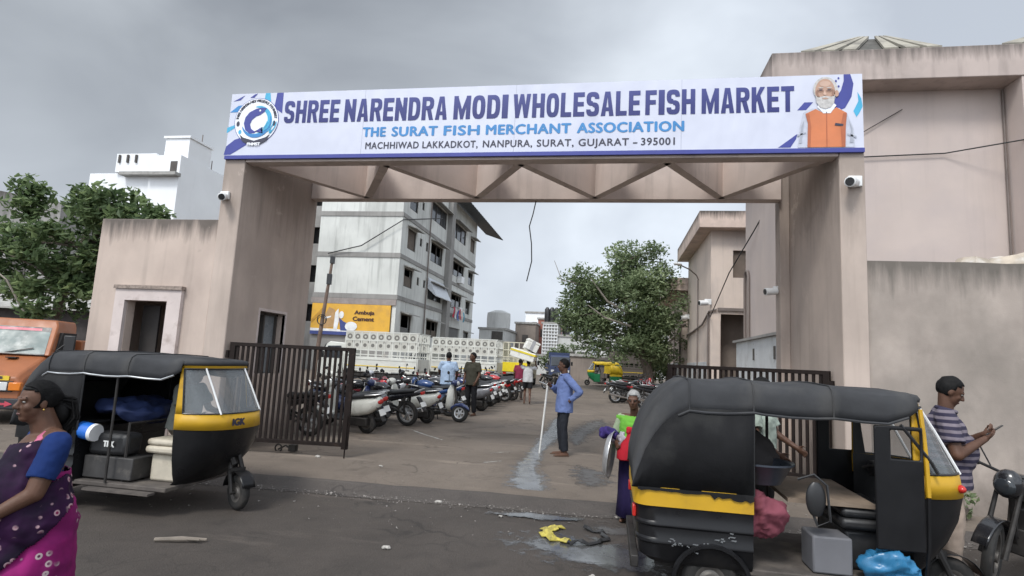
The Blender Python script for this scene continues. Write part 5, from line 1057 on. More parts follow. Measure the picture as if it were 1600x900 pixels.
        mb = MB(); mb.box((.42, -.17, .27), (.92, .17, .32)); mb.build('footboard', M_BLACKP, g, bevel=.02)
        mb = MB(); secs = []
        for z, xx, hw in ((.28, .95, .12), (.4, 1.0, .19), (.6, 1.02, .21), (.8, 1.0, .17), (.93, .98, .1)): secs.append([(xx-.1*(q/3-1)**2*(1 if hw > .15 else .6), hw*(q/3-1), z) for q in range(7)])
        mb.loft(secs, closed=False); solid(mb.build('leg_shield', pm2 if pm2 is not P_BLACK else pm, g), .03)
        mb = MB(); mb.tube([(1.0, 0, .95), (1.1, 0, .55), (WB, .07, .24)], [.03, .03, .022], 8); mb.build('fork', M_GREASE, g)
        mb = MB(); loftx(mb, [(WB-.26, .34, .05, .05), (WB-.12, .43, .08, .05), (WB+.05, .45, .085, .05), (WB+.2, .39, .06, .04), (WB+.26, .34, .03, .02)]); mb.build('front_mudguard', pm, g)
        mb = MB(); mb.ell((1.0, 0, 1.0), (.11, .16, .085)); mb.build('headset', pm, g); mb = MB(); mb.ell((1.085, 0, 1.0), (.03, .08, .055)); mb.build('headlight', M_LENS, g)
        mb = MB(); mb.tube([(.88, -.34, 1.0), (.95, -.2, 1.02), (.98, 0, 1.02), (.95, .2, 1.02), (.88, .34, 1.0)], .014, 8); hb = mb.build('handlebar', M_BLACKP, g)
        for sy in (-1, 1): mb = MB(); mb.cyl((.87, sy*.345, .998), (.92, sy*.25, 1.01), .021); mb.build('grip', M_SEAT, hb)
        mb = MB(); mb.tube([(-.05, -.14, .83), (-.3, -.14, .86), (-.4, -.06, .87), (-.4, .06, .87), (-.3, .14, .86), (-.05, .14, .83)], .016, 6); mb.build('grab_rail', M_ALLOY, g)
        mb = MB(); mb.ell((-.345, 0, .7), (.04, .1, .055)); mb.build('tail_light', M_REDL, g)
        mb = MB(); mb.hexa([(-.34, -.09, .46), (-.3, -.09, .6), (-.3, .09, .6), (-.34, .09, .46), (-.44, -.07, .3), (-.42, -.07, .3), (-.42, .07, .3), (-.44, .07, .3)]); mb.build('rear_mudguard', M_BLACKP, g)
        mb = MB(); mb.hexa([(-.42, -.1, .42), (-.405, -.1, .42), (-.405, .1, .42), (-.42, .1, .42), (-.37, -.1, .54), (-.355, -.1, .54), (-.355, .1, .54), (-.37, .1, .54)]); mb.build('number_plate', M_PLATE, g)
        mb = MB(); mb.box((-.1, -.02, .18), (.4, .16, .36)); mb.tube([(.1, -.14, .25), (-.15, -.16, .25), (-.32, -.16, .28)], [.03, .055, .05], 10); mb.build('engine', M_GREASE, g, bevel=.02)
    for sy in (-1, 1):
        mb = MB(); x0 = 1.0 if kind == 'm' else .97; mb.tube([(x0-.05, sy*.2, 1.02), (x0-.02, sy*.3, 1.2)], .007, 5); mb.ell((x0-.03, sy*.33, 1.23), (.02, .065, .045)); mb.build('mirror', M_BLACKP, g)
    mb = MB(); mb.tube([(.5, .08, .28), (.46, .26, .02)], .012, 6); mb.build('side_stand', M_GREASE, g)
    return g
TW = [('s', 'white scooter nearest the left gate leaf, tail lamp and plate to the lane', -5.04, 11.8, 170, P_WHITE),
 ('s', 'grey scooter squeezed between the nearest white scooter and the black motorcycle', -5.25, 12.6, 168, P_GREY),
 ('m', 'black motorcycle with a long seat between the two white scooters', -4.74, 13.45, 166, P_BLACK),
 ('s', 'white scooter beside the front facing navy scooter', -4.5, 14.2, 172, P_WHITE),
 ('s', 'dark navy scooter turned nose out with a white leg shield and silver front wheel', -5.05, 15.15, -14, P_NAVY, P_WHITE),
 ('m', 'blue motorcycle with dark wheels standing behind the man in olive', -4.45, 16.1, 168, P_BLUE),
 ('m', 'black motorcycle just behind the man in olive', -4.5, 17.3, 170, P_BLACK),
 ('s', 'grey scooter parked just past the man in olive', -4.0, 18.2, 170, P_GREY),
 ('m', 'navy motorcycle parked past the grey scooter', -4.15, 19.1, 168, P_NAVY),
 ('s', 'silver scooter parked past the navy motorcycle', -4.1, 20.0, 172, P_SILV),
 ('m', 'black motorcycle parked past the silver scooter', -4.2, 20.9, 166, P_BLACK),
 ('s', 'white scooter parked just before the red motorcycle', -4.2, 21.8, 170, P_WHITE),
 ('m', 'black motorcycle parked against the near side of the red one', -4.05, 22.6, 168, P_BLACK),
 ('m', 'bright red motorcycle near the walking porter', -3.9, 23.4, 170, P_RED),
 ('s', 'red scooter parked past the bright red motorcycle', -4.2, 24.6, 170, P_RED),
 ('m', 'grey motorcycle past the red scooter toward the cream truck', -4.4, 25.6, 172, P_GREY),
 ('m', 'black motorcycle at the far end of the left row', -4.5, 26.8, 170, P_BLACK),
 ('m', 'black motorcycle standing nose out beyond the porter', -3.7, 33.5, -40, P_BLACK),
 ('m', 'dark motorcycle hidden behind the bars of the left gate leaf', -5.85, 10.9, 172, P_BLACK),
 ('s', 'dark scooter farthest left behind the bars of the left gate leaf', -6.5, 12.7, 10, P_NAVY),
 ('m', 'black motorcycle facing out in the second row above the nearest white scooter', -7.2, 13.9, 5, P_BLACK),
 ('m', 'maroon motorcycle in the second row in front of the white lattice truck', -7.3, 15.2, 5, P_MAR),
 ('s', 'white scooter in the second row behind the black motorcycle', -7.2, 16.3, 175, P_WHITE),
 ('m', 'black motorcycle in the second row behind the navy scooter', -7.0, 17.4, 8, P_BLACK),
 ('s', 'silver scooter in the second row behind the man in light blue', -6.9, 18.5, 176, P_SILV),
 ('m', 'grey motorcycle in the second row behind the man in olive', -6.8, 19.7, 6, P_GREY),
 ('s', 'black scooter in the second row past the grey motorcycle', -6.7, 20.9, 175, P_BLACK),
 ('m', 'maroon motorcycle in the second row near the second white truck', -6.7, 22.1, 6, P_MAR),
 ('m', 'black motorcycle with a white plate leading the right hand row', .25, 25.6, 14, P_BLACK),
 ('m', 'maroon motorcycle second in the right hand row', .55, 26.5, 10, P_MAR),
 ('m', 'grey motorcycle third in the right hand row', .5, 27.5, 14, P_GREY),
 ('s', 'black scooter fourth in the right hand row', .7, 28.5, 8, P_BLACK),
 ('m', 'red motorcycle farthest back in the right hand row', .9, 29.8, 12, P_RED),
 ('m', 'dark motorcycle nearest the hall in the right hand cluster', 1.3, 23.6, 20, P_BLACK),
 ('s', 'silver scooter in the right hand cluster before the annex', 1.7, 25.0, 15, P_SILV),
 ('m', 'maroon motorcycle in the right hand cluster against the annex', 2.1, 26.4, 12, P_MAR),
 ('m', 'black motorcycle in the right hand cluster in front of the annex corner', 2.2, 22.6, 18, P_BLACK),
 ('m', 'black motorcycle partly hidden behind the old woman and the right rickshaw', 2.0, 12.2, 176, P_BLACK),
 ]
for q in TW: two_wheeler(*q, **({} if len(q) > 6 else {}))
eb = two_wheeler('m', 'black motorcycle cut by the right edge beside the man in the striped shirt', 4.32, 6.85, 220, P_BLACK, steer=12)
for ch in eb.children:                          # this one is dull and dark all over: smoked lamp, black fork and wheels
    if ch.name.split('.')[0] in ('headlight', 'fork'): ch.data.materials[0] = M_PANE if 'headlight' in ch.name else M_GREASE
    for q in ch.children:
        if q.name.startswith('rim'): q.data.materials[0] = M_RIM
for p, c, lb in (((-5.75, 14.4, 1.05), (.5, .02, .03), 'red helmet hung on a handlebar left of the man in light blue'), ((-5.55, 13.75, .98), (.05, .13, .25), 'blue helmet resting on a scooter seat left of the red helmet')):
    t = thing('helmet', lb, 'helmet', p, R(20), 'helmets left on the parked scooters')
    mb = MB(); mb.ell((0, 0, 0), (.15, .13, .14)); mb.build('shell', mat('helmet_%s' % ('red' if c[0] > .3 else 'blue'), c, .25, coat=.4), t)
    mb = MB(); mb.ell((.06, 0, -.02), (.1, .115, .06)); mb.build('visor', M_PANE, t)
# ------------------------------------------------------------------ trees and plants
def leaf_mat(name, lo, hi):
    t = NT(name); MATS[name] = t.m; a = t.n.new('ShaderNodeVertexColor'); a.layer_name = 'tone'
    c = t.mix(a.outputs[0], lo, hi); t.l.new(c, t.b.inputs['Base Color']); t.b.inputs['Roughness'].default_value = .5; t.b.inputs['Specular IOR Level'].default_value = .35
    tr = t.n.new('ShaderNodeBsdfTranslucent'); t.l.new(t.mix(.5, c, (.2, .28, .05), 'MULTIPLY'), tr.inputs[0]); t.l.new(c, tr.inputs[0])
    mx = t.n.new('ShaderNodeMixShader'); mx.inputs[0].default_value = .5; out = t.n['Material Output']
    t.l.new(t.b.outputs[0], mx.inputs[1]); t.l.new(tr.outputs[0], mx.inputs[2]); t.l.new(mx.outputs[0], out.inputs[0]); return t.m
M_LEAF = leaf_mat('mango_leaf', (.15, .2, .1), (.4, .47, .27)); M_LEAF2 = leaf_mat('fig_leaf', (.08, .125, .055), (.27, .35, .16)); M_LEAF3 = leaf_mat('dark_leaf', (.03, .06, .022), (.11, .16, .06))
M_BARK = mat('grey_brown_bark', (.13, .105, .085), .9, var=.3, scale=4, bump=.02, bscale=12); M_BARK2 = mat('pale_branch', (.24, .21, .18), .9, var=.2, scale=4)
def leaves(mb, lay, clumps, n, size, rng, droop=.3):
    wts = [c[1]**2 for c in clumps]
    for _ in range(n):
        c, r, tone = rng.choices(clumps, wts)[0]
        d = V(rng.gauss(0, 1), rng.gauss(0, 1), rng.gauss(0, 1)); d = d.normalized()*r*(rng.random()**.6); d.z *= .75
        p = c + d; s = size*(.6+.8*rng.random())
        a = V(rng.gauss(0, 1), rng.gauss(0, 1), rng.gauss(0, .6)-droop).normalized(); b = a.cross(V(rng.gauss(0, .5), rng.gauss(0, .5), 1)).normalized(); k = a.cross(b)*s*.12
        vs = [mb.bm.verts.new(q) for q in (p-a*s*.5, p+b*s*.26+k, p+a*s*.5, p-b*s*.26+k)]
        f = mb.bm.faces.new(vs); q = min(1, max(0, tone + rng.gauss(0, .26)))
        for l in f.loops: l[lay] = (q, q, q, 1)
def tree(name, label, base, trunk, blobs, nclump, nleaf, lsize, m, crad, seed, twigs=18, barkm=None, group=None, cat='tree', bare=()):
    rng = random.Random(seed); g = thing(name, label, cat, base, 0, group); base = Vector(base)
    mb = MB(); mb.tube([Vector(p)-base for p, _ in trunk], [r for _, r in trunk], 10); 
    clumps = []
    for c, r, k in blobs:
        for _ in range(max(1, int(nclump*k))):
            d = V(rng.gauss(0, 1), rng.gauss(0, 1), rng.gauss(0, 1)).normalized(); f = .45+.6*rng.random()
            p = Vector(c)+V(d.x*r[0], d.y*r[1], d.z*r[2])*f; clumps.append((p-base, crad*(.55+.9*rng.random()), .35+.25*rng.random()+.18*rng.gauss(0, 1)))
    tops = [Vector(p) for p, _ in trunk[1:]]
    mb.build('trunk', barkm or M_BARK, g)
    for c, r, _ in rng.sample(clumps, min(twigs, len(clumps))):
        s = min(tops, key=lambda q: (q-base-c).length + max(0, q.z-base.z-c.z)*2)-base; mid = (s+c)/2+V(rng.gauss(0, .15), rng.gauss(0, .15), .1)*(c-s).length*.5
        L = (c-s).length; mb = MB(); mb.tube([s, mid, c], [.018*L+.015, .012*L+.01, .008], 6); mb.build('limb', barkm or M_BARK, g)
    for pts, r in bare: mb = MB(); mb.tube([Vector(p)-base for p in pts], [r, r*.7, r*.3][:len(pts)] if len(pts) == 3 else r, 6); mb.build('limb', M_BARK2, g)
    mb = MB(); lay = mb.bm.loops.layers.color.new('tone'); leaves(mb, lay, clumps, nleaf, lsize, rng); mb.build('crown', m, g, False, fix=False)
    return g
tree('broadleaf_tree', 'large spreading broadleaf tree at the far end of the yard beside the annex', (2.4, 36, .33),
     [((2.4, 36, .3), .34), ((2.2, 36, 1.8), .28), ((1.7, 36, 3.2), .24), ((1.0, 35.9, 4.8), .17), ((.7, 35.8, 6.6), .1), ((.5, 35.8, 8.2), .05)],
     [((.4, 36, 5.6), (3.1, 2.6, 2.6), .42), ((1.4, 36, 7.6), (2.0, 1.9, 2.0), .2), ((-1.9, 35.8, 5.5), (1.7, 1.6, 2.4), .2), ((2.9, 35.8, 5.6), (1.2, 1.6, 2.6), .12), ((.6, 35.5, 3.2), (2.9, 1.8, 1.0), .16), ((3.0, 37.5, 3.6), (1.6, 1.6, 2.0), .1)],
     190, 26000, .25, M_LEAF, .8, 4, 26, bare=[(((.9, 34.6, 5.0), (-.3, 34.2, 5.6), (-1.3, 34.0, 6.9)), .09), (((1.1, 34.6, 4.2), (-.4, 34.0, 4.6), (-1.4, 33.9, 5.3)), .08), (((-1.5, 35, 6.6), (-3.1, 35, 6.9), (-3.6, 35, 8.1)), .05)])
tree('fig_tree', 'loose leafy tree with large leaves growing beside the guard room at the left', (-17.0, 15, .15),
     [((-17.0, 15, .1), .2), ((-16.9, 15, 1.8), .16), ((-16.6, 15, 3.2), .12), ((-16.2, 15, 4.6), .08), ((-16.0, 15, 5.8), .04)],
     [((-17.0, 15, 4.4), (1.7, 1.3, 1.4), .45), ((-18.6, 14.8, 4.3), (1.1, 1.2, 1.3), .25), ((-15.6, 15, 5.9), (1.0, 1.0, .9), .22), ((-14.2, 14.9, 5.6), (1.0, .8, .55), .18), ((-18.5, 15, 5.9), (.5, .5, 1.0), .1), ((-16.4, 14.6, 2.9), (1.2, .9, .7), .15), ((-15.4, 15.2, 4.4), (.9, .9, 1.2), .15)],
     110, 8500, .25, M_LEAF2, .45, 9, 30, bare=[(((-16.9, 14.2, 2.4), (-17.4, 13.9, 3.4), (-18.4, 13.9, 4.0)), .035)])
def shrub(label, c, r, n, size, m, seed, name='shrub'):
    rng = random.Random(seed); g = thing(name, label, 'shrub' if name == 'shrub' else 'tree', (c[0], c[1], gz(c[1]))); o = Vector(g.location)
    cl = []
    for _ in range(26): d = V(rng.gauss(0, 1), rng.gauss(0, 1), rng.gauss(0, 1)).normalized()*(.3+.7*rng.random()); cl.append((Vector(c)-o+V(d.x*r[0], d.y*r[1], d.z*r[2]), max(r)*.28*(.6+.8*rng.random()), .45+.15*rng.gauss(0, 1)))
    mb = MB(); mb.tube([(0, 0, 0), (.1, 0, (c[2]-o.z)*.6), (0, .1, c[2]-o.z)], [.1, .07, .03], 8); mb.build('trunk', M_BARK, g)
    mb = MB(); lay = mb.bm.loops.layers.color.new('tone'); leaves(mb, lay, cl, n, size, rng); mb.build('crown', m, g, False, fix=False)
shrub('rounded green bush behind the porter at the back of the yard', (-5.2, 62, 2.4), (2.2, 1.5, 1.9), 2200, .34, M_LEAF, 2)
shrub('dark leafy tree filling the gap behind the big tree and the annex', (4.6, 50, 4.6), (3.2, 2.5, 4.2), 4500, .36, M_LEAF3, 3, 'background_tree')
shrub('low dark hedge like bush behind the dark cage truck', (2.8, 52, 2.2), (3.4, 1.5, 2.0), 3000, .32, M_LEAF3, 5)
shrub('small dark tree left of the apartment block beyond the truck cage', (-25.5, 48, 3.2), (2.0, 1.6, 2.6), 1500, .35, M_LEAF3, 6, 'background_tree')
shrub('tuft of weeds at the foot of the compound wall by the right edge', (4.35, 8.45, .3), (.28, .18, .26), 260, .09, M_LEAF, 8)
# ------------------------------------------------------------------ people (x forward, y to their left, origin on the ground between the feet)
M_SK = mat('dark_brown_skin', (.1, .05, .032), .55, var=.2, scale=9, spec=.3, bump=.0012, bscale=70); M_SK2 = mat('brown_skin', (.16, .085, .055), .5, var=.12, scale=12)
M_HAIR = mat('black_hair', (.007, .0065, .0065), .7, var=.4, scale=60, bump=.004, bscale=90, spec=.2); M_GHAIR = mat('grey_white_hair', (.27, .265, .255), .7, var=.25, scale=50, bump=.004, bscale=90)
M_EYEW = mat('eye_white', (.3, .28, .26), .35); M_EYEB = mat('eye_dark', (.015, .012, .01), .2); M_LIP = mat('lip', (.13, .05, .045), .45); M_SANDAL = mat('brown_sandal', (.09, .05, .03), .7, var=.2)
def fabric(name, col, **k): return mat(name, col, .85, var=.1, scale=5, dirt=tuple(x*.75 for x in col), dlo=.45, dhi=.75, dscale=5, bump=.004, bscale=14, spec=.15, **k)
def voxel(mb, name, m, parent, vs=.012, smooth=4, wr=0., wsc=9., cut=None, ang=180):
    bmesh.ops.recalc_face_normals(mb.bm, faces=mb.bm.faces)
    me = bpy.data.meshes.new(name); mb.bm.to_mesh(me); mb.bm.free(); o = bpy.data.objects.new(name, me); COL.objects.link(o)
    r = o.modifiers.new('r', 'REMESH'); r.mode = 'VOXEL'; r.voxel_size = vs; r.use_smooth_shade = True
    s = o.modifiers.new('s', 'SMOOTH'); s.iterations = smooth; s.factor = .5
    me2 = bpy.data.meshes.new_from_object(o.evaluated_get(bpy.context.evaluated_depsgraph_get())); bpy.data.objects.remove(o); bpy.data.meshes.remove(me)
    if wr or cut:
        b = bmesh.new(); b.from_mesh(me2)
        if wr:
            b.normal_update(); off = [(v, v.normal*wr*(noise.noise(V(v.co.x*wsc, v.co.y*wsc, v.co.z*wsc*.6+3.3))+.5*noise.noise(v.co*wsc*2.3))) for v in b.verts]
            for v, d in off: v.co += d
        if cut: bmesh.ops.delete(b, geom=[f for f in b.faces if cut(f.calc_center_median())], context='FACES')
        b.to_mesh(me2); b.free()
    me2.name = name; me2.materials.clear()
    ob = link(name, me2, m, parent, True, ang=ang)
    return ob
BASE = dict(pel=(0, 0, .95), ch=(0, 0, 1.28), nk=(.0, 0, 1.46), hd=(.025, 0, 1.63), sl=(0, .185, 1.41), sr=(0, -.185, 1.41), el=(-.02, .24, 1.12), er=(-.02, -.24, 1.12), wl=(.06, .25, .87), wr=(.06, -.25, .87),
            hl=(0, .09, .92), hr=(0, -.09, .92), kl=(.03, .1, .5), kr=(.03, -.1, .5), al=(-.02, .11, .08), ar=(-.02, -.11, .08))
def hand(mb, w, d, n, side, curl=.5, k=1.):
    """palm and five fingers: w wrist, d along the hand, n palm normal (the side the fingers close to), side +1 when the thumb leaves toward d x n"""
    d = Vector(d).normalized(); n = Vector(n); n = (n-d*n.dot(d)).normalized(); s = d.cross(n)*side
    M = Matrix((d, s, n)).transposed(); mb.ell(w+d*.045*k, (.052*k, .04*k, .017*k), M, 12, 8); mb.capsule(w-d*.02, w+d*.02*k, .024*k, .026*k, 10, 3)
    for i, L in enumerate((.068, .076, .07, .055)):
        p = w+d*.08*k+s*(.03-.02*i)*k; dd = d
        for j in range(3):
            a = curl*(.5+.35*j); dd = (dd*math.cos(a)+n*math.sin(a)).normalized() if j or curl else dd
            q = p+dd*L*k*(.45, .32, .25)[j]; mb.capsule(p, q, (.0095-.001*j)*k, (.0085-.001*j)*k, 8, 3); p = q; n_ = n
            n = (n-dd*n.dot(dd)); n = n.normalized() if n.length > 1e-4 else n_
        n = M @ V(0, 0, 1)
    p = w+d*.02*k+s*.034*k; q = p+(d*.6+s*.6+n*.35*curl).normalized()*.04*k; r = q+(d*.85+s*.1+n*.6*curl).normalized()*.032*k
    mb.capsule(p, q, .0125*k, .0105*k, 8, 3); mb.capsule(q, r, .0105*k, .0085*k, 8, 3)
def person(label, loc, rz, J=None, H=1.7, skin=None, hair='short', hairm=None, top='half', topm=None, hem=.84, legs='trousers', legm=None, hem2=.1, fat=1., look=(0, 0), vs=.012, shoe=None, group=None,
           curl=.6, palms=None, face=True, collar=True, rxy=(0, 0)):
    j = {k: Vector(v) for k, v in {**BASE, **(J or {})}.items()}; skin = skin or M_SK
    g = thing('person', label, 'person', loc, rz, group); S = H/1.745; g.scale = (S, S, S)
    HM = Matrix.Rotation(R(look[0]), 3, 'Z') @ Matrix.Rotation(R(look[1]), 3, 'Y'); hp = lambda *p: j['hd'] + HM @ V(*p)
    sh = (j['sl']-j['sr']).normalized(); W = (tuple(sh), 1.32)
    mb = MB()
    # head
    mb.ell(hp(-.008, 0, .018), (.096, .076, .098), HM, 20, 14); mb.ell(hp(.022, 0, -.05), (.07, .06, .072), HM, 16, 10); mb.ell(hp(.058, 0, -.095), (.028, .03, .024), HM)
    mb.capsule(hp(.083, 0, .012), hp(.108, 0, -.028), .011, .016, 10, 3); mb.ell(hp(.1, .012, -.034), (.012, .011, .009), HM, 8, 6); mb.ell(hp(.1, -.012, -.034), (.012, .011, .009), HM, 8, 6)
    mb.capsule(hp(.078, .045, .024), hp(.088, .012, .02), .011, .01, 8, 3); mb.capsule(hp(.078, -.045, .024), hp(.088, -.012, .02), .011, .01, 8, 3)
    for s in (-1, 1): mb.ell(hp(-.005, s*.078, -.012), (.02, .009, .032), HM, 10, 8); mb.ell(hp(.058, s*.035, -.03), (.028, .024, .026), HM, 10, 8)
    mb.ell(hp(.084, 0, -.063), (.012, .024, .006), HM, 10, 6); mb.ell(hp(.082, 0, -.075), (.012, .02, .006), HM, 10, 6)
    mb.capsule(j['nk']-V(0, 0, .06), j['hd']+HM @ V(-.02, 0, -.04), .062, .055)
    # torso and limbs
    mb.capsule(j['pel'], j['ch'], .125*fat, .125*fat**.5, 18, 5, squash=W); mb.ell(j['ch']+V(0, 0, .03), (.105, .16, .15)); mb.capsule(j['sl'], j['sr'], .058, .058, 12, 4); mb.capsule(j['ch'], j['nk']-V(0, 0, .02), .1, .062, 14, 4)
    if fat > 1.1: mb.ell(j['pel']+V(.05, 0, .17), (.13*fat, .16*fat, .18))
    for s, q in (('l', 1), ('r', -1)):
        mb.capsule(j['s'+s], j['e'+s], .054*fat**.5, .042*fat**.5, 12, 4); mb.capsule(j['e'+s], j['w'+s], .042*fat**.5, .027, 12, 4)
        d = (j['w'+s]-j['e'+s]).normalized(); pn = (palms or {}).get(s, (-.2, -q, 0)); sd = (palms or {}).get(s+'t', 1)
        hand(mb, j['w'+s], d, pn, sd if palms and s+'t' in palms else (-1 if q > 0 else 1), curl)
        mb.capsule(j['h'+s], j['k'+s], .085*fat**.5, .056*fat**.4, 14, 4); mb.capsule(j['k'+s], j['a'+s], .055*fat**.4, .036, 12, 4); mb.ell(j['k'+s]*.62+j['a'+s]*.38-V(.02, 0, 0), (.05, .048, .11))
        f = j['a'+s]; low = f.z-.055; t = Vector((j.get('t'+s) or (f+V(.17, q*.02, -.06)))); mb.capsule(f+V(-.035, 0, -.045), t, .036, .026, 12, 4); mb.capsule(f, f+V(0, 0, -.04), .036, .034, 10, 3)
    voxel(mb, 'body', skin, g, min(vs, .011) if face else vs, 3)
    if face:
        for s in (-1, 1):
            mb = MB(); mb.ell(hp(.079, s*.031, .004), (.0095, .014, .0065), HM, 12, 8); e = mb.build('eye', M_EYEW, g); mb = MB(); mb.ell(hp(.0855, s*.031, .004), (.0055, .007, .0065), HM, 10, 8); mb.build('iris', M_EYEB, e)
            mb = MB(); mb.capsule(hp(.086, s*.014, .027), hp(.074, s*.05, .03), .0055, .0035, 8, 3); mb.build('eyebrow', hairm or M_HAIR, g)
        mb = MB(); mb.ell(hp(.09, 0, -.069), (.008, .022, .007), HM, 12, 6); mb.build('lips', M_LIP, g)
    # hair
    if hair:
        mb = MB(); mb.ell((-.014, 0, .026), (.102, .083, .104), None, 30, 22)
        bald = hair == 'bald'
        def off(c): return (c.x > .045 and c.z < .085) or (c.z < .01 and c.x > -.012) or c.z < -.055 or (c.z < .06 and c.x > .018) or (bald and c.z > .06)
        bmesh.ops.delete(mb.bm, geom=[f for f in mb.bm.faces if off(f.calc_center_median())], context='FACES'); mb.wob(.006, 30)
        mb.bm.transform(Matrix.Translation(j['hd']) @ HM.to_4x4()); o = mb.build('hair', hairm or M_HAIR, g); solid(o, .012)
    # clothes
    if top:
        e = .02; mb = MB(); pel, ch = j['pel'], j['ch']; ax = (pel-ch).normalized(); hb = ch + ax*max(.1, (ch.z-hem)/max(.3, -ax.z)); 
        mb.capsule(ch, hb, .125*fat**.6+e, .14*fat**.8+e, 22, 5, flatb=True, squash=W); mb.ell(ch+V(0, 0, .03), (.105+e, .16+e, .15+e)); mb.capsule(j['sl'], j['sr'], .06+e*.7, .06+e*.7, 12, 4); mb.capsule(ch, j['nk']-V(0, 0, .045), .1+e, .066+e*.5, 14, 4)
        if fat > 1.1: mb.ell(pel+V(.05, 0, .17), (.13*fat+e, .16*fat+e, .18+e))
        for s in 'lr':
            S_, E_, W_ = j['s'+s], j['e'+s], j['w'+s]
            if top == 'full': mb.capsule(S_, E_, .062*fat**.5+e*.6, .052*fat**.5+e*.6, 12, 4); mb.capsule(E_, E_+(W_-E_)*.93, .052*fat**.5+e*.6, .04+e*.5, 12, 4, flatb=True)
            else: mb.capsule(S_, S_+(E_-S_)*.72, .064*fat**.5+e*.5, .066*fat**.5+e*.6, 12, 4, flatb=True)
        voxel(mb, 'shirt', topm, g, vs, 3, .012, 11)
        if collar: mb = MB(); M = (j['hd']-j['nk']).to_track_quat('Z', 'Y').to_matrix(); mb.torus(j['nk']+V(.005, 0, .0), .07, .017, 'Z', 22, 8, M); mb.build('collar', topm, g)
    if legs:
        mb = MB(); mb.capsule(j['pel']+V(0, 0, .06), j['pel']-V(0, 0, .04), .128*fat**.8, .135*fat**.8, 18, 5, squash=W); k = 1.0
        for s in 'lr':
            h, kn, a = j['h'+s], j['k'+s], j['a'+s]
            if legs == 'trousers': mb.capsule(h, kn, .1*fat**.5, .075*fat**.4, 14, 4); mb.capsule(kn, a+(kn-a)*.02, .075*fat**.4, .068, 14, 4, flatb=True)
            else: mb.capsule(h, h+(kn-h)*hem2, .105*fat**.5, .1*fat**.5, 14, 4, flatb=True)
        voxel(mb, 'trousers' if legs == 'trousers' else 'shorts', legm, g, vs, 3, .012, 8)
    if shoe:
        for s, q in (('l', 1), ('r', -1)):
            f = j['a'+s]; t = Vector(j.get('t'+s) or (f+V(.17, q*.02, -.06))); mb = MB(); d = (t-f); d.z = 0; d.normalize(); n = V(-d.y, d.x, 0); b = V(f.x, f.y, f.z-.078)
            out = [(-.09, .0), (-.07, .036), (0, .04), (.12, .05), (.2, .034), (.225, 0), (.2, -.034), (.12, -.05), (0, -.04), (-.07, -.036)]
            mb.loft([[b+d*x+n*y+V(0, 0, z) for x, y in out] for z in (0, .016)]); mb.build('sandal', shoe, g, bevel=.004)
            
    return g
# man in blue with the stick
bx, by = -.83, 10.97
person('man in a long blue shirt standing in the yard, one hand on his hip', (bx, by, gz(by)), R(198), dict(el=(-.2, .34, 1.17), wl=(-.06, .2, 1.0), er=(.1, -.26, 1.16), wr=(.24, -.14, 1.24), nk=(.01, 0, 1.47), hd=(.04, 0, 1.635)), 1.76, M_SK, 'short', M_HAIR, 'full', fabric('blue_shirt_cloth', (.14, .19, .38)), .78, 'trousers', fabric('charcoal_trouser_cloth', (.022, .024, .03)), look=(-8, 4), vs=.011, shoe=M_SANDAL, palms={'l': (0, -1, 0)})
c_, s_ = math.cos(R(198)), math.sin(R(198)); hx, hy = bx+(.3*c_+.13*s_)*1.01, by+(.3*s_-.13*c_)*1.01
mb = MB(); mb.tube([(hx-.1, hy-.03, gz(by)+.005), (hx, hy, gz(by)+1.3)], [.017, .02], 10); tag(mb.build('walking_stick', mat('white_painted_stick', (.62, .61, .58), .6)), 'white painted stick held upright by the man in blue', 'stick')
# two men among the scooters
person('man in a light blue tee shirt seen from behind among the scooters', (-4.75, 16.75, .165), R(112), dict(el=(.12, .24, 1.2), wl=(.3, .2, 1.1), er=(.02, -.27, 1.15), wr=(.16, -.26, .95)), 1.8, M_SK, 'short', M_HAIR, 'half', fabric('light_blue_tee', (.36, .46, .6)), .82, 'trousers', fabric('blue_jeans', (.1, .14, .22)), vs=.014, face=False, shoe=M_SANDAL, fat=1.08)
person('man in a dark olive shirt and black trousers facing the gate beside the scooters', (-4.0, 16.75, .165), R(250), dict(el=(.02, .25, 1.14), wl=(.12, .2, .93), er=(.0, -.25, 1.13), wr=(.1, -.22, .9)), 1.82, M_SK, 'short', M_HAIR, 'half', fabric('dark_olive_shirt', (.05, .047, .035)), .84, 'trousers', fabric('black_trousers', (.014, .014, .016)), vs=.014, shoe=M_SANDAL, look=(-25, 5))
# porter with foam boxes
px_, py_ = -3.1, 22.1
person('barefoot porter in a white tee and dark shorts carrying foam boxes on his head', (px_, py_, gz(py_)), R(97), dict(el=(.16, .3, 1.5), wl=(.1, .22, 1.72), er=(.14, -.34, 1.42), wr=(.1, -.26, 1.7), kl=(.14, .1, .52), al=(-.02, .1, .1), kr=(-.06, -.1, .5), ar=(-.3, -.11, .16), tr=(-.16, -.12, .04)), 1.68, M_SK, 'short', M_HAIR, 'half', fabric('white_tee', (.5, .5, .5)), .86, 'shorts', fabric('black_shorts', (.02, .02, .022)), hem2=.72, vs=.015, face=False)
M_FOAM = mat('white_foam', (.72, .71, .66), .7, var=.06, dirt=(.5, .47, .4), dscale=4); M_FYEL = mat('yellow_tape', (.7, .55, .03), .6)
def foam(label, c, size, rot):
    t = thing('foam_box', label, 'box', c, rot[2], 'foam boxes on the porter', rot[0], rot[1]); a, b, h = (x/2 for x in size)
    mb = MB(); mb.box((-a, -b, -h), (a, b, h*.55)); mb.build('box', M_FOAM, t, bevel=.02); mb = MB(); mb.box((-a-.012, -b-.012, h*.555), (a+.012, b+.012, h)); l = mb.build('lid', M_FOAM, t, bevel=.02)
    return t, a, b, h
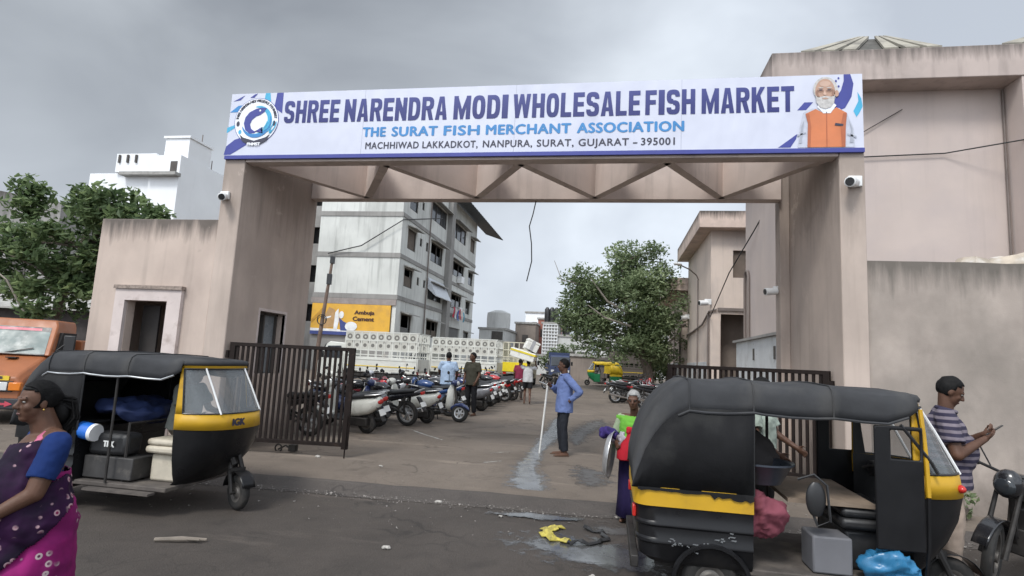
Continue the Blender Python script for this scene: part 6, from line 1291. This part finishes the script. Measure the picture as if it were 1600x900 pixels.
t, a, b, h = foam('large white foam box with a yellow lid edge, the lower one on the porter', (px_-.22, py_+.02, 2.06), (.95, .6, .34), (0, R(14), 0)); mb = MB(); mb.box((-a-.018, -b-.018, h*.35), (a+.018, b+.018, h*.75)); mb.build('tape', M_FYEL, t)
t, a, b, h = foam('smaller grey white foam box tilted on top of the yellow edged one', (px_+.08, py_+.02, 2.42), (.5, .5, .4), (0, R(24), R(18))); mb = MB(); mb.box((-.06, -b-.016, -h), (.06, b+.016, h+.004)); mb.build('tape', mat('grey_tape', (.35, .35, .36), .6), t)
person('person in a maroon shirt among the scooters just left of the porter', (-3.75, 24.2, .225), R(80), None, 1.68, M_SK, 'short', M_HAIR, 'half', fabric('maroon_shirt', (.2, .03, .06)), .84, 'trousers', fabric('brown_trousers', (.06, .05, .045)), vs=.016, face=False)
# man behind the right rickshaw
person('man in a pale mint shirt standing behind the right rickshaw', (1.62, 6.75, .0), R(-35), dict(el=(.06, .25, 1.15), wl=(.3, .22, 1.02), er=(.05, -.26, 1.15), wr=(.26, -.2, .98)), 1.74, M_SK, 'short', M_HAIR, 'half', fabric('mint_shirt', (.38, .44, .38)), .84, 'trousers', fabric('dark_trousers', (.03, .028, .028)), vs=.012, shoe=M_SANDAL)
# man in striped polo shirt
def striped():
    t = NT('striped_polo'); z = t.n.new('ShaderNodeSeparateXYZ'); t.l.new(t.tc.outputs['Object'], z.inputs[0])
    m_ = t.math('FRACT', t.math('MULTIPLY', z.outputs[2], 19), 0); a = t.range(m_, .5, .56)
    n = t.noise(t.tc.outputs['Object'], 6); c = t.mix(a, (.022, .018, .045), (.2, .17, .2)); c = t.mix(t.math('MULTIPLY', n, .4), c, (.03, .025, .04)); t.l.new(c, t.b.inputs['Base Color']); t.b.inputs['Roughness'].default_value = .85; return t.m
person('heavy man in a navy striped polo shirt looking down at a phone', (3.0, 5.95, .0), R(-22), dict(el=(.08, .29, 1.12), wl=(.27, .12, 1.27), er=(.06, -.29, 1.12), wr=(.26, -.1, 1.25), hd=(.06, 0, 1.63), nk=(.02, 0, 1.47)), 1.84, M_SK, 'short', M_HAIR, 'half', striped(), .83, 'trousers', fabric('beige_trousers', (.34, .27, .22)), fat=1.3, look=(6, 26), vs=.009, shoe=M_SANDAL, curl=.7, palms={'l': (0, -.5, .8), 'r': (0, .5, .8)})
ph = thing('phone', 'black mobile phone held by the man in the striped shirt', 'phone', (3.335, 5.815, 1.4), R(-22), ry=R(-40)); mb = MB(); mb.box((-.075, -.036, -.004), (.075, .036, .004)); mb.build('case', M_BLACKP, ph, bevel=.003); mb = MB(); mb.box((-.069, -.032, .0045), (.069, .032, .0055)); mb.build('screen', M_PANE, ph)
# seated rickshaw driver and the driver of the far rickshaw
SIT = dict(pel=(0, 0, .92), ch=(.04, 0, 1.22), nk=(.06, 0, 1.39), hd=(.09, 0, 1.54), sl=(.05, .18, 1.34), sr=(.05, -.18, 1.34), el=(.14, .24, 1.1), er=(.14, -.24, 1.1), wl=(.36, .2, 1.05), wr=(.36, -.2, 1.05), hl=(.02, .1, .9), hr=(.02, -.1, .9), kl=(.38, .14, .86), kr=(.38, -.14, .86), al=(.2, .14, .44), ar=(.2, -.14, .44))
person('driver in a dull grey shirt seated at the handlebar of the left rickshaw', (-4.86, 6.1, .0), 0, SIT, 1.66, M_SK, 'short', M_HAIR, 'half', fabric('dull_grey_shirt', (.16, .17, .155)), .86, 'trousers', fabric('khaki_trousers', (.12, .1, .08)), vs=.012)
person('driver in a white shirt inside the far green rickshaw', (-.8, 42.1, .36), R(184), SIT, 1.66, M_SK, 'short', M_HAIR, 'half', fabric('white_shirt', (.6, .6, .6)), .86, 'trousers', MATS['dark_trousers'], vs=.02, face=False)

# ------------------------------------------------------------------ woman in the sari (near left edge)
def sari_mat(name, base, base2, dot, ring, sc):
    t = NT(name); MATS[name] = t.m; p = t.tc.outputs['Object']
    vo = t.n.new('ShaderNodeTexVoronoi'); vo.inputs['Scale'].default_value = sc; vo.inputs['Randomness'].default_value = .8; t.l.new(p, vo.inputs['Vector']); d = vo.outputs['Distance']
    c = t.mix(t.range(t.noise(p, 4, 4), .4, .6), base, base2); sel = t.range(t.noise(p, 3.3, 2, loc=(4, 4, 4)), .48, .52)
    c = t.mix(t.math('MULTIPLY', t.range(d, .33, .28), sel), c, dot); c = t.mix(t.math('MULTIPLY', t.range(d, .17, .13), sel), c, ring)
    t.l.new(c, t.b.inputs['Base Color']); t.b.inputs['Roughness'].default_value = .75; t.b.inputs['Specular IOR Level'].default_value = .15; t.bump(t.noise(p, 18, 4), .004, .5); return t.m
M_SARI = sari_mat('magenta_sari', (.27, .016, .135), (.16, .012, .09), (.5, .4, .4), (.1, .02, .06), 16); M_PALLU = sari_mat('dark_sari_end', (.012, .007, .018), (.03, .008, .036), (.42, .27, .3), (.2, .02, .07), 17)
M_BLOUSE = fabric('navy_blouse', (.012, .03, .12)); M_GOLD = mat('gold_bangle', (.65, .42, .12), .3, .9)
wl_ = (-3.27, 2.98, 0); FA = R(240)
g = thing('person', 'woman in a magenta sari and navy blouse walking past at the left edge', 'person', wl_, FA)
sc_ = .9; g.scale = (sc_, sc_, sc_)
HM = Matrix.Rotation(R(10), 3, 'Z') @ Matrix.Rotation(R(3), 3, 'Y'); hd = V(.075, 0, 1.565); hp = lambda *p: hd + HM @ V(*p)
mb = MB(); mb.ell(hp(-.008, 0, .018), (.1, .08, .1), HM, 24, 16); mb.ell(hp(.025, 0, -.05), (.073, .066, .075), HM, 18, 12); mb.ell(hp(.06, 0, -.1), (.03, .035, .026), HM); mb.ell(hp(.0, 0, -.1), (.06, .06, .05), HM)
mb.capsule(hp(.086, 0, .014), hp(.113, 0, -.026), .011, .017, 10, 3)
for s in (-1, 1):
    mb.ell(hp(.103, s*.013, -.033), (.013, .012, .01), HM, 8, 6); mb.capsule(hp(.08, s*.045, .026), hp(.09, s*.012, .022), .011, .01, 8, 3); mb.ell(hp(-.008, s*.083, -.015), (.021, .009, .034), HM, 10, 8); mb.ell(hp(.06, s*.038, -.032), (.03, .028, .03), HM, 10, 8)
mb.ell(hp(.088, 0, -.064), (.013, .026, .0075), HM, 12, 6); mb.ell(hp(.086, 0, -.077), (.013, .022, .008), HM, 12, 6)
mb.capsule((-.01, 0, 1.34), hp(-.02, 0, -.05), .088, .068); mb.capsule((-.02, .16, 1.33), (-.02, -.16, 1.33), .072, .072, 14, 5); mb.ell((.02, 0, 1.18), (.14, .2, .2)); mb.ell((.02, 0, .98), (.16, .2, .24)); mb.ell((0, 0, .8), (.18, .21, .2))
sl, el, wl3 = V(-.02, .195, 1.31), V(.07, .25, 1.03), V(.32, .2, .87); sr, er, wr3 = V(-.02, -.195, 1.31), V(-.12, -.25, 1.04), V(.0, -.27, .82)
for a_, b_, c3, q in ((sl, el, wl3, 1), (sr, er, wr3, -1)):
    mb.capsule(a_, b_, .07, .054, 14, 5); mb.capsule(b_, c3, .052, .03, 14, 5); hand(mb, c3, (c3-b_).normalized()+V(.05, 0, -.35), (-.3, -q, -.1), -1 if q > 0 else 1, .55, .95)
for q, x in ((1, .14), (-1, -.12)): mb.capsule((x, q*.1, .5), (x, q*.1, .1), .06, .04); mb.capsule((x-.03, q*.1, .04), (x+.15, q*.11, .03), .036, .026)
voxel(mb, 'body', M_SK, g, .0065, 4)
for s in (-1, 1):
    mb = MB(); mb.ell(hp(.081, s*.032, .005), (.0095, .014, .0065), HM, 12, 8); e = mb.build('eye', M_EYEW, g); mb = MB(); mb.ell(hp(.0875, s*.032, .005), (.0055, .007, .0065), HM, 10, 8); mb.build('iris', M_EYEB, e)
    mb = MB(); mb.capsule(hp(.089, s*.014, .03), hp(.076, s*.052, .033), .0055, .0035, 8, 3); mb.build('eyebrow', M_HAIR, g)
    mb = MB(); mb.ell(hp(-.005, s*.092, -.048), (.006, .004, .007), HM, 8, 6); mb.build('earring', M_GOLD, g)
mb = MB(); mb.ell(hp(.094, 0, -.07), (.008, .024, .008), HM, 12, 6); mb.build('lips', M_LIP, g)
mb = MB(); mb.ell((-.016, 0, .028), (.106, .088, .106), None, 34, 24)
bmesh.ops.delete(mb.bm, geom=[f for f in mb.bm.faces if (lambda c: (c.x > .045 and c.z < .085) or (c.z < .03 and c.x > -.005) or c.z < -.06 or (c.z < .065 and c.x > .02))(f.calc_center_median())], context='FACES')
mb.wob(.005, 30); mb.bm.transform(Matrix.Translation(hd) @ HM.to_4x4()); solid(mb.build('hair', M_HAIR, g), .014)
mb = MB(); mb.ell(hp(-.115, 0, .0), (.045, .055, .055), HM); mb.ell(hp(-.14, 0, -.07), (.05, .07, .09), HM); hrng = random.Random(4)
for _ in range(260):                           # loose strands of the bushy pony tail
    a_ = hrng.uniform(-1, 1); q_ = hrng.uniform(-1, 1); s0 = hp(-.1+.02*q_, .05*a_, .03*q_); s1 = hp(-.165-.03*hrng.random(), .085*a_, -.03+.05*q_); s2 = hp(-.175-.035*hrng.random(), .1*a_+.02*q_, -.12); s3 = hp(-.15+.03*q_, .085*a_, -.19-.05*hrng.random()); mb.tube([s0, s1, s2, s3], [.0035, .0035, .003, .0012], 4)
mb.build('hair_bunch', M_HAIR, g)
mb = MB()
for k in range(130):                           # combed strands over the crown
    t_ = math.pi*(k/129-.5)*1.5; pts_ = []
    for q_ in range(7): f_ = q_/6*math.pi*.6+.72+.55*abs(math.sin(t_))**2; pts_.append(hp(.108*math.cos(f_)-.016, (.09*math.sin(t_))*(1-.25*q_/6), .03+.108*math.sin(f_)*math.cos(t_)*.98+.002*hrng.random()))
    mb.tube(pts_, .0022, 4)
mb.build('hair_strands', M_HAIR, g)
mb = MB(); mb.ell((.02, 0, 1.17), (.14, .19, .2)); mb.capsule((-.02, .16, 1.3), (-.02, -.16, 1.3), .082, .082, 14, 5)
for a_, b_ in ((sl, el), (sr, er)): mb.capsule(a_, a_+(b_-a_)*.72, .082, .078, 16, 5, flatb=True)
voxel(mb, 'blouse', M_BLOUSE, g, .009, 3, .007, 14, cut=lambda c: c.z > 1.335 and abs(c.y) < .12)
# skirt of the sari: folds fanning from the waist, one knee forward
mb = MB(); rings = []; NS = 120
for i, (z, rx_, ry_, cx) in enumerate(((1.13, .155, .195, .005), (1.0, .185, .215, .01), (.92, .205, .235, .0), (.82, .22, .25, -.02), (.7, .23, .255, -.01), (.55, .26, .285, .02), (.4, .28, .28, .03), (.25, .3, .29, .03), (.12, .325, .3, .03), (.05, .34, .31, .03))):
    f = max(0, 1.0-z)
    rings.append([V(cx+(rx_+.0)*math.cos(t)*(1+.02*f*math.sin(17*t)+.05*f*noise.noise(V(math.cos(t)*3, math.sin(t)*3, z*1.2))), ry_*math.sin(t)*(1+.025*f*math.sin(13*t+z*4)+.06*f*noise.noise(V(math.cos(t)*3+5, math.sin(t)*3, z*1.5))), z+.015*noise.noise(V(math.cos(t)*2, math.sin(t)*2, z*9))) for t in [2*math.pi*q/NS for q in range(NS)]])
# swept drape creases across the hip
for k, r in enumerate(rings):
    for p in r: d = .006*math.sin(31*(p.z+.35*p.x)+3*noise.noise(V(p.x*3, p.y*3, 0))); p.x += d*(1 if p.x > 0 else -1); p.y += d*(1 if p.y > 0 else -1)
fine = []
for a_, b_ in zip(rings, rings[1:]):
    for q in range(6): fine.append([(a_[i]*(1-q/6)+b_[i]*(q/6)) + V(*(2*[.0]), 0) for i in range(NS)])
fine.append(rings[-1])
for r in fine:
    for p in r:
        n_ = V(p.x, p.y, 0).normalized(); p += n_*(.006*math.sin(62*(p.z+.5*p.x+.25*noise.noise(V(p.x*3, p.y*3, p.z*2))))*(.4+noise.noise(V(p.x*4, p.y*4+7, p.z*4)))+.012*noise.noise(V(p.x*9, p.y*9, p.z*16+.0)))*max(0, min(1, (1.1-p.z)*4))
mb.loft(fine, caps=False); solid(mb.build('sari_skirt', M_SARI, g), .008)
mb = MB(); mb.ell((.035, .0, 1.17), (.165, .215, .2), None, 60, 46); mb.ell((.05, 0, 1.0), (.23, .255, .28)); mb.ell((.03, .01, .84), (.265, .285, .26)); mb.ell((.1, .02, .66), (.22, .24, .25)); mb.capsule((.06, .1, 1.24), (-.06, .14, 1.36), .1, .08)
def cutp(c):
    if c.x < .02 and c.z > 1.08 - .3*c.x: return True                    # the blouse shows at the side and back
    if c.z < .66 + 1.0*(.2-c.x) - .25*(c.y+.1): return True               # slanting lower edge
    return c.z > 1.3 + .2*c.y
solid(voxel(mb, 'sari_end', M_PALLU, g, .01, 3, .016, 8, cut=cutp), .006)
mb = MB()
mb.loft([[V(.16, .03, 1.2), V(.16, .1, 1.2)], [V(.12, .06, 1.29), V(.11, .13, 1.29)], [V(.03, .09, 1.385), V(.02, .16, 1.375)], [V(-.08, .1, 1.36), V(-.09, .17, 1.35)]], closed=False); solid(mb.build('shoulder_pleat', mat('pink_pleat', (.5, .12, .22), .7), g), .012)
d = (wl3-el).normalized(); Mq = d.to_track_quat('Z', 'Y').to_matrix()
for k in range(4): mb = MB(); mb.torus(wl3-d*(.03+.018*k), .04+.002*k, .005, 'Z', 24, 8, Mq); mb.build('bangle', M_GOLD, g)

# ------------------------------------------------------------------ old woman behind the right rickshaw
g = thing('person', 'old white haired woman in a green shawl behind the right rickshaw', 'person', (.3, 7.15, .0), R(-108)); g.scale = (.9, .9, .9)
hd = V(.07, 0, 1.56); HM = Matrix.Rotation(R(8), 3, 'Z') @ Matrix.Rotation(R(8), 3, 'Y'); hp = lambda *p: hd + HM @ V(*p)
mb = MB(); mb.ell(hp(-.008, 0, .018), (.096, .076, .098), HM, 20, 14); mb.ell(hp(.022, 0, -.05), (.068, .058, .072), HM); mb.ell(hp(.058, 0, -.095), (.026, .03, .022), HM); mb.capsule(hp(.083, 0, .012), hp(.11, 0, -.028), .011, .016, 10, 3)
for s in (-1, 1): mb.ell(hp(-.005, s*.078, -.012), (.02, .009, .034), HM, 10, 8); mb.capsule(hp(.078, s*.045, .024), hp(.088, s*.012, .02), .011, .01, 8, 3); mb.ell(hp(.058, s*.035, -.03), (.026, .022, .024), HM, 10, 8)
mb.ell(hp(.084, 0, -.066), (.012, .022, .008), HM, 10, 6); mb.capsule((.0, 0, 1.36), hp(-.02, 0, -.04), .058, .05); mb.capsule((-.02, .165, 1.32), (-.02, -.165, 1.32), .055, .055); mb.ell((0, 0, 1.15), (.11, .16, .2)); mb.ell((0, 0, .92), (.14, .17, .2))
for q in (1, -1):
    a_, b_, c3 = V(-.02, q*.19, 1.3), V(.02, q*.25, 1.05), V(.25, q*.16, 1.0); mb.capsule(a_, b_, .045, .036); mb.capsule(b_, c3, .036, .025); hand(mb, c3, (c3-b_), (0, -q, -.4), -1 if q > 0 else 1, .8, .9)
    mb.capsule((.02, q*.09, .4), (.0, q*.1, .1), .045, .034); mb.capsule((-.03, q*.1, .04), (.14, q*.11, .03), .034, .024)
voxel(mb, 'body', M_SK, g, .009, 3)
for s in (-1, 1): mb = MB(); mb.ell(hp(.08, s*.031, .004), (.012, .015, .008), HM, 10, 8); mb.build('eye', M_EYEB, g)
mb = MB(); mb.ell((-.016, 0, .028), (.106, .088, .106), None, 30, 22); bmesh.ops.delete(mb.bm, geom=[f for f in mb.bm.faces if (lambda c: (c.x > .055 and c.z < .07) or (c.z < .0 and c.x > -.01) or c.z < -.06 or (c.z < .05 and c.x > .03))(f.calc_center_median())], context='FACES')
mb.wob(.008, 30); mb.bm.transform(Matrix.Translation(hd) @ HM.to_4x4()); solid(mb.build('hair', M_GHAIR, g), .014); mb = MB(); mb.ell(hp(-.12, 0, -.03), (.045, .05, .045), HM); mb.wob(.006, 25); mb.build('hair_bun', M_GHAIR, g)
mb = MB(); rings = [[V(cx+rx_*math.cos(t)*(1+.05*(1-z)*math.sin(11*t)), ry_*math.sin(t)*(1+.05*(1-z)*math.sin(9*t+1)), z) for t in [2*math.pi*q/80 for q in range(80)]] for z, rx_, ry_, cx in ((1.0, .14, .165, 0), (.85, .155, .185, 0), (.6, .165, .19, .01), (.35, .17, .19, .01), (.08, .19, .205, .01))]
mb.loft(rings, caps=False); solid(mb.build('skirt', fabric('deep_violet_skirt', (.02, .014, .055)), g), .008)
mb = MB(); mb.ell((.0, 0, 1.15), (.135, .18, .22)); mb.capsule((-.02, .17, 1.3), (-.02, -.17, 1.3), .07, .07)
for q in (1, -1): mb.capsule((-.02, q*.19, 1.3), (.01, q*.235, 1.12), .066, .064, 12, 4, flatb=True)
voxel(mb, 'blouse', fabric('pale_green_blouse', (.28, .34, .22)), g, .011, 3, .008, 12, cut=lambda c: c.z > 1.31 and abs(c.y) < .09)
mb = MB(); mb.ell((.02, .0, 1.17), (.15, .2, .22)); mb.capsule((-.02, .17, 1.32), (-.02, -.17, 1.32), .085, .085); mb.ell((.02, -.06, .98), (.17, .18, .2))
voxel(mb, 'shawl', fabric('bright_green_cloth', (.14, .38, .05)), g, .011, 3, .012, 11, cut=lambda c: (c.y > .03 + .5*(c.z-1.1)) or c.z > 1.35 or (c.x < -.09 and c.z < 1.2))
# her bag, tray and bundle
t = thing('cloth_bag', 'bright red cloth bag hanging in front of the old woman', 'bag', (.24, 6.93, .84), R(-15))
mb = MB(); mb.loft([[V((a*rx_)*math.cos(q)*1+0, a*ry_*math.sin(q), z) for q in [2*math.pi*i/24 for i in range(24)]] for a, rx_, ry_, z in ((1, .03, .03, .2), (1, .05, .045, .14), (1, .1, .07, .07), (1, .14, .09, -.02), (1, .15, .09, -.1), (1, .1, .06, -.12))]); mb.wob(.03, 9); mb.build('sack', fabric('red_cloth', (.4, .018, .03)), t)
mb = MB(); mb.ell((.0, 0, .22), (.045, .04, .05)); mb.wob(.02, 20); mb.build('knot', MATS['red_cloth'], t)
t = thing('metal_tray', 'round aluminium tray hanging on edge beside the red bag', 'tray', (-.02, 7.05, .77), R(8), ry=R(6))
Mt = Matrix.Rotation(R(72), 4, 'Z') @ Matrix.Rotation(R(90), 4, 'X')
mb = MB(); mb.lathe([(.005, 0), (.21, 0), (.24, .02), (.262, .055), (.275, .06), (.275, .066), (.258, .062), (.234, .028), (.205, .008), (.005, .008)], n=40, caps=False); mb.xf(Mt); mb.build('dish', mat('dull_aluminium', (.6, .6, .6), .38, .75, var=.12, scale=5), t)
t = thing('cloth_bundle', 'purple and white cloth bundle above the aluminium tray', 'bundle', (.04, 7.1, 1.0))
mb = MB(); mb.ell((-.02, 0, 0), (.13, .09, .05), None, 30, 20); mb.wob(.07, 16); mb.build('purple_cloth', fabric('purple_cloth', (.045, .03, .14)), t); mb = MB(); mb.ell((.1, -.02, -.06), (.09, .07, .08), None, 30, 20); mb.wob(.06, 20); mb.build('white_cloth', fabric('white_bundle_cloth', (.36, .34, .37)), t)

# ------------------------------------------------------------------ loads in the rickshaws and litter on the ground
def lump(name, label, cat, c, r, m, amp, sc, seed=0., group=None, rot=None):
    mb = MB(); mb.ell((0, 0, 0), r, rot, 44, 30); mb.bm.normal_update(); mv = []
    for v in mb.bm.verts:
        p = v.co*sc+V(seed*3.1, seed, 2); q = noise.noise(p*.5)*1.0+(.5-abs(noise.noise(p)))*.9+(.5-abs(noise.noise(p*2.1)))*.45-.35
        mv.append((v, v.normal*amp*q+V(0, 0, -.25*amp*abs(v.co.x)/max(r))))
    for v, d in mv: v.co += d
    o = mb.build(name, m, None, ang=180); o.location = c; return tag(o, label, cat, group)
M_BBAG = mat('dark_blue_tarp', (.016, .03, .1), .75, var=.25, scale=4); 
lump('blue_sack', 'dark blue stuffed sack lying across the left rickshaw passenger seat', 'sack', (-5.45, 6.05, 1.03), (.42, .4, .13), M_BBAG, .1, 5, 1)
t = thing('holdall', 'black travel bag with pale lettering on a box in the left rickshaw', 'bag', (-5.3, 5.66, .56))
mb = MB(); mb.box((-.24, -.12, 0), (.24, .12, .24)); mb.wob(.02, 6); mb.build('bag', M_SEAT, t, bevel=.05); text_on('bag_lettering', 'TRK', M_PLATE, t, 0, 0, 0, .13, .06, .006, M=Matrix.Translation((-.02, -.145, .1)))
t = thing('tool_box', 'scuffed dark box standing on the left rickshaw floor under the travel bag', 'box', (-5.25, 5.68, .325)); mb = MB(); mb.box((-.3, -.15, 0), (.3, .15, .23)); mb.build('box', mat('scuffed_dark_box', (.04, .038, .037), .6, var=.3, scale=6, dirt=(.1, .09, .08), dlo=.58, dscale=7), t, bevel=.012)
t = thing('cool_jug', 'bright blue and white jug lying beside the black travel bag', 'jug', (-5.5, 5.5, .82)); mb = MB(); mb.tube([(-.12, 0, 0), (-.1, 0, 0), (.05, 0, -.02)], [.06, .09, .09], 16); mb.build('jug', mat('bright_blue_plastic', (.02, .13, .5), .3), t); mb = MB(); mb.cyl((.05, 0, -.02), (.09, 0, -.025), .095, .09, 16); mb.build('lid', M_CAMW, t)
lump('rag', 'white rag hanging under the cream driver seat of the left rickshaw', 'rag', (-4.78, 5.79, .53), (.05, .03, .1), fabric('white_rag', (.6, .6, .62)), .04, 14)
t = thing('basin', 'dark metal basin with a shiny rim on the right rickshaw seat', 'basin', (1.2, 5.05, .93)); mb = MB(); mb.lathe([(.01, 0), (.16, 0), (.24, .14), (.26, .15), (.26, .165), (.235, .155), (.155, .015), (.01, .012)], n=36, caps=False); mb.build('bowl', mat('grey_blue_metal', (.07, .08, .1), .35, .6), t)
lump('pink_cloth', 'crumpled dull pink cloth hanging under the basin in the right rickshaw', 'cloth', (1.2, 4.95, .7), (.17, .1, .17), fabric('dull_pink_cloth', (.2, .06, .08)), .09, 11, 2)
lump('blue_plastic_bag', 'crumpled sky blue plastic bag on the right rickshaw floor', 'plastic bag', (2.1, 4.9, .43), (.2, .11, .12), mat('sky_blue_plastic', (.03, .17, .33), .3, var=.3, scale=6), .08, 11, 3)
t = thing('foam_carton', 'grey white carton on the right rickshaw floor beside the blue bag', 'carton', (1.68, 5.02, .325)); mb = MB(); mb.box((-.14, -.14, 0), (.14, .14, .27)); mb.build('carton', mat('grey_white_carton', (.13, .13, .14), .7), t, bevel=.015)
t = thing('load_board', 'worn plywood board laid over the driver seat of the right rickshaw', 'board', (1.62, 5.5, .80)); mb = MB(); mb.hexa([(-.22, -.5, 0), (.42, -.5, .0), (.42, .45, .02), (-.22, .45, .02), (-.22, -.5, .03), (.42, -.5, .03), (.42, .45, .05), (-.22, .45, .05)]); mb.build('board', M_WOODF, t)
lump('dark_mass', 'dark lumpy mass piled on the right rickshaw passenger seat', 'sack', (1.06, 5.5, 1.08), (.4, .36, .26), mat('dark_cloth', (.03, .026, .026), .85, var=.3), .09, 4, 4)  # stands for an unidentified dark mass on the seat
# rope of yellow garland and black strap on the road
def ring_strap(label, pts, m, w, name):
    mb = MB(); rng = random.Random(len(pts)); rows = []
    for i, (x, y) in enumerate(pts):
        a = pts[min(i+1, len(pts)-1)]; b = pts[max(i-1, 0)]; d = V(a[0]-b[0], a[1]-b[1], 0).normalized(); n = V(-d.y, d.x, 0)*w*(.6+.8*rng.random()); z = .012+.03*rng.random(); rows.append([V(x, y, z)-n, V(x, y, z+.03*rng.random()), V(x, y, z)+n])
    mb.loft(rows, closed=False); return tag(solid(mb.build(name, m, None, False), .01), label, 'litter')
cx, cy = -.33, 6.35; P_ = lambda a, b, n, rx_, ry_: [(cx+rx_*math.cos(R(a+(b-a)*i/n))*(1+.12*math.sin(i*1.9)), cy+ry_*math.sin(R(a+(b-a)*i/n))*(1+.15*math.cos(i*2.3))) for i in range(n+1)]
ring_strap('flattened yellow plastic strip lying on the road', P_(120, 265, 14, .3, .26), mat('dirty_yellow_plastic', (.5, .42, .08), .6, var=.3, scale=10, dirt=(.2, .17, .06), dscale=12), .05, 'yellow_strip')
ring_strap('curled black rubber strap lying on the road by the yellow strip', P_(-95, 75, 14, .34, .28), M_BLACKP, .025, 'black_strap')
mb = MB(); mb.tube([(-4.02, 4.86, .02), (-3.8, 4.92, .03), (-3.6, 5.0, .02)], [.018, .024, .014], 8); mb.tube([(-3.8, 4.93, .03), (-3.62, 4.93, .035)], [.014, .008], 6); tag(mb.build('broken_branch', mat('grey_driftwood', (.2, .17, .14), .9, var=.3)), 'short broken branch lying on the road in front of the left rickshaw', 'branch')
t = thing('debris', 'small dark heap of broken metal under the left gate leaf', 'debris', (-5.45, 9.15, gz(9.15))); mb = MB(); mb.torus((0, 0, .05), .06, .014, n=16, k=6); mb.tube([(.0, 0, .03), (.12, .02, .1), (.2, .0, .06)], .016, 6); mb.box((.2, -.04, .02), (.32, .06, .12)); mb.build('scrap', M_GREASE, t)
rng = random.Random(21)
for x, y, s, lb in ((-2.05, 7.18, .045, 'white crumpled paper at the road edge, left of the wet run'), (-4.6, 8.9, .04, 'white scrap under the bars of the left gate leaf'), (-4.9, 7.55, .055, 'white wrapper on the gutter beside the left rickshaw'), (-1.2, 6.8, .03, 'white scrap at the puddle by the road edge'), (-2.0, 5.35, .04, 'pale stone lying on the road left of the yellow strip'), (-.1, 5.2, .025, 'small pale scrap in front of the large puddle'), (-3.4, 8.6, .035, 'tiny pale scrap on the yard inside the gate'), (.0, 9.9, .06, 'brown dry leaf litter near the man in blue')):
    o = lump('litter', lb, 'litter', (x, y, gz(y)+.015), (s, s*.7, .016), (M_BARK if 'brown' in lb else mat('dusty_paper', (.36, .34, .31), .8, var=.25, scale=20)), .018, 22, x)
# gravel and dust along the road edge: far too many to count
mb = MB()
for _ in range(2600):
    x = rng.uniform(-9, 5); y = edge(x)+rng.gauss(.06, .1); s = .005+.012*rng.random()**3
    if rng.random() < .25: y = edge(x)+rng.uniform(-1.2, .8)
    z = gz(y)*.9+.004 if y > edge(x)+.3 else .006
    p = V(x, y, z); vs = [mb.bm.verts.new(p+V(rng.uniform(-1, 1), rng.uniform(-1, 1), rng.uniform(-.3, .8))*s*1.4) for _ in range(4)]
    for f in ((0, 1, 2), (0, 2, 3), (0, 3, 1), (1, 3, 2)): mb.bm.faces.new([vs[i] for i in f])
tag(mb.build('gravel', mat('pale_grit', (.25, .23, .21), .9, var=.4, scale=30), None, False), kind='stuff')
